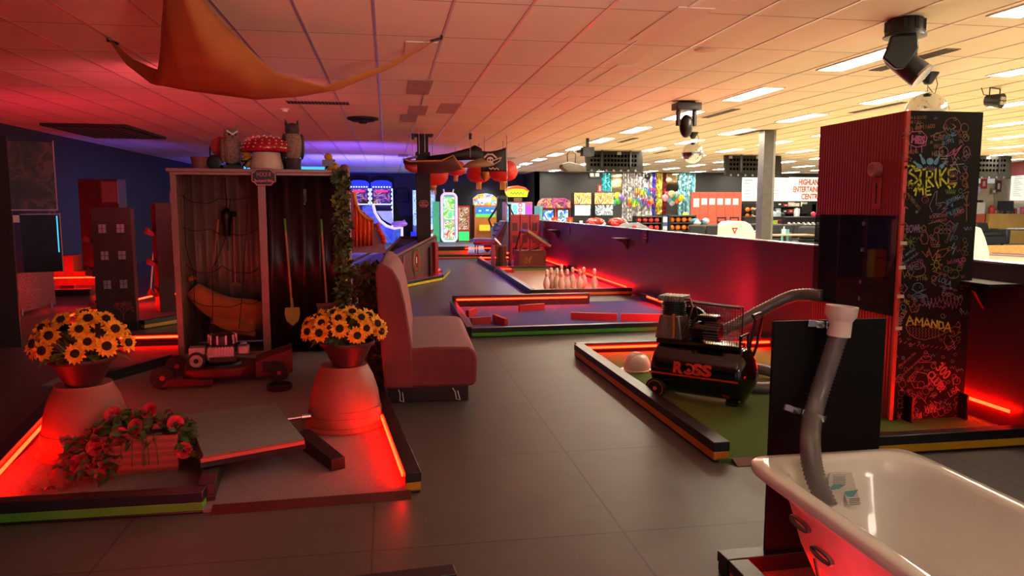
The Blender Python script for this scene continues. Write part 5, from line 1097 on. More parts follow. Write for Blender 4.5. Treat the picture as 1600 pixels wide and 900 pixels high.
# treasure course
course('green striped mini golf course holding the treasure chest and log', [(2.6, 18.05), (4.36, 18.05), (4.36, 21.4), (2.6, 21.4)], BLUEC, [((2.55, 18.03), (4.38, 18.03), GREEN), ((2.59, 18.08), (2.59, 21.4), BLK), ((2.6, 21.45), (4.36, 21.45), BLK)], [((2.7, 21.38), (4.3, 21.38), .1), ((4.34, 18.2), (4.34, 20.5), .1), ((2.62, 21.2), (2.62, 20.6), .14)])
MB().use(mat('sand_floor', 'c8923c', .7, bump=.3, bs=80)).box(2.75, 3.6, 18.1, 19.4, .0255, .03).build('sand_patch', None)['kind'] = 'structure'
bpy.data.objects['sand_patch'].name = 'trim_3'
t = thing('treasure_chest', 'wooden treasure chest with propped open lid standing on the sandy course', 'treasure chest', (3.6, 18.75, .031), R(6))
CH = wave_mat('chest_wood', '6a3a24', '40200f', 5, .55, 4, 'Z', stretch=(1, 1, 3)); LIDM = mat('chest_lid_net', '8a7a5c', .7, var=.5, vs=60, bump=.6, bs=60)
MB().use(CH).box(-.34, .34, -.25, .25, 0, .42).use(BLKM).box(-.31, .31, -.22, .22, .421, .43).build('box', t, bev=.008)
MB().use(mat('chest_band', '4a2818', .5)).box(-.36, -.29, -.26, .26, .001, .44).box(.29, .36, -.26, .26, .001, .44).box(-.28, .28, -.262, -.251, .37, .44).box(-.28, .28, -.262, -.251, .0, .05).build('frame_band', t)
MB().use(mat('chest_panel_gold', '8a5a20', .5, var=.4, vs=20)).stroke([(-.2 + .05 * cos(k) + .05 * k / 3, .2 + .08 * sin(k * 1.3)) for k in range(12)], .02).build('carving', t, loc=(0, -.2525, 0)) 
MB().use(LIDM).hexa([(-.16, -.3, .92), (.46, -.28, .52), (.42, .28, .52), (-.2, .28, .92)], [(-.13, -.3, .98), (.50, -.28, .57), (.46, .28, .57), (-.17, .28, .98)]).use(BLKM).hexa([(-.05, .29, .8), (.5, .29, .5), (.7, .5, .6), (.1, .5, .9)], [(-.05, .29, .84), (.5, .29, .54), (.7, .5, .64), (.1, .5, .94)]).build('lid', t, bev=.006)
MB().use(CH).tube([(-.34, -.24, .43), (-.16, -.28, .92)], .025, 4).tube([(-.15, -.26, .43), (.28, -.26, .60)], .02, 4).tube([(-.33, .22, .43), (-.18, .26, .92)], .025, 4).build('lid_prop', t)
rnd = random.Random(1); mb = MB().use(mat('coins', 'b08838', .35, .8))
for i in range(40): mb.cyl((rnd.uniform(-.28, .28), rnd.uniform(-.2, .2), .431), (rnd.uniform(-.28, .28), rnd.uniform(-.2, .2), .431) if 0 else (0, 0, .431), .001, n=3) if 0 else mb.ball((rnd.uniform(-.28, .28), rnd.uniform(-.2, .2), .44), (.02, .02, .006), 8, 4)
mb.build('treasure', t)['kind'] = 'stuff'
t = thing('log_stump', 'split rough brown log stump standing at the course corner', 'log', (2.82, 18.62, .031))
BARK = wave_mat('bark', '8a5c34', '3c2212', 6, .9, 8, 'X', stretch=(3, 3, .8), bump=.8)
P = []
rnd = random.Random(3)
for i, z in enumerate([0, .04, .2, .4, .58]):
    P.append([((.13 + .03 * sin(3 * a + i) + .02 * sin(7 * a)) * (1.25 if i == 0 else 1) * cos(a), (.12 + .03 * sin(3 * a + i)) * sin(a), z) for a in [2 * pi * k / 20 for k in range(20)]])
mb = MB().use(BARK).grid(P, closed=True); mb.add([V(p) for p in P[-1]], [tuple(range(20))]); mb.build('trunk', t, smooth=60)
MB().use(mat('log_dark', '2a1610', .9)).box(-.06, .03, -.17, -.10, .03, .55).build('split', t, bev=.01)
MB().use(mat('plum_board', '7a3a58', .5)).box(-.24, -.15, -.08, .1, 0, .58).build('side_board', t)
t = thing('small_plaque_stand', 'small pale slanted card on top of the log', 'card', (2.78, 18.6, .615))
MB().use(WHT).hexa([(-.10, -.02, .12), (-.08, -.02, .12), (.06, -.02, .0), (.02, -.02, .0)], [(-.12, .08, .18), (-.08, .08, .18), (.06, .08, .02), (.02, .08, .02)]).build('card', t)
t = thing('rope_pole', 'thin dark red pole standing on the sandy course by the log', 'pole', (3.03, 18.45, .031))
MB().use(mat('pole_red', '4a1418', .4)).cyl((0, 0, 0), (0, 0, 1.62), .035, n=12).use(BLK).cyl((0, 0, 0.001), (0, 0, .12), .045, n=12).build('pole', t)

# ------------------------------------------------ bowling pin course
course('wooden floored mini golf course with ten white bowling pins', [(2.55, 12.9), (4.36, 13.0), (4.36, 17.85), (2.6, 17.85)], WOODY,
       [((2.48, 12.86), (4.36, 12.86), ORANGE), ((2.53, 12.95), (2.6, 17.8), BLK)], [((4.34, 13.1), (4.34, 17.0), .11), ((2.66, 17.8), (2.95, 17.8), .07)])
PIN = mat('pin_white', 'e8d8d0', .25, coat=.3, var=.03); PR = mat('pin_stripe', 'b02020', .4)
prof = [(.026, 0), (.03, .005), (.038, .03), (.052, .07), (.0605, .115), (.058, .15), (.048, .19), (.034, .225), (.025, .255), (.0235, .275), (.027, .30), (.032, .335), (.0315, .355), (.024, .375), (.012, .384), (.001, .386)]
pr = None
for k, (px, py, wh) in enumerate([(854, 454.5, 'leftmost of the front row'), (861, 451, 'just behind the leftmost pin'), (870, 452, 'third from the left beside the yellow ball'), (877, 455, 'fourth from the left in front'), (886, 454, 'middle of the group'), (894.5, 450, 'tall one right of the middle'), (905.5, 454, 'seventh from the left in front'), (912, 450, 'behind the seventh pin'), (928.5, 453, 'standing apart at the right'), (877, 444, 'hidden at the back of the group')]):
    p = gz(px, py, .026)
    lab = 'white bowling pin on the wooden course, ' + wh
    if pr is None:
        pr = thing('bowling_pin', lab, 'bowling pin', p, 0, 'bowling pins on the wooden course')
        c1 = MB().use(PIN).lathe(prof, 24).build('pin_body', pr, smooth=60); c2 = MB().use(PR).lathe([(.0246, .255), (.0255, .256), (.0245, .268), (.024, .268)], 20).lathe([(.0245, .28), (.0255, .281), (.0272, .292), (.026, .292)], 20).build('pin_stripe', pr); pr.scale = (1.06,) * 3
    else:
        r = pr.copy(); COL.objects.link(r); r.location = p; r['label'] = lab
        for ch in (c1, c2): c = ch.copy(); COL.objects.link(c); c.parent = r
tag(MB().use(mat('yellow_ball_paint', 'd8a018', .3)).ball((0, 0, .11), .11, 20, 14).build('golf_obstacle_ball', loc=gz(866, 448, .026)), 'yellow ball standing behind the bowling pins', 'ball')
tag(MB().use(RBAR).box(-.12, .12, -.03, .03, 0, .08).build('wooden_bar', loc=(2.82, 17.3, .026)), 'short red bar lying in the far corner of the wooden course', 'wooden bar')

# ------------------------------------------------ blue course
course('blue carpeted mini golf course with red bars and lime striped front curb', [(.98, 8.9), (4.2, 9.0), (4.2, 11.8), (1.0, 11.8)], BLUEC,
       [((.98, 8.9), (4.25, 9.0), GREEN), ((.98, 8.97), (.98, 11.5), BLK), ((.98, 11.55), (3.2, 11.55), BLK, .2), ((4.26, 10.4), (4.26, 11.95), BLK, .13)],
       [((1.04, 11.49), (3.15, 11.49), .14), ((4.2, 10.5), (4.2, 11.6), .115)])
def bar(px0, py0, px1, py1, lab, h=.10):
    a = gz(px0, py0, .026); b = gz(px1, py1, .026); d_ = b - a; L_ = d_.length
    o = MB().use(RBAR).box(-L_ / 2, L_ / 2, -.025, .025, 0, h).use(mat('bar_screw', '701014', .4)).cyl((-L_ * .4, 0, h), (-L_ * .4, 0, h + .004), .01, n=8).cyl((L_ * .4, 0, h), (L_ * .4, 0, h + .004), .01, n=8).build('wooden_bar', loc=(a + b) / 2, rot=(0, 0, math.atan2(d_.y, d_.x)), bev=.004)
    tag(o, lab, 'wooden bar', 'red wooden bars on the blue carpet')
bar(811, 487, 850, 484, 'red wooden bar near the back of the blue carpet')
bar(772, 502, 791, 510, 'short red bar angled beside the left curb')
bar(736, 508, 766, 506, 'red bar lying against the left curb of the blue course')
bar(730, 496, 743, 492, 'small pale ended red bar by the left curb')
bar(892, 499, 964, 501, 'long red wooden bar in the middle right of the blue carpet')
bar(970, 501, 1040, 502, 'long red wooden bar behind the compressor head')

# ------------------------------------------------ compressor course
cc = course('green carpeted mini golf course holding the air compressor', [(2.02, 4.2), (4.3, 4.2), (4.3, 7.65), (2.0, 7.65)], GREENC,
       [((2.04, 4.22), (2.0, 7.6), ORANGE, .13, .11), ((1.98, 7.66), (4.35, 7.66), BLK, .13, .11), ((3.0, 4.2), (4.36, 4.2), AMB, .13)],
       [((2.08, 7.59), (4.2, 7.59), .085), ((4.36, 4.5), (4.36, 7.5), .14), ((3.75, 4.258), (4.25, 4.258), .06)])
MB().use(mat('red_metal_lip')).hexa([(2.1, 4.12, .001), (2.95, 4.12, .001), (2.95, 4.2, .001), (2.1, 4.2, .001)], [(2.1, 4.12, .004), (2.95, 4.12, .004), (2.95, 4.2, .03), (2.1, 4.2, .03)]).build('ramp_edge', cc)
t = thing('hard_hat', 'white hard hat lying on the green carpet beside the compressor', 'hard hat', gz(995, 579, .026), R(200))
HM = mat('helmet_white', 'e8d8d0', .3, var=.03)
MB().use(HM).lathe([(.125, .02), (.128, .05), (.122, .09), (.10, .135), (.06, .16), (.001, .167)], 28).build('shell', t)
MB().use(HM).prism([(.14 * cos(a) + (.04 if cos(a) > 0 else 0) * cos(a), .135 * sin(a)) for a in [2 * pi * i / 28 for i in range(28)]], .004, .02).build('brim', t, bev=.003)
mb = MB().use(HM)
for yy in (-.03, 0, .03): mb.tube([(.125 * cos(a), yy, .04 + .132 * sin(a)) for a in [R(20 + 14 * i) for i in range(11)]], .008, 6)
mb.build('ridges', t)
t = thing('air_compressor', 'black portable air compressor with red lettering on its tank', 'air compressor', (0, 0, 0))
pa = gz(1040, 625, .026); pb = gz(1165, 640, .026)   # front ground line
GB = mat('gloss_black', '0a0a0c', .12, coat=.5, var=.05); RL = mat('red_letter', 'd8301c', .45, emit='d8301c', es=.0)
c0 = V((2.27, 5.84, .40)); c1 = V((2.77, 5.36, .40))
ax = (c1 - c0); LT = ax.length; ang = math.atan2(ax.y, ax.x); Mx = Matrix.Translation((c0.x, c0.y, 0)) @ Matrix.Rotation(ang, 4, 'Z')
t.matrix_world = Mx; bpy.context.view_layer.update()
RT = .215; ZC = .272
E_ = .085
prof = [(.001, -E_), (.08, -E_ * .93), (.14, -E_ * .6), (RT * .97, -E_ * .15), (RT, .02), (RT, LT - .02), (RT * .97, LT + E_ * .15), (.14, LT + E_ * .6), (.08, LT + E_ * .93), (.001, LT + E_)]
MB().use(GB).lathe(prof, 48, M=Matrix.Translation((0, 0, ZC)) @ Matrix.Rotation(R(90), 4, 'Y')).build('tank', t, smooth=50)
MB().use(mat('tank_stripe_red', 'd8301c', .4)).at(Matrix.Translation((0, 0, 0))).grid([[(x, -(RT + .001) * cos(a), ZC + (RT + .001) * sin(a)) for x in (-.03, LT * .5, LT + .01)] for a in (R(-8), R(-6), R(-4))]).build('stripe', t)
mb = MB().use(RL); Tt = TM(LT * .52, -(RT + .002), ZC + .075)
TXT.clear(); tmp = MB().use(RL).text('R', .115, Matrix.Translation((-.135, 0, 0)), bold=.006, fit=.085).text('SS', .115, Matrix.Translation((.068, 0, 0)), bold=.006, fit=.16)
for v_ in tmp.v:
    a = (v_.y + .035) / RT; rr_ = RT + .0065 + v_.z; v_new = V((LT * .5 + v_.x, -rr_ * cos(a), ZC + rr_ * sin(a))); v_.x, v_.y, v_.z = v_new
tmp.build('lettering', t)
wr = MB().use(RL)
pts = [(.050 * cos(R(k)), .042 * sin(R(k))) for k in range(-150, 150, 25)]
def wrap(x, y, r=RT + .006): a = (y + .035) / RT; return (LT * .5 + x, -r * cos(a), ZC + r * sin(a))
wr.tube([wrap(-.040 + a * .8, b * .9) for a, b in pts], .010, 6).add([wrap(-.06, -.01), wrap(-.04, .012), wrap(-.018, -.01), wrap(-.04, -.028)], [(3, 2, 1, 0)]).build('emblem', t)
MB().use(RL).add([wrap(.22, -.22), wrap(.27, -.22), wrap(.27, -.19), wrap(.22, -.18)], [(0, 1, 2, 3)]).add([wrap(.235, -.24), wrap(.27, -.245), wrap(.27, -.225), wrap(.24, -.225)], [(0, 1, 2, 3)]).build('warning_sticker', t)
# platform, pump, motor
MB().use(GB).box(-.02, LT * .95, -.11, .11, ZC + RT - .012, ZC + RT + .022).build('saddle', t, bev=.004)
ZP = ZC + RT + .023
ALU = mat('pump_alu', '8a7a74', .4, .6, var=.2, vs=20)
MB().use(ALU).vprism([(-.04, ZP), (.20, ZP), (.17, ZP + .20), (.0, ZP + .20)], -.10, .10).build('crankcase', t, bev=.012)
MB().use(mat('dipstick_amber', 'b87030', .4)).cyl((.13, -.115, ZP + .02), (.13, -.115, ZP + .22), .013, n=10).build('oil_tube', t)
MB().use(mat('case_plate', '70605c', .5)).box(.015, .08, -.108, -.1005, ZP + .06, ZP + .14).cyl((.045, -.115, ZP + .04), (.045, -.1005, ZP + .04), .018, n=12).build('inspection_plate', t, bev=.003)
mb = MB().use(mat('cylinder_dark', '3a3636', .45, .5))
for i in range(6): mb.lathe([(.07, 0), (.10, .002), (.10, .010), (.07, .012)], 24, c=(.085, 0, ZP + .205 + i * .017))
mb.lathe([(.07, 0), (.07, .105)], 24, c=(.085, 0, ZP + .203)); mb.build('cylinder_fins', t)
mb = MB().use(IRON)
for i in range(7): mb.box(-.02 + i * .031, -.002 + i * .031, -.10, .10, ZP + .312, ZP + .360)
mb.box(-.01, .18, -.09, .09, ZP + .31, ZP + .335); mb.build('cylinder_head', t, bev=.005)
MB().use(GB).cyl((.32, -.10, ZP + .10), (.52, -.10, ZP + .10), .075, n=28).cyl((.30, -.1, ZP + .10), (.32, -.1, ZP + .10), .06, n=28).build('motor', t, bev=.008)
mb = MB().use(ALU)
for i in range(20): a = 2 * pi * i / 20; mb.box(.40, .53, -.10 + .078 * cos(a) - .003, -.10 + .078 * cos(a) + .003, ZP + .10 + .078 * sin(a) - .003, ZP + .10 + .078 * sin(a) + .003)
mb.build('motor_fins', t)
MB().use(GB).box(.34, .50, -.15, -.03, ZP + .185, ZP + .23).build('capacitor_box', t, bev=.012)
mb = MB().use(GB).tube([(.25, -.16, ZP + .10), (.25 + .0, -.16, ZP + .10)], .01, 4)
mb = MB().use(mat('fan_ring_black', '141414', .4)); M2_ = Matrix.Translation((.27, -.115, ZP + .09)) @ Matrix.Rotation(R(90), 4, 'Y')
for r in (.03, .05, .07, .088): mb.tube([M2_ @ V((r * cos(2 * pi * k / 24), r * sin(2 * pi * k / 24), 0)) for k in range(24)], .003, 5, closed=True)
mb.build('fan_guard', t)
# belt guard mesh behind
mb = MB().use(BLK); gx0, gx1, gz0, gz1 = .18, .62, ZP + .0, ZP + .30
for i in range(23): x = gx0 + (gx1 - gx0) * i / 22; mb.box(x - .0015, x + .0015, .118, .122, gz0, gz1 - .02 * i / 22)
for i in range(15): z = gz0 + (gz1 - gz0) * i / 15; mb.box(gx0, gx1, .1225, .1245, z - .0012, z + .0012)
mb.tube([(gx0, .12, gz1), (gx1, .12, gz1 - .02), (gx1, .12, gz0)], .008, 6).tube([(gx0, .06, gz1), (gx1, .06, gz1 - .02)], .008, 6); mb.build('belt_guard', t)
mb = MB().use(BLK).tube([(.2, .1, ZP + .12), (.2, .14, ZP + .12)], .14, 28).build('flywheel', t)
MB().use(mat('copper_pipe', '5a4038', .35, .8)).tube([(.18, -.02, ZP + .33), (.24, -.05, ZP + .34), (.27, -.07, ZP + .28), (.24, -.09, ZP + .14), (.20, -.1, ZP + .05), (.28, -.11, ZP + .0)], .008, 8).tube([(.18, .02, ZP + .30), (.27, .0, ZP + .28), (.30, -.02, ZP + .2), (.22, -.06, ZP + .1)], .006, 8).build('delivery_pipe', t)
MB().use(GB).tube([(LT - .02, -.1, ZC + RT - .03), (LT - .02, -.1, ZC + RT + .10), (LT - .02, .1, ZC + RT + .10), (LT - .02, .1, ZC + RT - .03)], .01, 8).build('rear_bracket', t)
MB().use(BLK).tube([(LT + .02, -.10, ZC + .12), (LT + .05, -.10, ZC + .22), (LT + .09, -.10, ZC + .46), (LT + .07, -.10, ZC + .49), (LT + .07, .10, ZC + .49), (LT + .09, .10, ZC + .46), (LT + .05, .10, ZC + .22), (LT + .02, .10, ZC + .12)], .012, 8).build('push_handle', t)
def cwheel(y):
    r = .085; mb = MB().use(RUB).at(Matrix.Translation((.02, y, r + .027)) @ Matrix.Rotation(R(90), 4, 'X')).lathe([(r * .78, -.02), (r, -.016), (r, .016), (r * .78, .02)], 28)
    mb.use(mat('wheel_red', 'f86050', .45)).lathe([(r * .66, -.018), (r * .79, -.021), (r * .79, .021), (r * .66, .018)], 28).cyl((0, 0, -.02), (0, 0, .024), r * .2, n=12)
    for i in range(6): a = 2 * pi * i / 6; mb.tube([(0, 0, .012), (r * .7 * cos(a), r * .7 * sin(a), .012)], r * .09, 6)
    mb.build('wheel', t, smooth=30)
cwheel(-.19); cwheel(.19)
MB().use(GB).box(0, .04, -.165, .165, .1, .15).build('axle', t)
MB().use(GB).box(LT - .12, LT - .02, -.09, .09, .05, .12).build('foot_bracket', t, bev=.004)
MB().use(RUB).box(LT - .12, LT - .03, -.1, -.03, .027, .05).box(LT - .12, LT - .03, .03, .1, .027, .05).build('rubber_foot', t, bev=.006)
MB().use(mat('case_plate')).ball((LT + E_ + .005, 0, ZC + .03), .012, 8, 6).build('end_plug', t)
# corrugated hose
HOSE = mat('grey_hose', '6a6264', .32, .1, var=.08)
def hose_pts(P, n=60):
    P = [V(p) for p in P]; out = []; m_ = len(P) - 1
    for i in range(n + 1):
        u = i / n * m_; k = min(int(u), m_ - 1); f = u - k
        p0_, p1_, p2_, p3_ = P[max(k - 1, 0)], P[k], P[k + 1], P[min(k + 2, m_)]
        out.append(.5 * ((2 * p1_) + (p2_ - p0_) * f + (2 * p0_ - 5 * p1_ + 4 * p2_ - p3_) * f * f + (3 * p1_ - p0_ - 3 * p2_ + p3_) * f ** 3))
    return out
def hose(name, label, P, r, pitch=.024, parent=None):
    pts = hose_pts(P, 40); L_ = sum((pts[i + 1] - pts[i]).length for i in range(40)); n = int(L_ / pitch) * 2; pts = hose_pts(P, n)
    rad = [r if i % 2 else r * .86 for i in range(n + 1)]
    o = MB().use(HOSE).tube(pts, rad, 20).build(name, parent, smooth=180)
    return tag(o, label, 'hose') if not parent else o
q1 = gx(1283, 462, 3.60); 
hose('corrugated_hose', 'thick grey corrugated hose curving from the red cabinet down behind the compressor', [(3.615, q1.y, q1.z), tuple(gy(1240, 462, 5.9)), tuple(gy(1190, 485, 5.95)), tuple(gy(1145, 510, 5.98)), tuple(gy(1118, 520, 6.05))], .055)
hose('corrugated_hose', 'grey corrugated hose lying low behind the compressor tank end', [tuple(gy(1165, 575, 6.3)), tuple(gy(1195, 578, 6.2)), tuple(gy(1225, 585, 6.1)), (3.5, 6.1, .3)], .055)
hose('corrugated_hose', 'short grey corrugated hose running along the carpet right of compressor', [tuple(gy(1170, 604, 5.75)), tuple(gy(1195, 606, 5.7)), (3.3, 5.7, .09), (3.5, 5.75, .1)], .05)

# ------------------------------------------------ bath, board and hose pipe
t = thing('backing_board', 'freestanding black board carrying the vertical hose behind the bath', 'board', (1.60, 2.86, .001))
MB().use(mat('board_black', '0a0809', .6, spec=.15, var=.1)).box(0, .525, 0, .018, 0, 1.115).build('board', t, bev=.002)
t = thing('golf_pipe', 'grey corrugated pipe with white funnel top dropping into the bath', 'pipe', (0, 0, 0))
pp = [tuple(gy(1311, 520, 2.78)), tuple(gy(1298, 560, 2.79)), tuple(gy(1283, 605, 2.79)), tuple(gy(1270, 650, 2.74)), tuple(gy(1266, 695, 2.60)), tuple(gy(1272, 740, 2.52)), tuple(gy(1293, 792, 2.44))]
hose('pipe', '', pp, .040, .016, t)
top = gy(1316, 478, 2.78); bot = gy(1310, 525, 2.78); dd = (top - bot); ln = dd.length; Mf = Matrix.Translation(bot) @ dd.normalized().to_track_quat('Z', 'Y').to_matrix().to_4x4()
MB().use(mat('funnel_white', 'd8c4bc', .4)).lathe([(.043, 0), (.047, .0), (.047, ln * .5), (.050, ln * .55), (.062, ln * .68), (.064, ln), (.058, ln), (.055, ln * .7), (.04, ln * .5)], 32, M=Mf).build('funnel', t, smooth=40)
def clamp(px, py, rot, Y_=2.79):
    c_ = gy(px, py, Y_); M = Matrix.Translation(c_) @ Matrix.Rotation(R(rot), 4, 'Y')
    MB().use(CHROME).at(M).lathe([(.046, -.013), (.049, -.013), (.049, .013), (.046, .013)], 28).box(-.085, -.048, .02, .055, -.013, .013).box(-.105, -.075, .052, .062, -.013, .013).build('hose_clamp', t)
    MB().use(STEEL).at(M).cyl((-.068, .0, 0), (-.068, .02, 0), .007, n=10).build('clamp_screw', t)
clamp(1310, 510, 4); clamp(1272, 649, 14, 2.75)
# bath
t = thing('bathtub', 'white enamel bathtub with the grey pipe dropping into its end', 'bathtub', (1.755, 0, 0))
RZ = .60; L0, L1 = 2.69, 1.05; cx = 0; W2 = .365; YC = (L0 + L1) / 2; HL = (L0 - L1) / 2
def sre(a, rx_, ry_, p=4.5):
    c_, s_ = cos(a), sin(a); return (rx_ * abs(c_) ** (2 / p) * (1 if c_ > 0 else -1), ry_ * abs(s_) ** (2 / p) * (1 if s_ > 0 else -1))
NA = 144
def ring(rx_, ry_, z, p=4.5, oy=0): return [(sre(2 * pi * i / NA, rx_, ry_, p)[0], YC + oy + sre(2 * pi * i / NA, rx_, ry_, p)[1], z) for i in range(NA)]
rings = [ring(W2 - .004, HL - .004, RZ - .045, 14), ring(W2, HL, RZ - .035, 14), ring(W2, HL, RZ - .01, 14), ring(W2 - .008, HL - .008, RZ - .001, 14), ring(W2 - .05, HL - .045, RZ, 8), ring(W2 - .062, HL - .062, RZ - .006, 6.5), ring(W2 - .068, HL - .078, RZ - .02, 5), ring(W2 - .075, HL - .10, RZ - .08, 4.2), ring(W2 - .09, HL - .15, RZ - .2, 3.8), ring(W2 - .11, HL - .21, RZ - .32, 3.5), ring(W2 - .15, HL - .27, RZ - .39, 3.2), ring(W2 - .22, HL - .36, RZ - .415, 3), ring(.02, .03, RZ - .42, 2)]
mb = MB().use(WHITE).grid(rings, closed=True); mb.add([V(p) for p in rings[-1]], [tuple(range(NA))])
mb.build('basin', t, smooth=60)
out = [ring(W2 - .006, HL - .006, RZ - .044, 14), ring(W2 - .035, HL - .05, RZ - .05, 6), ring(W2 - .05, HL - .08, RZ - .1, 4.5), ring(W2 - .07, HL - .14, RZ - .25, 4), ring(W2 - .10, HL - .20, RZ - .36, 3.5), ring(W2 - .14, HL - .27, RZ - .43, 3.2), ring(.02, .02, RZ - .45, 2)]
MB().use(mat('bath_outside', 'c8b8b0', .35)).grid(out[::-1], closed=True).build('outer_shell', t, smooth=60)
xl = -W2 + .055
mb = MB().use(STEEL)
for i in range(2): mb.tube([(xl - .012, 2.33 - i * .14 + .06 * cos(k * pi / 8), RZ - .13 - i * .05 + .014 * sin(k * pi / 8)) for k in range(16)], .008, 6, closed=True)
mb.build('handle_bracket', t)
MB().use(CHROME).tube([(xl + .0, 2.25, RZ - .22), (xl, 2.2, RZ - .32), (xl + .02, 2.13, RZ - .38), (xl + .05, 2.0, RZ - .45), (xl + .09, 1.9, RZ - .52), (xl + .09, 1.85, .1)], .006, 6).build('drain_rod', t)
# stickers inside the far end
P0 = gy(1290, 740, 2.49); mb = MB(); PAPW = mat('sticker_paper', 'c8c0b8', .6); TEAL = mat('sticker_teal', '5a9aa0', .6); GT_ = mat('sticker_print', '6a6664', .6)
MB().build if 0 else None
def bathpt(px, py):   # point on the inside end wall: march the ray to the basin plane
    r = ray(px, py); best = None
    for k in range(400):
        Y_ = 1.9 + k * .0025; p = CAM + r * (Y_ / r.y)
        if p.z > RZ: continue
        dz = RZ - p.z
        inset = .06 + .04 * min(1, dz / .08) + max(0, dz - .08) * (.11 / .24)
        if p.y > L0 - inset - .012: return p
    return p
def patch(poly, m, off):
    c = V((0, -1, .35)).normalized(); mb.use(m).add([bathpt(*q_) + c * off - V((1.755, 0, 0)) for q_ in poly], [tuple(range(len(poly)))])
patch([(1297, 738), (1330, 738), (1336, 760), (1344, 788), (1325, 792), (1318, 770), (1312, 790), (1300, 775), (1292, 757)], PAPW, .004)
patch([(1294, 759), (1318, 758), (1310, 764), (1296, 766)], TEAL, .006); patch([(1318, 768), (1340, 765), (1332, 776), (1322, 777)], TEAL, .006)
for i in range(6): patch([(1300, 742 + i * 3), (1320, 742 + i * 3), (1320, 743 + i * 3), (1300, 743 + i * 3)], GT_, .006)
for i in range(4): patch([(1326, 779 + i * 3), (1342, 778 + i * 3), (1342, 779 + i * 3), (1326, 780 + i * 3)], GT_, .006)
mb.build('sticker', t)
course('low black edged mini golf course under the bathtub', [(1.47, 1.0), (2.35, 1.0), (2.35, 2.9), (1.47, 2.9)], REDC, [((1.40, 2.86), (2.35, 2.86 + .035), BLK, .10), ((1.45, 1.0), (1.45, 2.81), ORANGE, .10)], [((1.51, 1.6), (1.51, 2.78), .06)])
tt = bpy.data.objects['bathtub']
for yy in (1.3, 2.35): MB().use(BLK).box(-.28, .28, yy - .03, yy + .03, .026, .16).build('cradle', tt)
lamp('course_led_glow', 'POINT', (1.47, 1.95, .22), 4.5, RED, .05)

# ------------------------------------------------ red cabinet with chalk board
CXL, CYF, CXR, CYB = 3.63, 4.78, 4.23, 5.86; ZT = 2.27
REDW = wave_mat('red_grooved_board', '92222a', '862026', 9, .45, .3, 'Y', bump=.3)
t = thing('game_cabinet', 'tall red cabinet with clear windows and chalk drawings on its black side', 'cabinet', (0, 0, 0))
MB().use(REDW).box(CXL, CXL + .03, CYF + .02, CYF + .42, 1.53, ZT).box(CXL, CXL + .03, CYF + .425, CYB, 1.53, ZT).build('red_panel', t, bev=.002)
MB().use(REDW).box(CXL, CXL + .03, CYF + .02, CYB, .03, .80).build('lower_panel', t, bev=.002)
MB().use(RB).box(CXL + .03, CXR, CYB - .02, CYB, .03, ZT).box(CXR - .02, CXR, CYF + .02, CYB - .02, .03, ZT).box(CXL + .03, CXR - .02, CYF + .02, CYB - .02, ZT - .03, ZT - .005).box(CXL + .03, CXR - .02, CYF + .02, CYB - .02, .75, .78).build('back_and_shelves', t)
MB().use(mat('red_edge', 'c8403c', .4)).box(CXL - .012, CXL + .018, CYF - .002, CYF + .018, .03, ZT).build('corner_edge', t)
CHK = mat('chalk_board', '17110f', .7, var=.1, spec=.15)
MB().use(CHK).box(CXL + .019, CXR, CYF, CYF + .018, .03, ZT).build('chalk_panel', t)
ACR = mat('acrylic', '1c1416', .02, alpha=.55, var=0, coat=1, spec=.9)
for y0_, y1_ in ((CYF + .03, CYF + .42), (CYF + .43, CYB - .005)):
    MB().use(ACR).box(CXL - .012, CXL - .006, y0_, y1_, .80, 1.53).build('window', t)
mb = MB().use(CHROME)
for z in (1.45, 1.25, 1.0, .87): mb.box(CXL - .02, CXL - .0121, CYF + .405, CYF + .425, z, z + .03)
mb.build('window_hinge', t)
MB().use(mat('olive_tube', '5a4a20', .5)).tube([(CXL + .12, CYF + .25, 1.52), (CXL + .14, CYF + .22, 1.2), (CXL + .2, CYF + .2, .80)], .05, 14).ball((CXL + .2, CYF + .18, .90), (.09, .1, .16), 16, 10).build('inner_pipe', t)
MB().use(RBAR).box(CXL + .1, CXL + .4, CYF + .6, CYF + .9, .8, 1.0).build('inner_block', t)
# counterweight handle on red panel
hp_ = gx(1372, 265, CXL - .001)
MB().use(mat('dial_red', 'b06068', .4)).lathe([(.055, .0), (.055, .05), (.045, .055), (.03, .04), (.001, .035)], 28, M=Matrix.Translation((CXL - .001, hp_.y, hp_.z)) @ Matrix.Rotation(R(-90), 4, 'Y')).build('round_knob', t)
MB().use(mat('slot_plate', 'a83a44', .45)).box(CXL - .010, CXL - .001, hp_.y - .05, hp_.y + .03, 1.58, hp_.z - .06).build('slot_plate', t)
MB().use(BLK).box(CXL - .013, CXL - .0101, hp_.y - .012, hp_.y - .002, 1.62, hp_.z - .12).add([(CXL - .0132, hp_.y - .022, hp_.z - .14), (CXL - .0132, hp_.y + .008, hp_.z - .14), (CXL - .0132, hp_.y - .007, hp_.z - .09)], [(0, 1, 2)]).build('slot', t)
mb = MB().use(mat('bracket_cream', 'c8b8a0', .4))
for py in (380, 418, 463, 535 - 22):
    p = gy(1404, py, CYF); mb.box(CXL - .008, CXL + .045, CYF - .008, CYF - .003, p.z - .012, p.z + .012)
mb.build('hinge_plate', t)
for bx_ in (CXL + .10, CXR - .05): MB().use(BLK).box(bx_, bx_ + .015, CYF - .09, CYF - .004, .03, .22).build('floor_bracket', t)
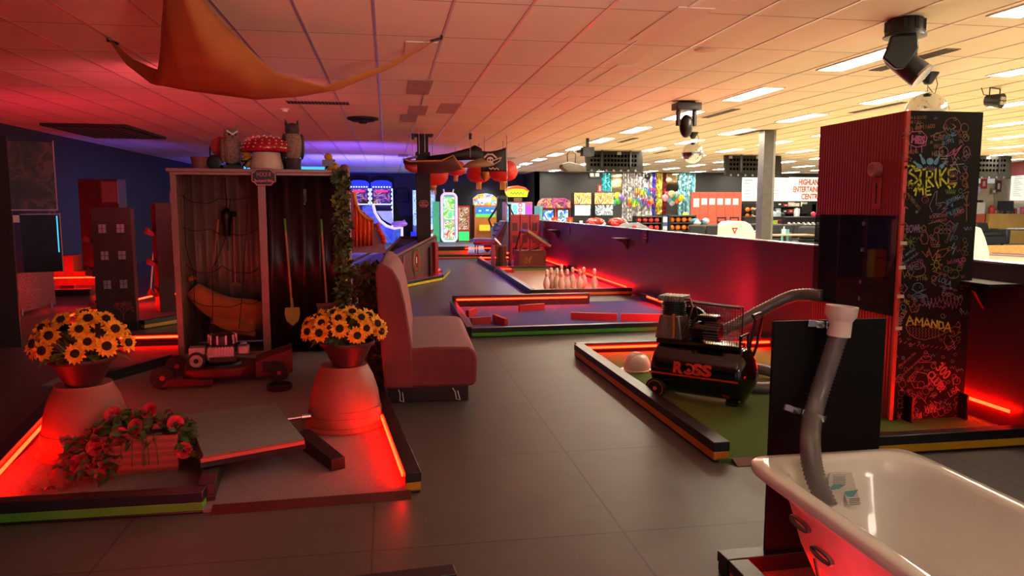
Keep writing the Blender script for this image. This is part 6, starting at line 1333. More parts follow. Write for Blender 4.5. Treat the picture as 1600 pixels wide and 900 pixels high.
# chalk drawings
Z1 = lambda px, py: (gy(px, py, CYF).x, gy(px, py, CYF).z)
mb = MB(); ck = {}
def ch(n, c): 
    if n not in ck: ck[n] = mat('chalk_' + n, c, .9, var=.25, vs=60)
    return mb.use(ck[n])
CHC = dict(yellow='b4b238', pink='ac507c', orange='985a44', blue='5c88ac', white='948c86', purple='76608a', green='688448', red='a04c58', tan='86684f')
sc = 4.78 / F * 1.02   # metres per photo pixel
def T(s_, px, py, hpx, col, roll=0, fit=None, shear=0, bold=0):
    ch(col, CHC[col]); x, z = Z1(px, py)
    mb.text(s_, hpx * sc * 1.25, TM(x, CYF - .002, z, 0, R(roll)), th=.0002, shear=shear, bold=bold, fit=fit * sc if fit else None)
def S(col, pts, w_=1.5, closed=False):
    ch(col, CHC[col]); mb.at(Matrix.Translation((0, CYF - .0015, 0))); mb.stroke([Z1(*q_) for q_ in pts], w_ * sc * (.8 if w_ < 2.5 else 1), d=.0005, closed=closed); mb.at()
def circ(col, cx, cy, rx_, ry_=None, w_=1.3, n=18): S(col, [(cx + rx_ * cos(2 * pi * i / n), cy + (ry_ or rx_) * sin(2 * pi * i / n)) for i in range(n)], w_, True)
for st in ([(1434, 262), (1426, 264), (1419, 269), (1430, 276), (1434, 282), (1427, 288), (1418, 286), (1424, 282)], [(1430, 267), (1447, 264)], [(1440, 264), (1437, 278), (1440, 292), (1434, 288)], [(1448, 266), (1447, 290)], [(1448, 266), (1457, 268), (1456, 276), (1448, 279), (1458, 291)], [(1462, 264), (1461, 282), (1466, 293)],
           [(1468, 262), (1469, 290)], [(1478, 263), (1469, 277), (1480, 289), (1484, 294)], [(1492, 264), (1482, 266), (1482, 276), (1490, 275)], [(1482, 276), (1481, 288), (1494, 286), (1490, 292)], [(1415, 262), (1422, 258), (1431, 262)]): S('yellow', st, 3.4)
for st in ([(1430, 305), (1433, 290), (1437, 299), (1441, 289), (1442, 304)], [(1453, 292), (1446, 293), (1446, 305), (1454, 304)], [(1446, 299), (1452, 298)], [(1432, 292), (1428, 298)]): S('yellow', st, 3)
T('HES', 1434, 219, 14, 'pink', -4, 26, 0, .004); S('pink', [(1424, 206), (1418, 214), (1421, 226), (1432, 230), (1446, 227), (1448, 214), (1440, 205), (1424, 206)], 2)
for x in (1423, 1431, 1440): S('pink', [(x, 229), (x, 238)], 2)
T('Chr', 1466, 214, 16, 'tan', 6, 22, .3); T('WUZ', 1466, 229, 9, 'tan', 0, 18); T('HERE', 1465, 240, 9, 'tan', 4, 22)
T('FOR A GOOD', 1432, 184, 6, 'orange', 3, 36); T('TIME CALL', 1428, 191, 6, 'orange', 5, 28); T('(02) 48711600', 1437, 200, 8, 'orange', 8, 56)
T('BOWLING', 1489, 312, 9, 'blue', 24, 26); T('4', 1487, 321, 8, 'blue'); T('LIFE', 1491, 331, 9, 'blue', 20, 18)
T('I LOVE', 1423, 309, 6, 'tan', -42, 18); T('YOUR CROCS', 1430, 319, 6, 'tan', -42, 26)
T('BOCARAMA', 1466, 338, 7, 'red', 6, 34); T('LLAMA!!!', 1467, 345, 6, 'red', 6, 28); T('PWNED', 1498, 333, 8, 'red', 28, 22)
T('BOWL', 1427, 358, 15, 'purple', 2, 28, 0, .002); T('12 strikes', 1418, 396, 6, 'blue', 32, 30); T('and your perfect', 1420, 405, 6, 'blue', 32, 34)
T("Let's PAR-TEE", 1494, 408, 8, 'pink', 6, 36); T('AMELIA', 1432, 417, 13, 'purple', 8, 30); T('BUTTS', 1481, 222, 8, 'blue', 16, 22); T('I LIKE BIG', 1483, 213, 7, 'blue', 18, 26); T('BOWLING', 1424, 238, 8, 'orange', 8, 24)
T('GUTTERBALL', 1436, 464, 7, 'blue', 8, 30); [S('yellow', st, 2.6) for st in ([(1416, 508), (1421, 494), (1427, 506)], [(1418, 502), (1426, 501)], [(1430, 508), (1431, 496), (1436, 504), (1441, 497), (1441, 510)], [(1443, 510), (1448, 498), (1453, 511)], [(1445, 506), (1451, 507)], [(1455, 512), (1456, 500), (1464, 513), (1464, 501)], [(1467, 502), (1467, 514), (1474, 512), (1473, 504), (1467, 502)], [(1475, 517), (1481, 504), (1485, 518)], [(1477, 513), (1484, 513)])]; T('CHARLES', 1407, 500, 10, 'white', 65, 36)
T('VIG', 1416, 472, 8, 'yellow', -25, 12); T('bowling is right', 1482, 450, 5, 'purple', -14, 36); T('up my alley', 1482, 458, 5, 'purple', -14, 28)
T('Would you like', 1417, 562, 6, 'red', 38, 38); T('us to assign someone', 1425, 572, 6, 'red', 40, 46); T('to pump your nuts?', 1430, 584, 6, 'red', 42, 40)
T('300', 1473, 580, 20, 'red', -45, 30, 0, .003); T('CLUB!', 1462, 596, 16, 'red', -48, 44, 0, .003); T('LISA', 1490, 612, 14, 'red', 30, 22); T('HEC', 1405, 650, 8, 'red', 85, 14); T('WIN', 1453, 640, 14, 'red', 0, 22, 0, .002); T('88', 1435, 650, 12, 'red', 0, 12)
# pins burst above STRIKE, bowling pins, hand, mermaid tail, skull, flower, crown ...
for x, y, a in [(1434, 258, -50), (1441, 249, -25), (1464, 250, 28), (1473, 258, 45)]:
    ch('blue', CHC['blue']); c_, s_ = cos(R(a)), sin(R(a)); P = [(-2.2, 8), (2.2, 8), (3.2, 4), (2.6, 0), (1.4, -4), (1.8, -8), (0, -10), (-1.8, -8), (-1.4, -4), (-2.6, 0), (-3.2, 4)]
    mb.add([(Z1(x + u * c_ - v * s_, y + u * s_ + v * c_)[0], CYF - .002, Z1(x + u * c_ - v * s_, y + u * s_ + v * c_)[1]) for u, v in P], [tuple(range(11))])
ch('blue', CHC['blue']); mb.add([(Z1(1453 + 5.5 * cos(k), 252 + 5.5 * sin(k))[0], CYF - .002, Z1(1453 + 5.5 * cos(k), 252 + 5.5 * sin(k))[1]) for k in [2 * pi * i / 14 for i in range(14)]], [tuple(range(14))])
for k in range(7): a = R(200 + 23 * k); S('purple', [(1453 + 3 * cos(a), 268 + 2 * sin(a)), (1453 + 10 * cos(a), 266 + 7 * sin(a))], 1.4)
circ('orange', 1488, 198, 13, 14); S('orange', [(1488, 194), (1493, 198), (1488, 202)], 2); S('orange', [(1475, 205), (1455, 212), (1470, 216)], 1.4); circ('orange', 1486, 191, 2)
for cx, cy, s_ in [(1507, 200, 1), (1509, 215, .8)]: circ('orange', cx, cy, 6 * s_, 7 * s_)
S('pink', [(1478, 245), (1492, 232), (1488, 240), (1502, 228), (1490, 246), (1492, 240), (1478, 245)], 1.8); circ('white', 1474, 237, 7, 8); circ('white', 1471, 236, 1.5); circ('white', 1477, 236, 1.5); S('white', [(1470, 248), (1480, 248)], 2); circ('pink', 1510, 238, 5, 9, 1.5)
S('white', [(1480, 270), (1492, 252), (1500, 270), (1484, 258), (1506, 256)], 1.3); circ('pink', 1489, 279, 7, 4, 1.6); circ('pink', 1489, 279, 2)
for k in range(5): S('pink', [(1483 + 3 * k, 273), (1482 + 3.4 * k, 269)], 1.2)
def star(col, cx, cy, r): S(col, [(cx + (r if i % 2 == 0 else r * .45) * cos(R(-90 + 36 * i)), cy + (r if i % 2 == 0 else r * .45) * sin(R(-90 + 36 * i))) for i in range(10)], 1.1, True)
star('orange', 1420, 249, 5); star('orange', 1422, 291, 5); star('orange', 1477, 254, 5); star('pink', 1407, 391, 5); star('orange', 1486, 287, 3); star('purple', 1508, 262, 4)
S('purple', [(1456, 331), (1452, 322), (1461, 300), (1464, 299), (1462, 318), (1475, 316), (1481, 320), (1472, 327), (1480, 325), (1470, 334), (1458, 334)], 1.5); S('purple', [(1462, 320), (1470, 322), (1464, 327)], 1.2)
circ('pink', 1445, 312, 5); circ('pink', 1445, 312, 2); circ('pink', 1416, 307, 4, 5, 2); S('pink', [(1414, 312), (1413, 322), (1418, 326)], 2.4)
for k in range(5): S('green', [(1477 + k * 3, 296), (1479 + k * 3, 303), (1481 + k * 3, 297)], 1.2)
S('orange', [(1507, 265), (1512, 272), (1508, 280), (1512, 290), (1506, 298)], 1.2); circ('orange', 1508, 275, 4, 5); circ('orange', 1507, 287, 4, 5); S('tan', [(1504, 303), (1513, 299), (1510, 315), (1504, 303)], 1.3); S('tan', [(1510, 305), (1510, 345)], 1.5)
def pinout(col, cx, cy, s_, a, filled=False):
    c_, d_ = cos(R(a)), sin(R(a)); P = [(-3, 12), (3, 12), (5.5, 5), (4.5, -1), (2.2, -7), (3, -12), (0, -15), (-3, -12), (-2.2, -7), (-4.5, -1), (-5.5, 5)]
    S(col, [(cx + s_ * (u * c_ - v * d_), cy + s_ * (u * d_ + v * c_)) for u, v in P], 1.4, True); S('orange', [(cx + s_ * (-2.2 * c_ + 7.5 * d_), cy + s_ * (-2.2 * d_ - 7.5 * c_)), (cx + s_ * (2.2 * c_ + 7.5 * d_), cy + s_ * (2.2 * d_ - 7.5 * c_))], 2)
pinout('orange', 1444, 368, 1.1, -3); pinout('orange', 1461, 372, 1.15, 10); pinout('orange', 1474, 394, 1.0, 60)
for k in range(8): S('green', [(1422, 378), (1422 + 9 * cos(k * pi / 4), 378 + 9 * sin(k * pi / 4))], 1.3)
circ('green', 1422, 378, 2.5); S('green', [(1408, 340), (1403, 350), (1413, 352)], 1.2); S('green', [(1450, 350), (1466, 345), (1478, 351)], 1.2)
for k in range(6): circ(['white', 'tan', 'purple'][k % 3], 1470 + (k % 3) * 6, 355 + (k // 3) * 7, 3)
S('blue', [(1491, 380), (1487, 388), (1492, 388), (1488, 397)], 2.2)
for k in range(4): circ('tan', 1507 + 2 * (k % 2), 375 + k * 7, 3)
S('pink', [(1476, 352), (1484, 345), (1492, 352), (1486, 362), (1477, 356)], 1.3); T('Center Cup', 1483, 366, 6, 'tan', 68, 32); T('open mouth', 1490, 362, 6, 'blue', 68, 34)
S('orange', [(1440, 392), (1448, 402), (1451, 388), (1456, 404), (1466, 390), (1460, 410), (1472, 414), (1458, 424), (1470, 428), (1455, 440), (1462, 446)], 1.6)
circ('yellow', 1463, 413, 4, 6)
for k in range(8): S('yellow', [(1463 + 6 * cos(k * pi / 4), 413 + 8 * sin(k * pi / 4)), (1463 + 9 * cos(k * pi / 4), 413 + 11 * sin(k * pi / 4))], 1.2)
circ('green', 1489, 428, 9, 7); circ('green', 1478, 420, 4); circ('green', 1499, 419, 4); circ('green', 1486, 426, 1); circ('green', 1492, 426, 1); circ('pink', 1432, 421, 14, 12, 1.2)
T('STEL', 1440, 434, 10, 'green', 6, 22); T('LOLA', 1476, 440, 11, 'blue', -20, 26); S('green', [(1409, 420), (1413, 434), (1418, 422), (1422, 436), (1428, 424)], 1.4); S('purple', [(1404, 452), (1412, 458), (1418, 450), (1413, 444)], 1.8)
circ('blue', 1434, 449, 8, 7, 1.6); circ('blue', 1431, 448, 1.5); circ('blue', 1437, 448, 1.5); S('blue', [(1430, 456), (1438, 456)], 1.6); S('blue', [(1424, 462), (1446, 452)], 1.4); S('blue', [(1424, 452), (1446, 462)], 1.4)
S('orange', [(1420, 478), (1424, 488), (1434, 486), (1437, 475), (1431, 480), (1428, 472), (1425, 480), (1420, 478)], 1.5); circ('purple', 1408, 466, 5, 6); T('UP', 1442, 472, 12, 'purple', 65, 14)
for k in range(9): S(['purple', 'red'][k % 2], [(1448 + k * 6, 462 + 4 * sin(k)), (1452 + k * 6, 478 + 5 * cos(k)), (1456 + k * 6, 466)], 1.1)
circ('white', 1405, 482, 3); circ('blue', 1411, 480, 4)
# mermaid tail
tail = [(1415, 512), (1419, 520), (1430, 528), (1445, 531), (1462, 526), (1478, 520), (1466, 514), (1450, 509), (1432, 507), (1420, 508)]
S('orange', tail, 1.3, True)
for i in range(10):
    for j in range(3): x = 1420 + i * 5; y = 511 + j * 5 + i * .3; S('orange', [(x, y), (x + 2.5, y + 2.5), (x, y + 5)], .8)
S('tan', [(1478, 520), (1490, 510), (1500, 512), (1496, 520), (1502, 518), (1490, 526), (1482, 524), (1490, 534), (1492, 546), (1484, 540), (1482, 548), (1474, 534), (1477, 524)], 1.3)
for k in range(5): circ('purple', 1490 + 3 * cos(k * 1.26), 534 + 3 * sin(k * 1.26) - 20 + 20, 2) if 0 else None
for k in range(14): S('red', [(1405 + k * 7 % 100, 536 + (k * 13) % 12), (1409 + k * 7 % 100, 533 + (k * 13) % 12)], 1.2)
circ('red', 1447, 560, 8, 4); circ('red', 1447, 555, 4, 4); S('red', [(1434, 566), (1462, 566)], 1.2)
for k in range(60):
    rnd = random.Random(k); x = rnd.uniform(1402, 1498); y = rnd.uniform(585, 655)
    if rnd.random() < .5: circ('red', x, y, rnd.uniform(2, 6), w_=1)
    else: S('red', [(x, y), (x + rnd.uniform(-8, 8), y + rnd.uniform(-8, 8)), (x + rnd.uniform(-8, 8), y + rnd.uniform(-8, 8))], 1.1)
S('red', [(1428, 606), (1420, 590), (1430, 580), (1448, 584), (1452, 600), (1440, 606), (1428, 606)], 1.4); circ('red', 1422, 650, 6); 
for k in range(46):
    rnd = random.Random(100 + k); col = rnd.choice(['tan', 'orange', 'purple', 'pink', 'white', 'red'])
    x = rnd.choice([rnd.uniform(1408, 1416), rnd.uniform(1494, 1510)]); y = rnd.uniform(200, 640); w_ = rnd.uniform(2, 4); x -= max(0, (y - 300)) * .03
    if k % 2: circ(col, x, y, w_, w=1) if 0 else circ(col, x, y, w_, w_=1)
    else: S(col, [(x - w_, y), (x, y - w_ * 1.5), (x + w_, y + 1), (x - w_ * .5, y + w_)], 1.1)
rnd = random.Random(42)
for k in range(150):
    col = rnd.choice(['tan', 'orange', 'purple', 'pink', 'white', 'red', 'blue', 'green']); y = rnd.uniform(184, 640); x = rnd.uniform(1412 - (y - 180) * .03, 1516 - (y - 180) * .05)
    if 258 < y < 308 and x < 1500: continue
    if 495 < y < 530: continue
    q = rnd.random(); s_ = rnd.uniform(1.8, 3.6)
    if q < .25: circ(col, x, y, s_, s_ * rnd.uniform(.6, 1.3), w_=.9, n=10)
    elif q < .6: S(col, [(x + i * s_ * .8, y + (s_ if i % 2 else -s_) * rnd.uniform(.4, 1)) for i in range(rnd.randint(3, 6))], .9)
    elif q < .8: S(col, [(x + s_ * 1.5 * cos(i * .9) * (1 - i * .08), y + s_ * 1.5 * sin(i * .9) * (1 - i * .08)) for i in range(9)], .9)
    else: star(col, x, y, s_)
mb.build('chalk_drawings', t)
# ------------------------------------------------ bowling hall beyond the half wall
def hz(py, Y_): return gy(1100, py, Y_).z
def hx(px, Y_, py=330): return gy(px, py, Y_).x
# ride arcade pair
Yr = 28.0; x0, x1 = hx(842, Yr), hx(891, Yr); W = x1 - x0
t = thing('driving_arcade', 'twin seat racing arcade cabinet with blue screens and purple marquee', 'arcade machine', ((x0 + x1) / 2, Yr, 0)); H = hz(310, Yr)
MB().use(mat('teal_side', '60b0b8', .4)).box(-W / 2, -W / 2 + .1, -.2, .9, 0, H - .3).build('side_panel', t)
MB().use(mat('arcade_red', 'c83c20', .4)).box(-W / 2 + .101, W / 2, 0, .9, 0, H - .38).build('cabinet', t)
MB().use(screen_mat('marquee_pp', ['702060', 'c05080', '402050', 'e0a050', '503070'], .5, 5)).vprism([(-W / 2, H - .37), (W / 2, H - .37), (W / 2 - .04, H - .1), (W * .3, H), (-W * .3, H), (-W / 2 + .1, H - .12)], -.15, .6).build('marquee', t)
for s_ in (-1, 1):
    cx = s_ * W * .235 + .04
    MB().use(BLK).box(cx - W * .2, cx + W * .2, -.04, -.001, H - 1.15, H - .42).build('bezel', t)
    MB().use(screen_mat('race_screen', ['1850c8', '3890f0', 'c8e8ff', '2060d0', '608840'], .9, 3)).box(cx - W * .17, cx + W * .15, -.06, -.041, H - .9, H - .46).build('screen', t)
    MB().use(mat('seat_red', 'd83018', .4)).box(cx + W * .01, cx + W * .17, -.75, -.5, .55, 1.18).use(mat('seat_logo', 'f0b030', .5)).box(cx + W * .06, cx + W * .11, -.76, -.751, .95, 1.1).build('seat_back', t, bev=.03)
ADV = screen_mat('battle_art', ['e8a050', 'd86030', 'f0d890', 'a84828', 'c8c070'], .75, 4); ADS = screen_mat('battle_screen', ['a8c8d0', '304048', 'd8e8e8', '506068', '88a0a8'], .75, 3)
for k, (a, b, lab) in enumerate([(897, 923, 'motorcycle arcade game with orange battle artwork, left of two'), (929, 958, 'motorcycle arcade game with orange battle artwork, right of two')]):
    Ym = 27.5; x0, x1 = hx(a, Ym), hx(b, Ym); W = x1 - x0
    t = thing('motorcycle_arcade', lab, 'arcade machine', ((x0 + x1) / 2, Ym, 0), 0, 'motorcycle arcade games')
    z1, z2, z3 = hz(302, Ym), hz(319, Ym), hz(336, Ym)
    MB().use(BLKM).box(-W * .5, W * .5, 0, .5, 0, z1).build('cabinet', t)
    MB().use(ADV).box(-W * .5, W * .5, -.03, -.001, z2, z1).build('marquee', t); MB().use(ADS if k else screen_mat('bright_screen', ['b8e0e8', 'e8f8f8', '98c8d0', 'd8f0f0'], .9, 2)).box(-W * .46, W * .46, -.03, -.001, z3, z2 - .04).build('screen', t)
    MB().use(mat('bike_red', 'c01818', .25, coat=.5)).ball((.25, -.95, 1.02), (.34, .5, .16), 18, 10).ball((.1, -1.2, .92), (.2, .2, .2), 14, 8).box(.2, .35, -1.1, -.6, .4, .9).build('motorcycle', t)
    MB().use(BLK).cyl((-.05, -.8, 1.12), (.55, -.8, 1.12), .03).build('handlebar', t)
    MB().use(CHROME).ball((.45, -1.25, .92), (.14, .08, .12), 12, 8).build('headlamp', t)
    MB().use(WHT).box(-.12, .0, -.05, -.031, .9, 1.05).build('card_reader', t)
# mirror wall with foil curtains
Yw = 32.59
MBM = mat('mirror_glass', 'c8b898', .06, 1, var=0)
for n, (a, b) in {'left mirror panel between the foil curtains on the far wall': (940, 975), 'right mirror panel between the foil curtains on the far wall': (1039, 1062)}.items():
    x0, x1 = hx(a, Yw), hx(b, Yw); tag(MB().use(MBM).box(x0, x1, Yw - .02, Yw, hz(304, Yw), hz(271.5, Yw)).build('wall_mirror'), n, 'mirror', 'wall mirrors')
SL = mat('slat_wall', '3a3a3c', .5)
mb = MB().use(SL)
for i in range(18): mb.box(hx(955, Yw), hx(1085, Yw), Yw - .05, Yw - .021, .2 + i * .1, .285 + i * .1)
tag(mb.build('slat_panel'), 'dark grey slatted display wall below the mirrors', 'wall panel')
def foil(a, b, ytop, ybot, c1, c2, lab, seed, Y_=32.5):
    x0, x1 = hx(a, Y_), hx(b, Y_); rnd = random.Random(seed); z1, z0_ = hz(ytop, Y_), hz(ybot, Y_)
    m1 = mat('foil_' + c1, c1, .25, .55, var=.5, vs=9, bump=1, bs=12); m2 = mat('foil_' + c2, c2, .3, .5, var=.5, vs=9, bump=1, bs=12)
    mb = MB(); x = x0
    while x < x1:
        w_ = rnd.uniform(.03, .06); mb.use(rnd.choice([m1, m2])); ph = rnd.uniform(0, 6)
        g = [[(x + dx, Y_ + rnd.uniform(-.03, .03), z1 + (z0_ - z1) * k / 24) for dx in (0, w_)] for k in range(25)]
        mb.grid(g); x += w_ * .95
    tag(mb.build('foil_curtain', smooth=1), lab, 'foil curtain', 'metallic foil fringe curtains')
foil(940, 955, 271.5, 300, '20a0b8', '70e0f0', 'short aqua foil fringe curtain left of the left mirror', 1)
foil(972, 1018, 271, 345, 'd8d8dc', '8a8a90', 'wide silver foil fringe curtain behind the birthday balloons', 2)
foil(1018, 1024, 271, 345, '4040b8', '8060d0', 'narrow blue foil fringe curtain right of the silver one', 3)
foil(1024, 1034, 271, 335, 'd8b820', 'f0e060', 'narrow gold foil fringe curtain', 4)
foil(1034, 1039.5, 271, 335, 'a01818', '701018', 'narrow dark red foil fringe curtain beside the gold one', 5)
foil(1059, 1085, 271, 340, '60b8d0', 'a8d8e8', 'pale blue foil fringe curtain left of the coral partition', 6)
t = thing('happy_birthday_balloons', 'rainbow foil letter balloons reading happy birthday on the silver curtain', 'letter balloons', (0, 0, 0))
RB_ = [mat('balloon_' + c, c, .25, .2) for c in ('d82848', 'f08020', 'f0d820', '38b048', '2870d8', '8838b8')]
for word, xa, xb, ya, sz in (('HAPPY', 993, 1024, 299, .42), ('BIRTHDAY', 981, 1029, 316, .44)):
    for i, ch_ in enumerate(word):
        px = xa + (xb - xa) * (i + .5) / len(word); py = ya + (-2.5 if word == 'HAPPY' else 0) * abs(i / (len(word) - 1) - .5) * -1
        p = gy(px, py + (2 if i % 2 else 0), 32.38); mb = MB(); TXT.clear()
        tmp = MB().text(ch_, sz, Matrix(), th=.03, bold=.012, fit=.155); fs = tmp.f
        for q, f in enumerate(fs):
            cz = sum(tmp.v[k].y for k in f) / len(f); 
        h = sz * .72; 
        for k in range(3):
            mb.use(RB_[(i + k) % 6])
            sub = [f for f in fs if k == min(2, max(0, int((sum(tmp.v[j].y for j in f) / len(f) + h / 2) / h * 3)))]
            if sub: mb.at(TM(p.x, 32.38, p.z)).add(tmp.v, sub)
        mb.build('letter_balloon', t)
t = thing('string_banner', 'thin cord', 'cord', (0, 0, 0)) if False else None
def balloons(lst, base, Y_=31.6):
    for k, (px, py, c, nm) in enumerate(lst):
        p = gy(px, py, Y_ - .12 * (k % 3)); r = .155
        tag(MB().use(mat('latex_' + c, c, .25, coat=.3, var=.03)).lathe([(.001, -r * 1.15), (.02, -r * 1.12), (r * .7, -r * .7), (r, 0), (r * .9, r * .5), (r * .55, r * .87), (.001, r)], 18).build('balloon', loc=p), f'{nm} balloon in the {base}', 'balloon', 'party balloons')
balloons([(960, 309, '2858b8', 'dark blue'), (964.5, 306, 'e8e020', 'yellow'), (971, 309, '8870c8', 'lilac'), (959.5, 316, '60b8c0', 'aqua'), (966, 313.5, '58d038', 'lime green')], 'cluster left of the silver curtain')
balloons([(1043.5, 304, 'd83050', 'hot pink'), (1039.5, 309, 'e898a8', 'pale pink'), (1049.5, 303, 'c8c890', 'olive cream'), (1045.5, 311, '78b8d8', 'sky blue'), (1053, 309, '30a890', 'teal green'), (1058, 304, 'a0c8c8', 'pale grey green'), (1063, 303, '58c0d8', 'turquoise'), (1058, 313, 'e87848', 'coral orange'), (1063.5, 309.5, 'f0e010', 'bright yellow'), (1050, 316, 'c0c8d0', 'silver white')], 'cluster right of the red foil curtain')
# exit/fire sign, emergency light on wall
tag(MB().use(mat('sign_red', 'c82820', .5)).box(-.1, .1, -.02, 0, -.18, .18).use(WHT).box(-.03, .03, -.025, -.0201, -.1, .12).build('fire_sign', loc=gy(937, 295, 32.57)), 'small red fire equipment sign on the dark wall left of curtains', 'sign')
t = thing('emergency_light', 'twin white emergency lamps high on the dark far wall', 'emergency light', gy(928, 274, 32.598))
MB().use(WHT).box(-.22, -.03, -.12, -.001, -.05, .1).box(.03, .22, -.12, -.001, -.05, .1).build('lamp_head', t, bev=.01); MB().use(BLK).box(-.2, .2, -.1, -.001, -.12, -.051).build('bracket', t)
p = gy(1012, 276, 32.36); tag(MB().use(BLK).ball((0, 0, 0), (.14, .1, .14), 14, 10).build('black_ornament', loc=p), 'round black ornament at the top of the silver curtain', 'ornament')
# ball racks
def rack(a, b, yt, c, name_c, Yk, n, lab):
    x0, x1 = hx(a, Yk), hx(b, Yk); W = x1 - x0; t = thing('ball_rack', lab, 'ball rack', ((x0 + x1) / 2, Yk, 0), 0, 'bowling ball racks'); zt = hz(yt, Yk)
    z1 = hz(347.5, Yk); z2 = hz(359.5, Yk)
    MB().use(BLK).box(-W / 2 - .06, -W / 2, -.2, .2, 0, zt).box(W / 2, W / 2 + .06, -.2, .2, 0, zt).build('side_panel', t)
    MB().use(mat('rack_grey', '404044', .4)).box(-W / 2, W / 2, -.2, .2, zt - .05, zt).box(-W / 2, W / 2, -.16, .2, z1 - .04, z1).box(-W / 2, W / 2, -.16, .2, z2 - .04, z2).build('shelf', t)
    MB().use(BLKM).box(-W / 2, W / 2, .16, .2, .1, zt - .051).build('back_panel', t)
    bm = mat('ball_' + name_c, c, .2, coat=.4, var=.15, vs=12)
    for r_, z in enumerate((z1, z2)):
        for i in range(n):
            x = (x0 + x1) / 2 - W / 2 + W * (i + .5) / n
            o = MB().use(bm).ball((0, 0, .109), .108, 20, 14).use(BLK).ball((0, -.1, .14), .012, 6, 4).ball((.03, -.1, .14), .012, 6, 4).build('bowling_ball', loc=(x, Yk - .02, z + .001))
            tag(o, f'{name_c} bowling ball, {ORD[i]} from the left on the {"upper" if r_ == 0 else "lower"} shelf of the {"left" if a < 1030 else "right"} rack', 'bowling ball', 'bowling balls on the racks')
rack(993, 1031, 337, 'e04848', 'red', 27.5, 4, 'black rack of red bowling balls in front of silver curtain')
rack(1045, 1083, 336, 'f08028', 'orange', 27.5, 4, 'black rack of orange bowling balls in front of pale blue curtain')
tag(MB().use(mat('notice_blue', '4860a8', .5)).box(-.14, .14, -.02, 0, 0, .6).use(WHT).box(-.12, .12, -.025, -.0201, .35, .55).box(-.12, .12, -.025, -.0201, .05, .2).build('notice_stand', loc=(hx(1038, 27.4), 27.4, hz(361, 27.4))), 'blue and white notice post between the two ball racks', 'notice')
tag(MB().use(mat('yellow_top_helmet', 'e0c860', .4)).lathe([(.12, 0), (.115, .06), (.07, .11), (.001, .12)], 18).build('sun_badge', loc=(hx(1071, 27.5), 27.5, hz(336, 27.5) + .001)), 'small pale yellow dome on top of the orange ball rack', 'ornament')
# coral partition with notices
Yp2 = 30.5; x0, x1 = hx(1079, Yp2), hx(1158, Yp2); z1 = hz(300, Yp2)
t = thing('partition', 'coral red panelled partition with a row of white notices', 'partition', ((x0 + x1) / 2, Yp2, 0)); W = x1 - x0
mb = MB().use(mat('coral_panel', 'c85a44', .5, var=.06))
for i in range(6): mb.box(-W / 2 + W * i / 6 + .006, -W / 2 + W * (i + 1) / 6 - .006, -.04, .0, .05, z1)
mb.build('panel', t, bev=.004); MB().use(mat('coral_dark', '7a2c28', .5)).box(-W / 2, W / 2, .001, .05, 0, z1 - .02).build('backing', t)
for i in range(6): cx = -W / 2 + W * (.10 + .155 * i); MB().use(WHT).box(cx - .13, cx + .13, -.05, -.041, hz(320, Yp2) + (.0 if i else -.1), hz(310, Yp2) + 0).build('notice', t)
# counters and menus
Yc = 32.598; 
def menu(a, b, yt, yb, lab, title=None, rowsn=6):
    x0, x1 = hx(a, Yc), hx(b, Yc); zt, zb = hz(yt, Yc), hz(yb, Yc); t = thing('menu_board', lab, 'menu board', ((x0 + x1) / 2, Yc, 0), 0, 'lit menu boards'); W = x1 - x0
    MB().use(mat('lit_board', 'f4f2ea', .5, emit='fff8ea', es=.85, var=0)).box(-W / 2, W / 2, -.05, 0, zb, zt).build('lightbox', t)
    mb = MB().use(mat('print_grey', '807c78', .6)).at(Matrix.Translation((0, -.052, 0)))
    if not title:
        rnd = random.Random(a)
        for i in range(rowsn):
            z = zt - .12 - (zt - zb - .15) * i / rowsn; mb.stroke([(-W * .42, z), (-W * (.42 - rnd.uniform(.2, .4)), z)], .035); mb.stroke([(W * .28, z), (W * .40, z)], .035); mb.stroke([(-W * .46, z - .08), (W * .46, z - .08)], .012)
        mb.build('print', t)
    else:
        mb = MB().use(mat('orange_sign', 'e87038', .5))
        for i, (s_, f) in enumerate(title): mb.text(s_, .36, TM(W * .02, -.055, zt - .24 - i * .34), bold=.014, fit=f)
        mb.build('lettering', t)
menu(1158, 1193, 277, 314, 'lit white price list board left of the steel column')
menu(1206, 1230, 277, 314, 'narrow lit white price list right of the steel column')
menu(1230.5, 1296, 276, 314, 'lit white sign with orange name lettering by red cabinet', [('HIGHLANDS', 1.28), ('ENTERTAINMENT', 1.85), ('CENTRE', .98)])
Yk = 30.8; x0, x1 = hx(1158, Yk), hx(1300, Yk)
t = thing('service_counter', 'dark service counter with maroon stripe in front of the shelves', 'counter', ((x0 + x1) / 2, Yk, 0)); W = x1 - x0
MB().use(mat('counter_dark', '2c2826', .5)).box(-W / 2, W / 2, -.3, .3, 0, 1.10).build('base', t); MB().use(mat('counter_top', '3a3634', .3)).box(-W / 2 - .03, W / 2, -.36, .34, 1.101, 1.14).build('top', t)
MB().use(mat('maroon_stripe', '8a2040', .5)).box(-W * .15, W / 2, -.31, -.301, .95, 1.02).build('stripe', t)
MB().use(mat('lime_poster', '90c030', .5)).box(-W * .21, -W * .14, -.32, -.301, .5, .98).build('poster', t)
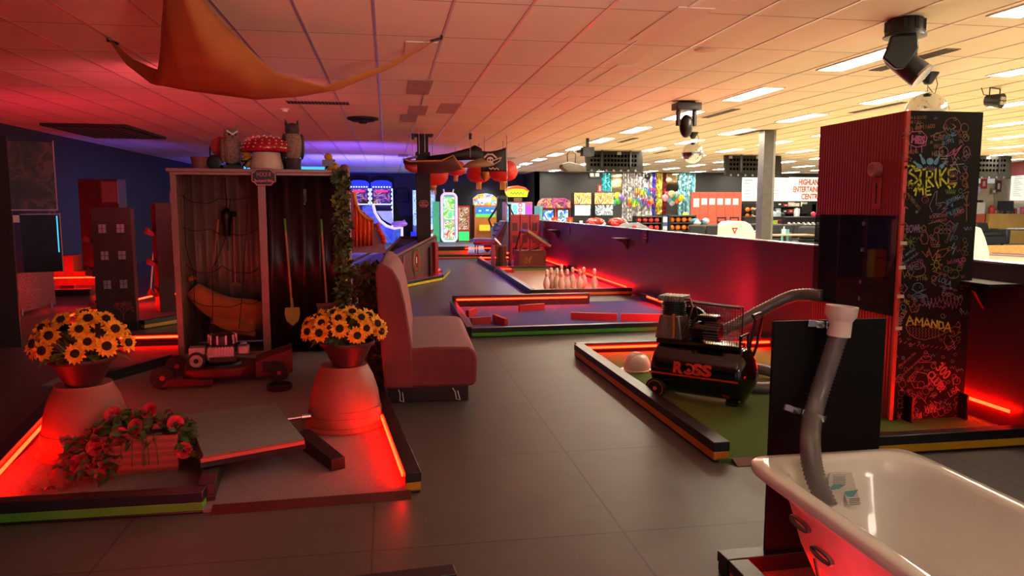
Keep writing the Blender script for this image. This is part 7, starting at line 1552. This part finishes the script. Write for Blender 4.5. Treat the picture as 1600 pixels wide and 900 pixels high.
# back shelves with shoes
t = thing('back_shelf', 'dark back shelves full of items below the lit menu boards', 'shelf unit', (hx(1246, 32.1), 32.1, 0)); W = hx(1300, 32) - hx(1192, 32)
MB().use(BLKM).box(-W / 2, W / 2, .1, .3, 0, 1.75).use(mat('rack_grey')).box(-W / 2, W / 2, -.25, .099, 1.25, 1.29).box(-W / 2, W / 2, -.25, .099, 1.55, 1.59).build('shelves', t)
rnd = random.Random(77)
for r_, z in enumerate((1.291, 1.591)):
    for i in range(9):
        x = t.location.x - W * .40 + W * .8 * i / 9 + rnd.uniform(-.05, .05); h = rnd.uniform(.1, .22); c = rnd.choice(['d8d0c8', '303034', '8aa0b0', 'c87838', '202024', 'a83038'])
        tag(MB().use(mat('stock_' + c, c, .5)).box(-.12, .12, -.08, .08, 0, h).use(WHT).box(-.06, .06, -.085, -.081, h * .3, h * .6).build('stock_box', loc=(x, 31.9, z), bev=.01), f'small box, {ORD[i]} from the left on the {"lower" if r_ == 0 else "upper"} back shelf', 'box', 'boxes on the back shelves')
# cup rack in front right : white shoes/cups
t = thing('shoe_shelf', 'low black shelf of white bowling shoes behind the sofas', 'shelf', (hx(1262, 29), 29, 0)); W = hx(1300, 29) - hx(1230, 29)
MB().use(BLKM).box(-W / 2, W / 2, .05, .25, 0, 1.15).use(mat('rack_grey')).box(-W / 2, W / 2, -.2, .049, .78, .81).box(-W / 2, W / 2, -.2, .049, 1.12, 1.15).box(-W / 2, W / 2, -.2, .049, .5, .53).build('shelves', t)
for r_, z in enumerate((.811, .531)):
    for i in range(7):
        x = t.location.x - W * .42 + i * .22
        tag(MB().use(WHT).prism([(-.04, -.12), (.04, -.12), (.045, .05), (.03, .12), (-.03, .12), (-.045, .05)], 0, .06).prism([(-.035, .0), (.035, .0), (.03, .11), (-.03, .11)], .061, .11).build('bowling_shoe', loc=(x, 28.9, z), bev=.008), f'white bowling shoe, {ORD[i]} from the left on the {"upper" if r_ == 0 else "lower"} shoe shelf', 'shoe', 'bowling shoes on the low shelf')
for k, (px, c) in enumerate([(1271, 'd83058'), (1280, 'd83058')]):
    tag(MB().use(mat('ball_pink', 'd83058', .2, coat=.4)).ball((0, 0, .109), .108, 18, 12).build('bowling_ball', loc=(hx(px, 28.9), 28.9, 1.151)), 'pink bowling ball on the shoe shelf, ' + ('left one' if k == 0 else 'right one'), 'bowling ball')
for k, (px, w_, lab) in enumerate([(1264, .34, 'black computer monitor on the service counter, left one'), (1276, .26, 'grey cash register screen on the service counter, right one')]):
    t = thing('computer_monitor', lab, 'monitor', (hx(px, 30.7), 30.7, 1.141)); MB().use(BLK if k == 0 else STEEL).box(-w_, w_, -.03, .03, .12, .55).build('screen', t, bev=.01); MB().use(BLK).box(-.04, .04, -.03, .03, .01, .12).box(-.15, .15, -.1, .1, 0, .0095).build('stand', t)
for k, (px, c, h) in enumerate([(1216, '98a8b8', .3), (1222, '303034', .2), (1245, 'b8c8d0', .38), (1210, 'a8c0c8', .22)]):
    tag(MB().use(mat('counter_item_' + c, c, .4)).lathe([(.12, 0), (.13, h * .6), (.08, h * .8), (.05, h)], 14).build('dispenser', loc=(hx(px, 30.6), 30.6, 1.141)), ['pale blue', 'black', 'tall pale', 'short bluish'][k] + ' container standing on the service counter', 'container', 'containers on the counter')
# person behind the counter
def person(x, y, z0_, s=1):
    me = bpy.data.meshes.new('person'); P = [(0, 0, .95), (0, 0, 1.15), (0, 0, 1.38), (0, -.02, 1.50), (0, -.05, 1.60), (-.19, 0, 1.40), (-.27, -.10, 1.15), (-.12, -.32, 1.12), (.19, 0, 1.40), (.27, -.12, 1.15), (.16, -.36, 1.14), (-.09, 0, .9), (-.1, 0, .48), (-.1, .03, .06), (.09, 0, .9), (.1, 0, .48), (.1, .03, .06), (-.1, -.08, .03), (.1, -.08, .03)]
    E = [(0, 1), (1, 2), (2, 3), (3, 4), (2, 5), (5, 6), (6, 7), (2, 8), (8, 9), (9, 10), (0, 11), (11, 12), (12, 13), (0, 14), (14, 15), (15, 16), (13, 17), (16, 18)]
    rad = [.14, .13, .13, .055, .05, .07, .045, .035, .07, .045, .035, .09, .065, .04, .09, .065, .04, .035, .035]
    me.from_pydata(P, E, []); me.update(); o = bpy.data.objects.new('person', me); COL.objects.link(o); o.location = (x, y, z0_)
    md = o.modifiers.new('skin', 'SKIN'); sk = me.skin_vertices[0].data
    for i, r in enumerate(rad): sk[i].radius = (r * (1.25 if i < 3 else 1), r * (.8 if i < 3 else 1))
    sk[0].use_root = True; o.modifiers.new('sub', 'SUBSURF').levels = 1
    me.materials.append(mat('skin', 'c89880', .6, var=.05)); return o
pxx = hx(1183, 31.62)
o = person(pxx, 31.62, 0); tag(o, 'person in a black shirt leaning on the service counter', 'person')
MB().use(mat('skin')).ball((0, -.08, 1.72), (.078, .095, .115), 18, 14).ball((0, -.178, 1.71), (.014, .02, .022), 8, 6).ball((-.08, -.07, 1.72), (.014, .022, .032), 8, 6).ball((.08, -.07, 1.72), (.014, .022, .032), 8, 6).build('head', o)
MB().use(mat('hair_brown', '7a5a3a', .7)).ball((0, -.055, 1.755), (.086, .095, .10), 18, 12).build('hair', o)
MB().use(BLK).ball((-.03, -.168, 1.735), .009, 6, 4).ball((.03, -.168, 1.735), .009, 6, 4).use(mat('lips', 'a05a50', .5)).box(-.025, .025, -.172, -.166, 1.67, 1.678).build('face', o)
MB().use(BLKM).lathe([(.15, .93), (.165, 1.1), (.18, 1.3), (.15, 1.43), (.08, 1.49)], 18, M=Matrix.Diagonal((1.25, .85, 1, 1))).tube([(-.19, 0, 1.42), (-.27, -.09, 1.22)], [.085, .07], 12).tube([(.19, 0, 1.42), (.27, -.1, 1.22)], [.085, .07], 12).build('shirt', o)
mb = MB().use(mat('skin'))
for sx, hx_, hy in ((-1, -.12, -.32), (1, .16, -.36)):
    for i in range(4): mb.tube([(hx_ + (i - 1.5) * .018, hy - .02, 1.125), (hx_ + (i - 1.5) * .02, hy - .07 - .006 * (1.5 - abs(i - 1.5)), 1.128), (hx_ + (i - 1.5) * .02, hy - .10, 1.15)], [.009, .008, .006], 6)
    mb.tube([(hx_ - sx * .03, hy, 1.125), (hx_ - sx * .055, hy - .04, 1.14)], [.01, .007], 6)
mb.build('fingers', o)
# orange balls near person
t = thing('orange_ball_shelf', 'small stack of orange bowling balls on a rack beside the person', 'ball rack', (hx(1170, 32.2), 32.2, 0))
MB().use(BLKM).box(-.3, .3, -.02, .15, 0, 1.72).box(-.3, .3, -.25, -.021, 1.30, 1.33).box(-.3, .3, -.25, -.021, 1.02, 1.05).build('rack', t)
for k, (dx, z) in enumerate([(-.14, 1.331), (.12, 1.331), (-.14, 1.051), (.12, 1.051)]):
    tag(MB().use(mat('ball_orange', 'f08028', .2)).ball((0, 0, .109), .108, 16, 12).build('bowling_ball', loc=(hx(1170, 32.2) + dx, 32.05, z)), 'orange bowling ball beside the person, ' + ['upper left', 'upper right', 'lower left', 'lower right'][k], 'bowling ball', 'orange balls beside the person')
# sofas
SOF = mat('sofa_black', '2a2c30', .5, var=.15, bump=.2, bs=20)
def sofa(x, y, W, rz, lab, cush=True):
    t = thing('sofa', lab, 'sofa', (x, y, 0), rz, 'black leather sofas')
    MB().use(SOF).box(-W / 2, W / 2, -.45, .45, .08, .40).build('base', t, bev=.03)
    n = max(2, round(W / .75))
    for i in range(n):
        a = -W / 2 + .2 + (W - .4) * i / n; b = a + (W - .4) / n - .01
        MB().use(SOF).box(a, b, -.44, .25, .401, .52).build('seat_cushion', t, bev=.05)
        MB().use(SOF).hexa([(a, .12, .521), (b, .12, .521), (b, .38, .521), (a, .38, .521)], [(a, .26, .93), (b, .26, .93), (b, .44, .93), (a, .44, .93)]).build('back_cushion', t, bev=.06)
    for s_ in (-1, 1): MB().use(SOF).box(s_ * (W / 2 + .001), s_ * (W / 2 + .19), -.47, .45, .08, .68).build('armrest', t, bev=.05)
    for fx in (-W / 2 + .05, W / 2 - .12):
        for fy in (-.4, .3): MB().use(BLK).box(fx, fx + .07, fy, fy + .07, 0, .079).build('foot', t)
    return t
sofa(hx(1115, 25.5), 25.5, 2.2, R(180 - 20), 'black leather sofa left of the white ball return hood')
sofa(hx(1172, 27), 27.2, 2.2, R(180), 'black leather sofa behind the white ball return hood')
sofa(hx(1225, 25.5) + .3, 26.2, 1.9, R(190), 'black leather sofa right of the steel column')
sofa(hx(1268, 23.5), 23.2, 1.5, R(150), 'black leather armchair sofa beside the red cabinet')
sofa(23.2, 26.6, 2.9, R(4), 'long black leather sofa in front of the pale wood counter')
t = thing('clothes_pile', 'heap of grey and dark jackets thrown over a sofa behind the half wall', 'clothes', (hx(986, 24.5), 24.5, 0))
CL = mat('cloth_grey', '6a6c70', .8, var=.3, vs=6, bump=.6, bs=9)
rnd = random.Random(6)
mb = MB().use(CL)
g = []
for i in range(14):
    g.append([(-.9 + 1.9 * i / 13, -.35 + .7 * j / 7, .55 + .45 * sin(pi * i / 13) * sin(pi * j / 7) + .06 * sin(i * 1.7) * sin(j * 2.1)) for j in range(8)])
mb.grid(g).build('jackets', t, solid=.05, smooth=180); MB().use(SOF).box(-.9, 1.0, -.4, .4, 0, .53).build('seat_below', t, bev=.03)
MB().use(RBAR).box(-.05, .08, -.38, -.3, .6, .95).build('red_sleeve', t, bev=.02)
# ball return hood
Yh = 17.5; x0, x1 = hx(1127, Yh, 360), hx(1174, Yh, 360)
t = thing('ball_return', 'white curved ball return hood with a small red triangle badge', 'ball return', ((x0 + x1) / 2, Yh, 0)); W = x1 - x0; zt = gy(1140, 345, Yh).z
MB().use(mat('hood_white', 'd8d4c8', .4, var=.04)).vprism([(-W / 2, .0), (W / 2, 0), (W / 2, zt - .38), (W * .40, zt - .22), (W * .28, zt - .08), (W * .1, zt - .01), (-W * .12, zt), (-W * .36, zt - .02), (-W * .46, zt - .10)], -.3, .3).build('hood', t, bev=.03)
mb = MB().use(mat('badge_red', 'd02828', .5)).at(Matrix.Translation((-W * .24, -.302, zt - .22))).stroke([(-.06, .04), (.06, .04), (0, -.08)], .03, closed=True); mb.build('badge', t)
MB().use(CHROME).tube([(W * .5, 0, zt - .4), (W * .8, 0, zt - .2)], .012).tube([(W * .45, .1, zt - .42), (W * .85, .1, zt - .16)], .012).build('arm', t)
tag(MB().use(mat('hood_white')).ball((0, 0, .55), (.45, .3, .18), 18, 10).use(BLK).box(-.3, .3, -.2, .2, 0, .42).build('round_stool', loc=(hx(936, 22), 22, 0)) , 'white rounded stool top showing over the half wall by the bikes', 'stool')
# tables
def table(x, y, W, D, H, lab, c='6a5a48'):
    t = thing('low_table', lab, 'table', (x, y, 0), 0, 'low tables in the hall'); MB().use(mat('table_' + c, c, .35)).box(-W / 2, W / 2, -D / 2, D / 2, H - .04, H).build('table_top', t, bev=.005)
    MB().use(BLK).cyl((0, 0, .02), (0, 0, H - .041), .05).box(-.25, .25, -.2, .2, 0, .019).build('pedestal', t); return t
table(hx(1112, 23), 23, 1.6, .7, .62, 'low dark glass topped table left of the ball return hood', '30343a')
tb_ = table(hx(1228, 22), 22, 1.7, .6, .70, 'long pale topped table right of the steel column', '9a8060')
tag(MB().use(WHT).lathe([(.05, 0), (.055, .02), (.055, .14), (.02, .19), (.02, .24), (.03, .25)], 14).build('spray_bottle', loc=(hx(1226, 22), 22, .701)), 'small white pump bottle on the pale topped table', 'bottle')
tag(MB().use(mat('aqua_board', '60b0b0', .5)).box(-.03, .03, -.2, .2, 0, .85).build('aqua_panel', loc=(hx(1241, 22), 22.5, 0)), 'thin aqua panel standing beside the pale topped table', 'panel')
table(23.6, 23.4, 3.2, .7, .78, 'black high table in front of the long sofa', '2a2a2c')
tag(MB().use(mat('magazine', '8a98a0', .5)).box(-.4, .4, -.2, .2, 0, .03).build('magazines', loc=(22.6, 23.4, .781)), 'loose papers lying on the black high table', 'papers')
t = thing('bag_pile', 'pile of coloured bags and shoes on a yellow cloth bench behind racks', 'bags', (hx(1101, 26.7), 26.9, 0))
MB().use(mat('yellow_cloth', 'c8a840', .7, var=.15)).box(-.45, .35, -.2, .2, 0, .85).build('bench', t, bev=.02); mb = MB(); rnd = random.Random(13)
for i in range(10): mb.use(mat('bag_%d' % (i % 4), ['2a3a58', 'c8c8c8', '202024', '3878a0'][i % 4], .6)).ball((rnd.uniform(-.35, .25), rnd.uniform(-.05, .05), .93 + rnd.uniform(0, .12)), (rnd.uniform(.1, .2), .15, rnd.uniform(.07, .13)), 12, 8)
mb.build('bags', t)['kind'] = 'stuff'
for k, px in enumerate((1131, 1151)):
    t = thing('dining_chair', 'black backed cafe chair behind the hood, ' + ('left one' if k == 0 else 'right one'), 'chair', (hx(px, 29.2), 29.2, 0), 0, 'cafe chairs'); 
    MB().use(BLK).box(-.2, .2, -.2, .2, .43, .47).build('seat', t)
    mb = MB().use(BLK); mb.box(-.2, -.16, .17, .2, .471, 1.15).box(.16, .2, .17, .2, .471, 1.15)
    for z in (.75, .9, 1.08): mb.box(-.159, .159, .17, .2, z, z + .06)
    mb.build('backrest', t)
    for x in (-.18, .18):
        for y in (-.18, .18): MB().use(BLK).cyl((x, y, 0), (x, y, .429), .015, n=6).build('leg', t)
tag(MB().use(mat('long_bench', '8a3a30', .5)).box(-1.2, 1.9, -.3, .3, .82, .88).use(BLK).box(-1.1, -1.0, -.2, .2, 0, .819).box(1.7, 1.8, -.2, .2, 0, .819).build('long_table', loc=(hx(1150, 28.2), 28.2, 0)), 'long red brown table in front of the coral partition', 'table')
# ------------------------------------------------ right bay : counter, sofa, screen
Yq = 28.2
t = thing('wood_counter', 'pale wood panelled counter behind the long sofa', 'counter', (0, Yq, 0)); xa, xb = hx(1538, Yq, 340), hx(1660, Yq, 340)
MB().use(mat('pale_panel', 'c8a458', .4, var=.12, vs=2)).box(xa, xb, -.3, .3, 0, gy(1560, 334, Yq).z).build('panel', t)
xc, xd = hx(1512, Yq), hx(1540, Yq); zt = gy(1530, 331, Yq).z
tag(MB().use(mat('coral_panel')).box(xc, xa - .15, Yq - .2, Yq + .3, 0, zt - .1).use(BLK).box(xa - .149, xa - .02, Yq - .1, Yq + .2, 0, zt - .1).build('coral_cabinet'), 'coral red counter end beside the black stacked chairs', 'cabinet')
t = thing('white_fridge', 'white box appliance standing on the coral counter end', 'appliance', ((xc + xa) / 2, Yq + .05, zt - .099)); MB().use(WHT).box(-.45, .3, -.2, .2, 0, .5).build('body', t, bev=.02)
mb = MB().use(BLK)
for i in range(5): mb.box(-.4 + i * .14, -.3 + i * .14, -.1, .1, .501, .6)
mb.build('cups_on_top', t)
zc = gy(1560, 334, Yq).z
for k, (px, c, h, w_, lab) in enumerate([(1549, 'c82828', .38, .12, 'red can shaped container on the pale wood counter'), (1582, '303034', .35, .06, 'black bottle on the pale wood counter'), (1590, 'c8c8cc', .3, .1, 'silver jar on the pale wood counter'), (1597, 'd8507a', .28, .16, 'pink box at the right of the pale wood counter'), (1556, '8a6a50', .22, .1, 'brown jar on the pale wood counter'), (1587, 'a83038', .24, .07, 'small red bottle on the pale wood counter')]):
    tag(MB().use(mat('item_' + c, c, .35)).lathe([(w_, 0), (w_, h * .7), (w_ * .5, h * .85), (w_ * .5, h)], 16).build('container', loc=(hx(px, Yq), Yq, zc + .001)), lab, 'container', 'containers on the wood counter')
t = thing('computer_monitor', 'black computer screen standing on the pale wood counter', 'monitor', (hx(1569, Yq), Yq - .05, zc + .001)); MB().use(BLK).box(-.38, .38, -.03, .03, .12, .55).build('screen', t, bev=.01); MB().use(BLK).box(-.05, .05, -.02, .02, .0, .12).build('stand', t)
t = thing('projection_screen', 'bright white price screen on the far right wall', 'screen', (0, 28.9, 0)); a = gy(1581, 269, 28.9); b = gy(1581, 313, 28.9)
MB().use(mat('lit_board')).box(a.x, a.x + 3, -.04, 0, b.z, a.z).build('screen', t)
mb = MB().use(mat('print_grey')).at(Matrix.Translation((0, -.042, 0)))
for i in range(12): mb.stroke([(a.x + .1, a.z - .1 - i * .085), (a.x + .35 + .1 * (i % 3), a.z - .1 - i * .085)], .018)
mb.build('print', t)
tag(MB().use(mat('grey_wall_panel', 'a8a298', .6)).box(hx(1552, 28.95), hx(1581, 28.95), 28.93, 28.98, 0, gy(1560, 270, 28.95).z).build('wall_section'), 'grey painted wall section left of the bright screen', 'wall panel')
for px, py, c, w_, h, lab in [(1537, 287, 'c82820', .16, .22, 'small red fire sign on the cream wall'), (1560, 291, '5a2a38', .14, .25, 'small dark poster on the grey wall'), (1553, 299, '808080', .16, .12, 'small grey control box on the grey wall')]:
    tag(MB().use(mat('sign_' + c, c, .5)).box(-w_, w_, -.02, 0, -h, h).use(WHT).box(-w_ * .4, w_ * .4, -.025, -.0201, -h * .5, h * .5).build('wall_sign', loc=gy(px, py, 28.9)), lab, 'sign')
t = thing('wall_fan', 'round chrome fan on the cream wall above the white appliance', 'fan', gy(1524, 297, 28.6)); MB().use(CHROME).lathe([(.22, -.05), (.24, 0), (.22, .05)], 24, M=Matrix.Rotation(R(90), 4, 'X')).build('ring', t); mb = MB().use(BLK)
for i in range(4): a_ = i * pi / 2 + .4; mb.add([(0, 0, 0), (.2 * cos(a_), -.02, .2 * sin(a_)), (.2 * cos(a_ + .7), .02, .2 * sin(a_ + .7))], [(0, 1, 2)])
mb.cyl((0, -.04, 0), (0, .12, 0), .05).build('blades', t)
# exit sign hanging below maroon bulkhead
pe = gy(1541, 262, 24.2); t = thing('exit_sign', 'green and white running man exit sign on the maroon bulkhead', 'exit sign', pe)
MB().use(mat('exit_white', 'd0e8d8', .5, emit='c8f0d8', es=.6)).box(-.15, .15, -.03, .03, -.085, .085).build('lightbox', t, bev=.004)
MB().use(mat('exit_green', '18a048', .5, emit='18b050', es=.4)).at(Matrix.Translation((0, -.032, 0))).stroke([(-.09, .03), (-.06, .0), (-.08, -.05)], .018).stroke([(-.06, .0), (-.03, -.05)], .018).text('EXIT', .075, TM(.04, -.002, 0)).build('lettering', t)
p = gy(1541, 252, 24.2); MB().use(BLK).cyl((0, 0, .085), (0, 0, CZ - pe.z - .002), .01, n=6).build('hanger', t)
# lane dividers in the bright hall at right
t = thing('lane_gutter', 'grey bowling lane gutter crossing the pale floor at right', 'lane gutter', (0, 0, 0)); a = gz(1518, 398); b = gz(1640, 404)
MB().use(mat('gutter_grey', '70747a', .4)).tube([a + V((0, 0, .04)), b + V((0, 0, .04))], .035, 6).build('gutter', t)
tag(MB().use(mat('red_cue', '8a2820', .5)).tube([gz(1550, 397) + V((0, 0, .03)), gz(1640, 401) + V((0, 0, .03))], .022, 6).build('lane_rail', None), 'thin red rail lying beside the grey lane gutter', 'rail')
t = thing('ball_return', 'pale grey ball return hood just right of the chalk covered cabinet', 'ball return', (hx(1512, 19, 360), 19, 0)); MB().use(mat('hood_white')).vprism([(-.2, 0), (.42, 0), (.42, .3), (.25, .7), (.1, .98), (-.2, 1.05)], -.4, .4).build('hood', t, bev=.04)
tag(MB().use(mat('foul_panel', 'c8a060', .4)).box(0, 6, 0, .06, .0, .28).build('lane_kickboard', loc=(hx(1528, 22), 22, 0)), 'low pale wood board along the end of the lane area', 'board')
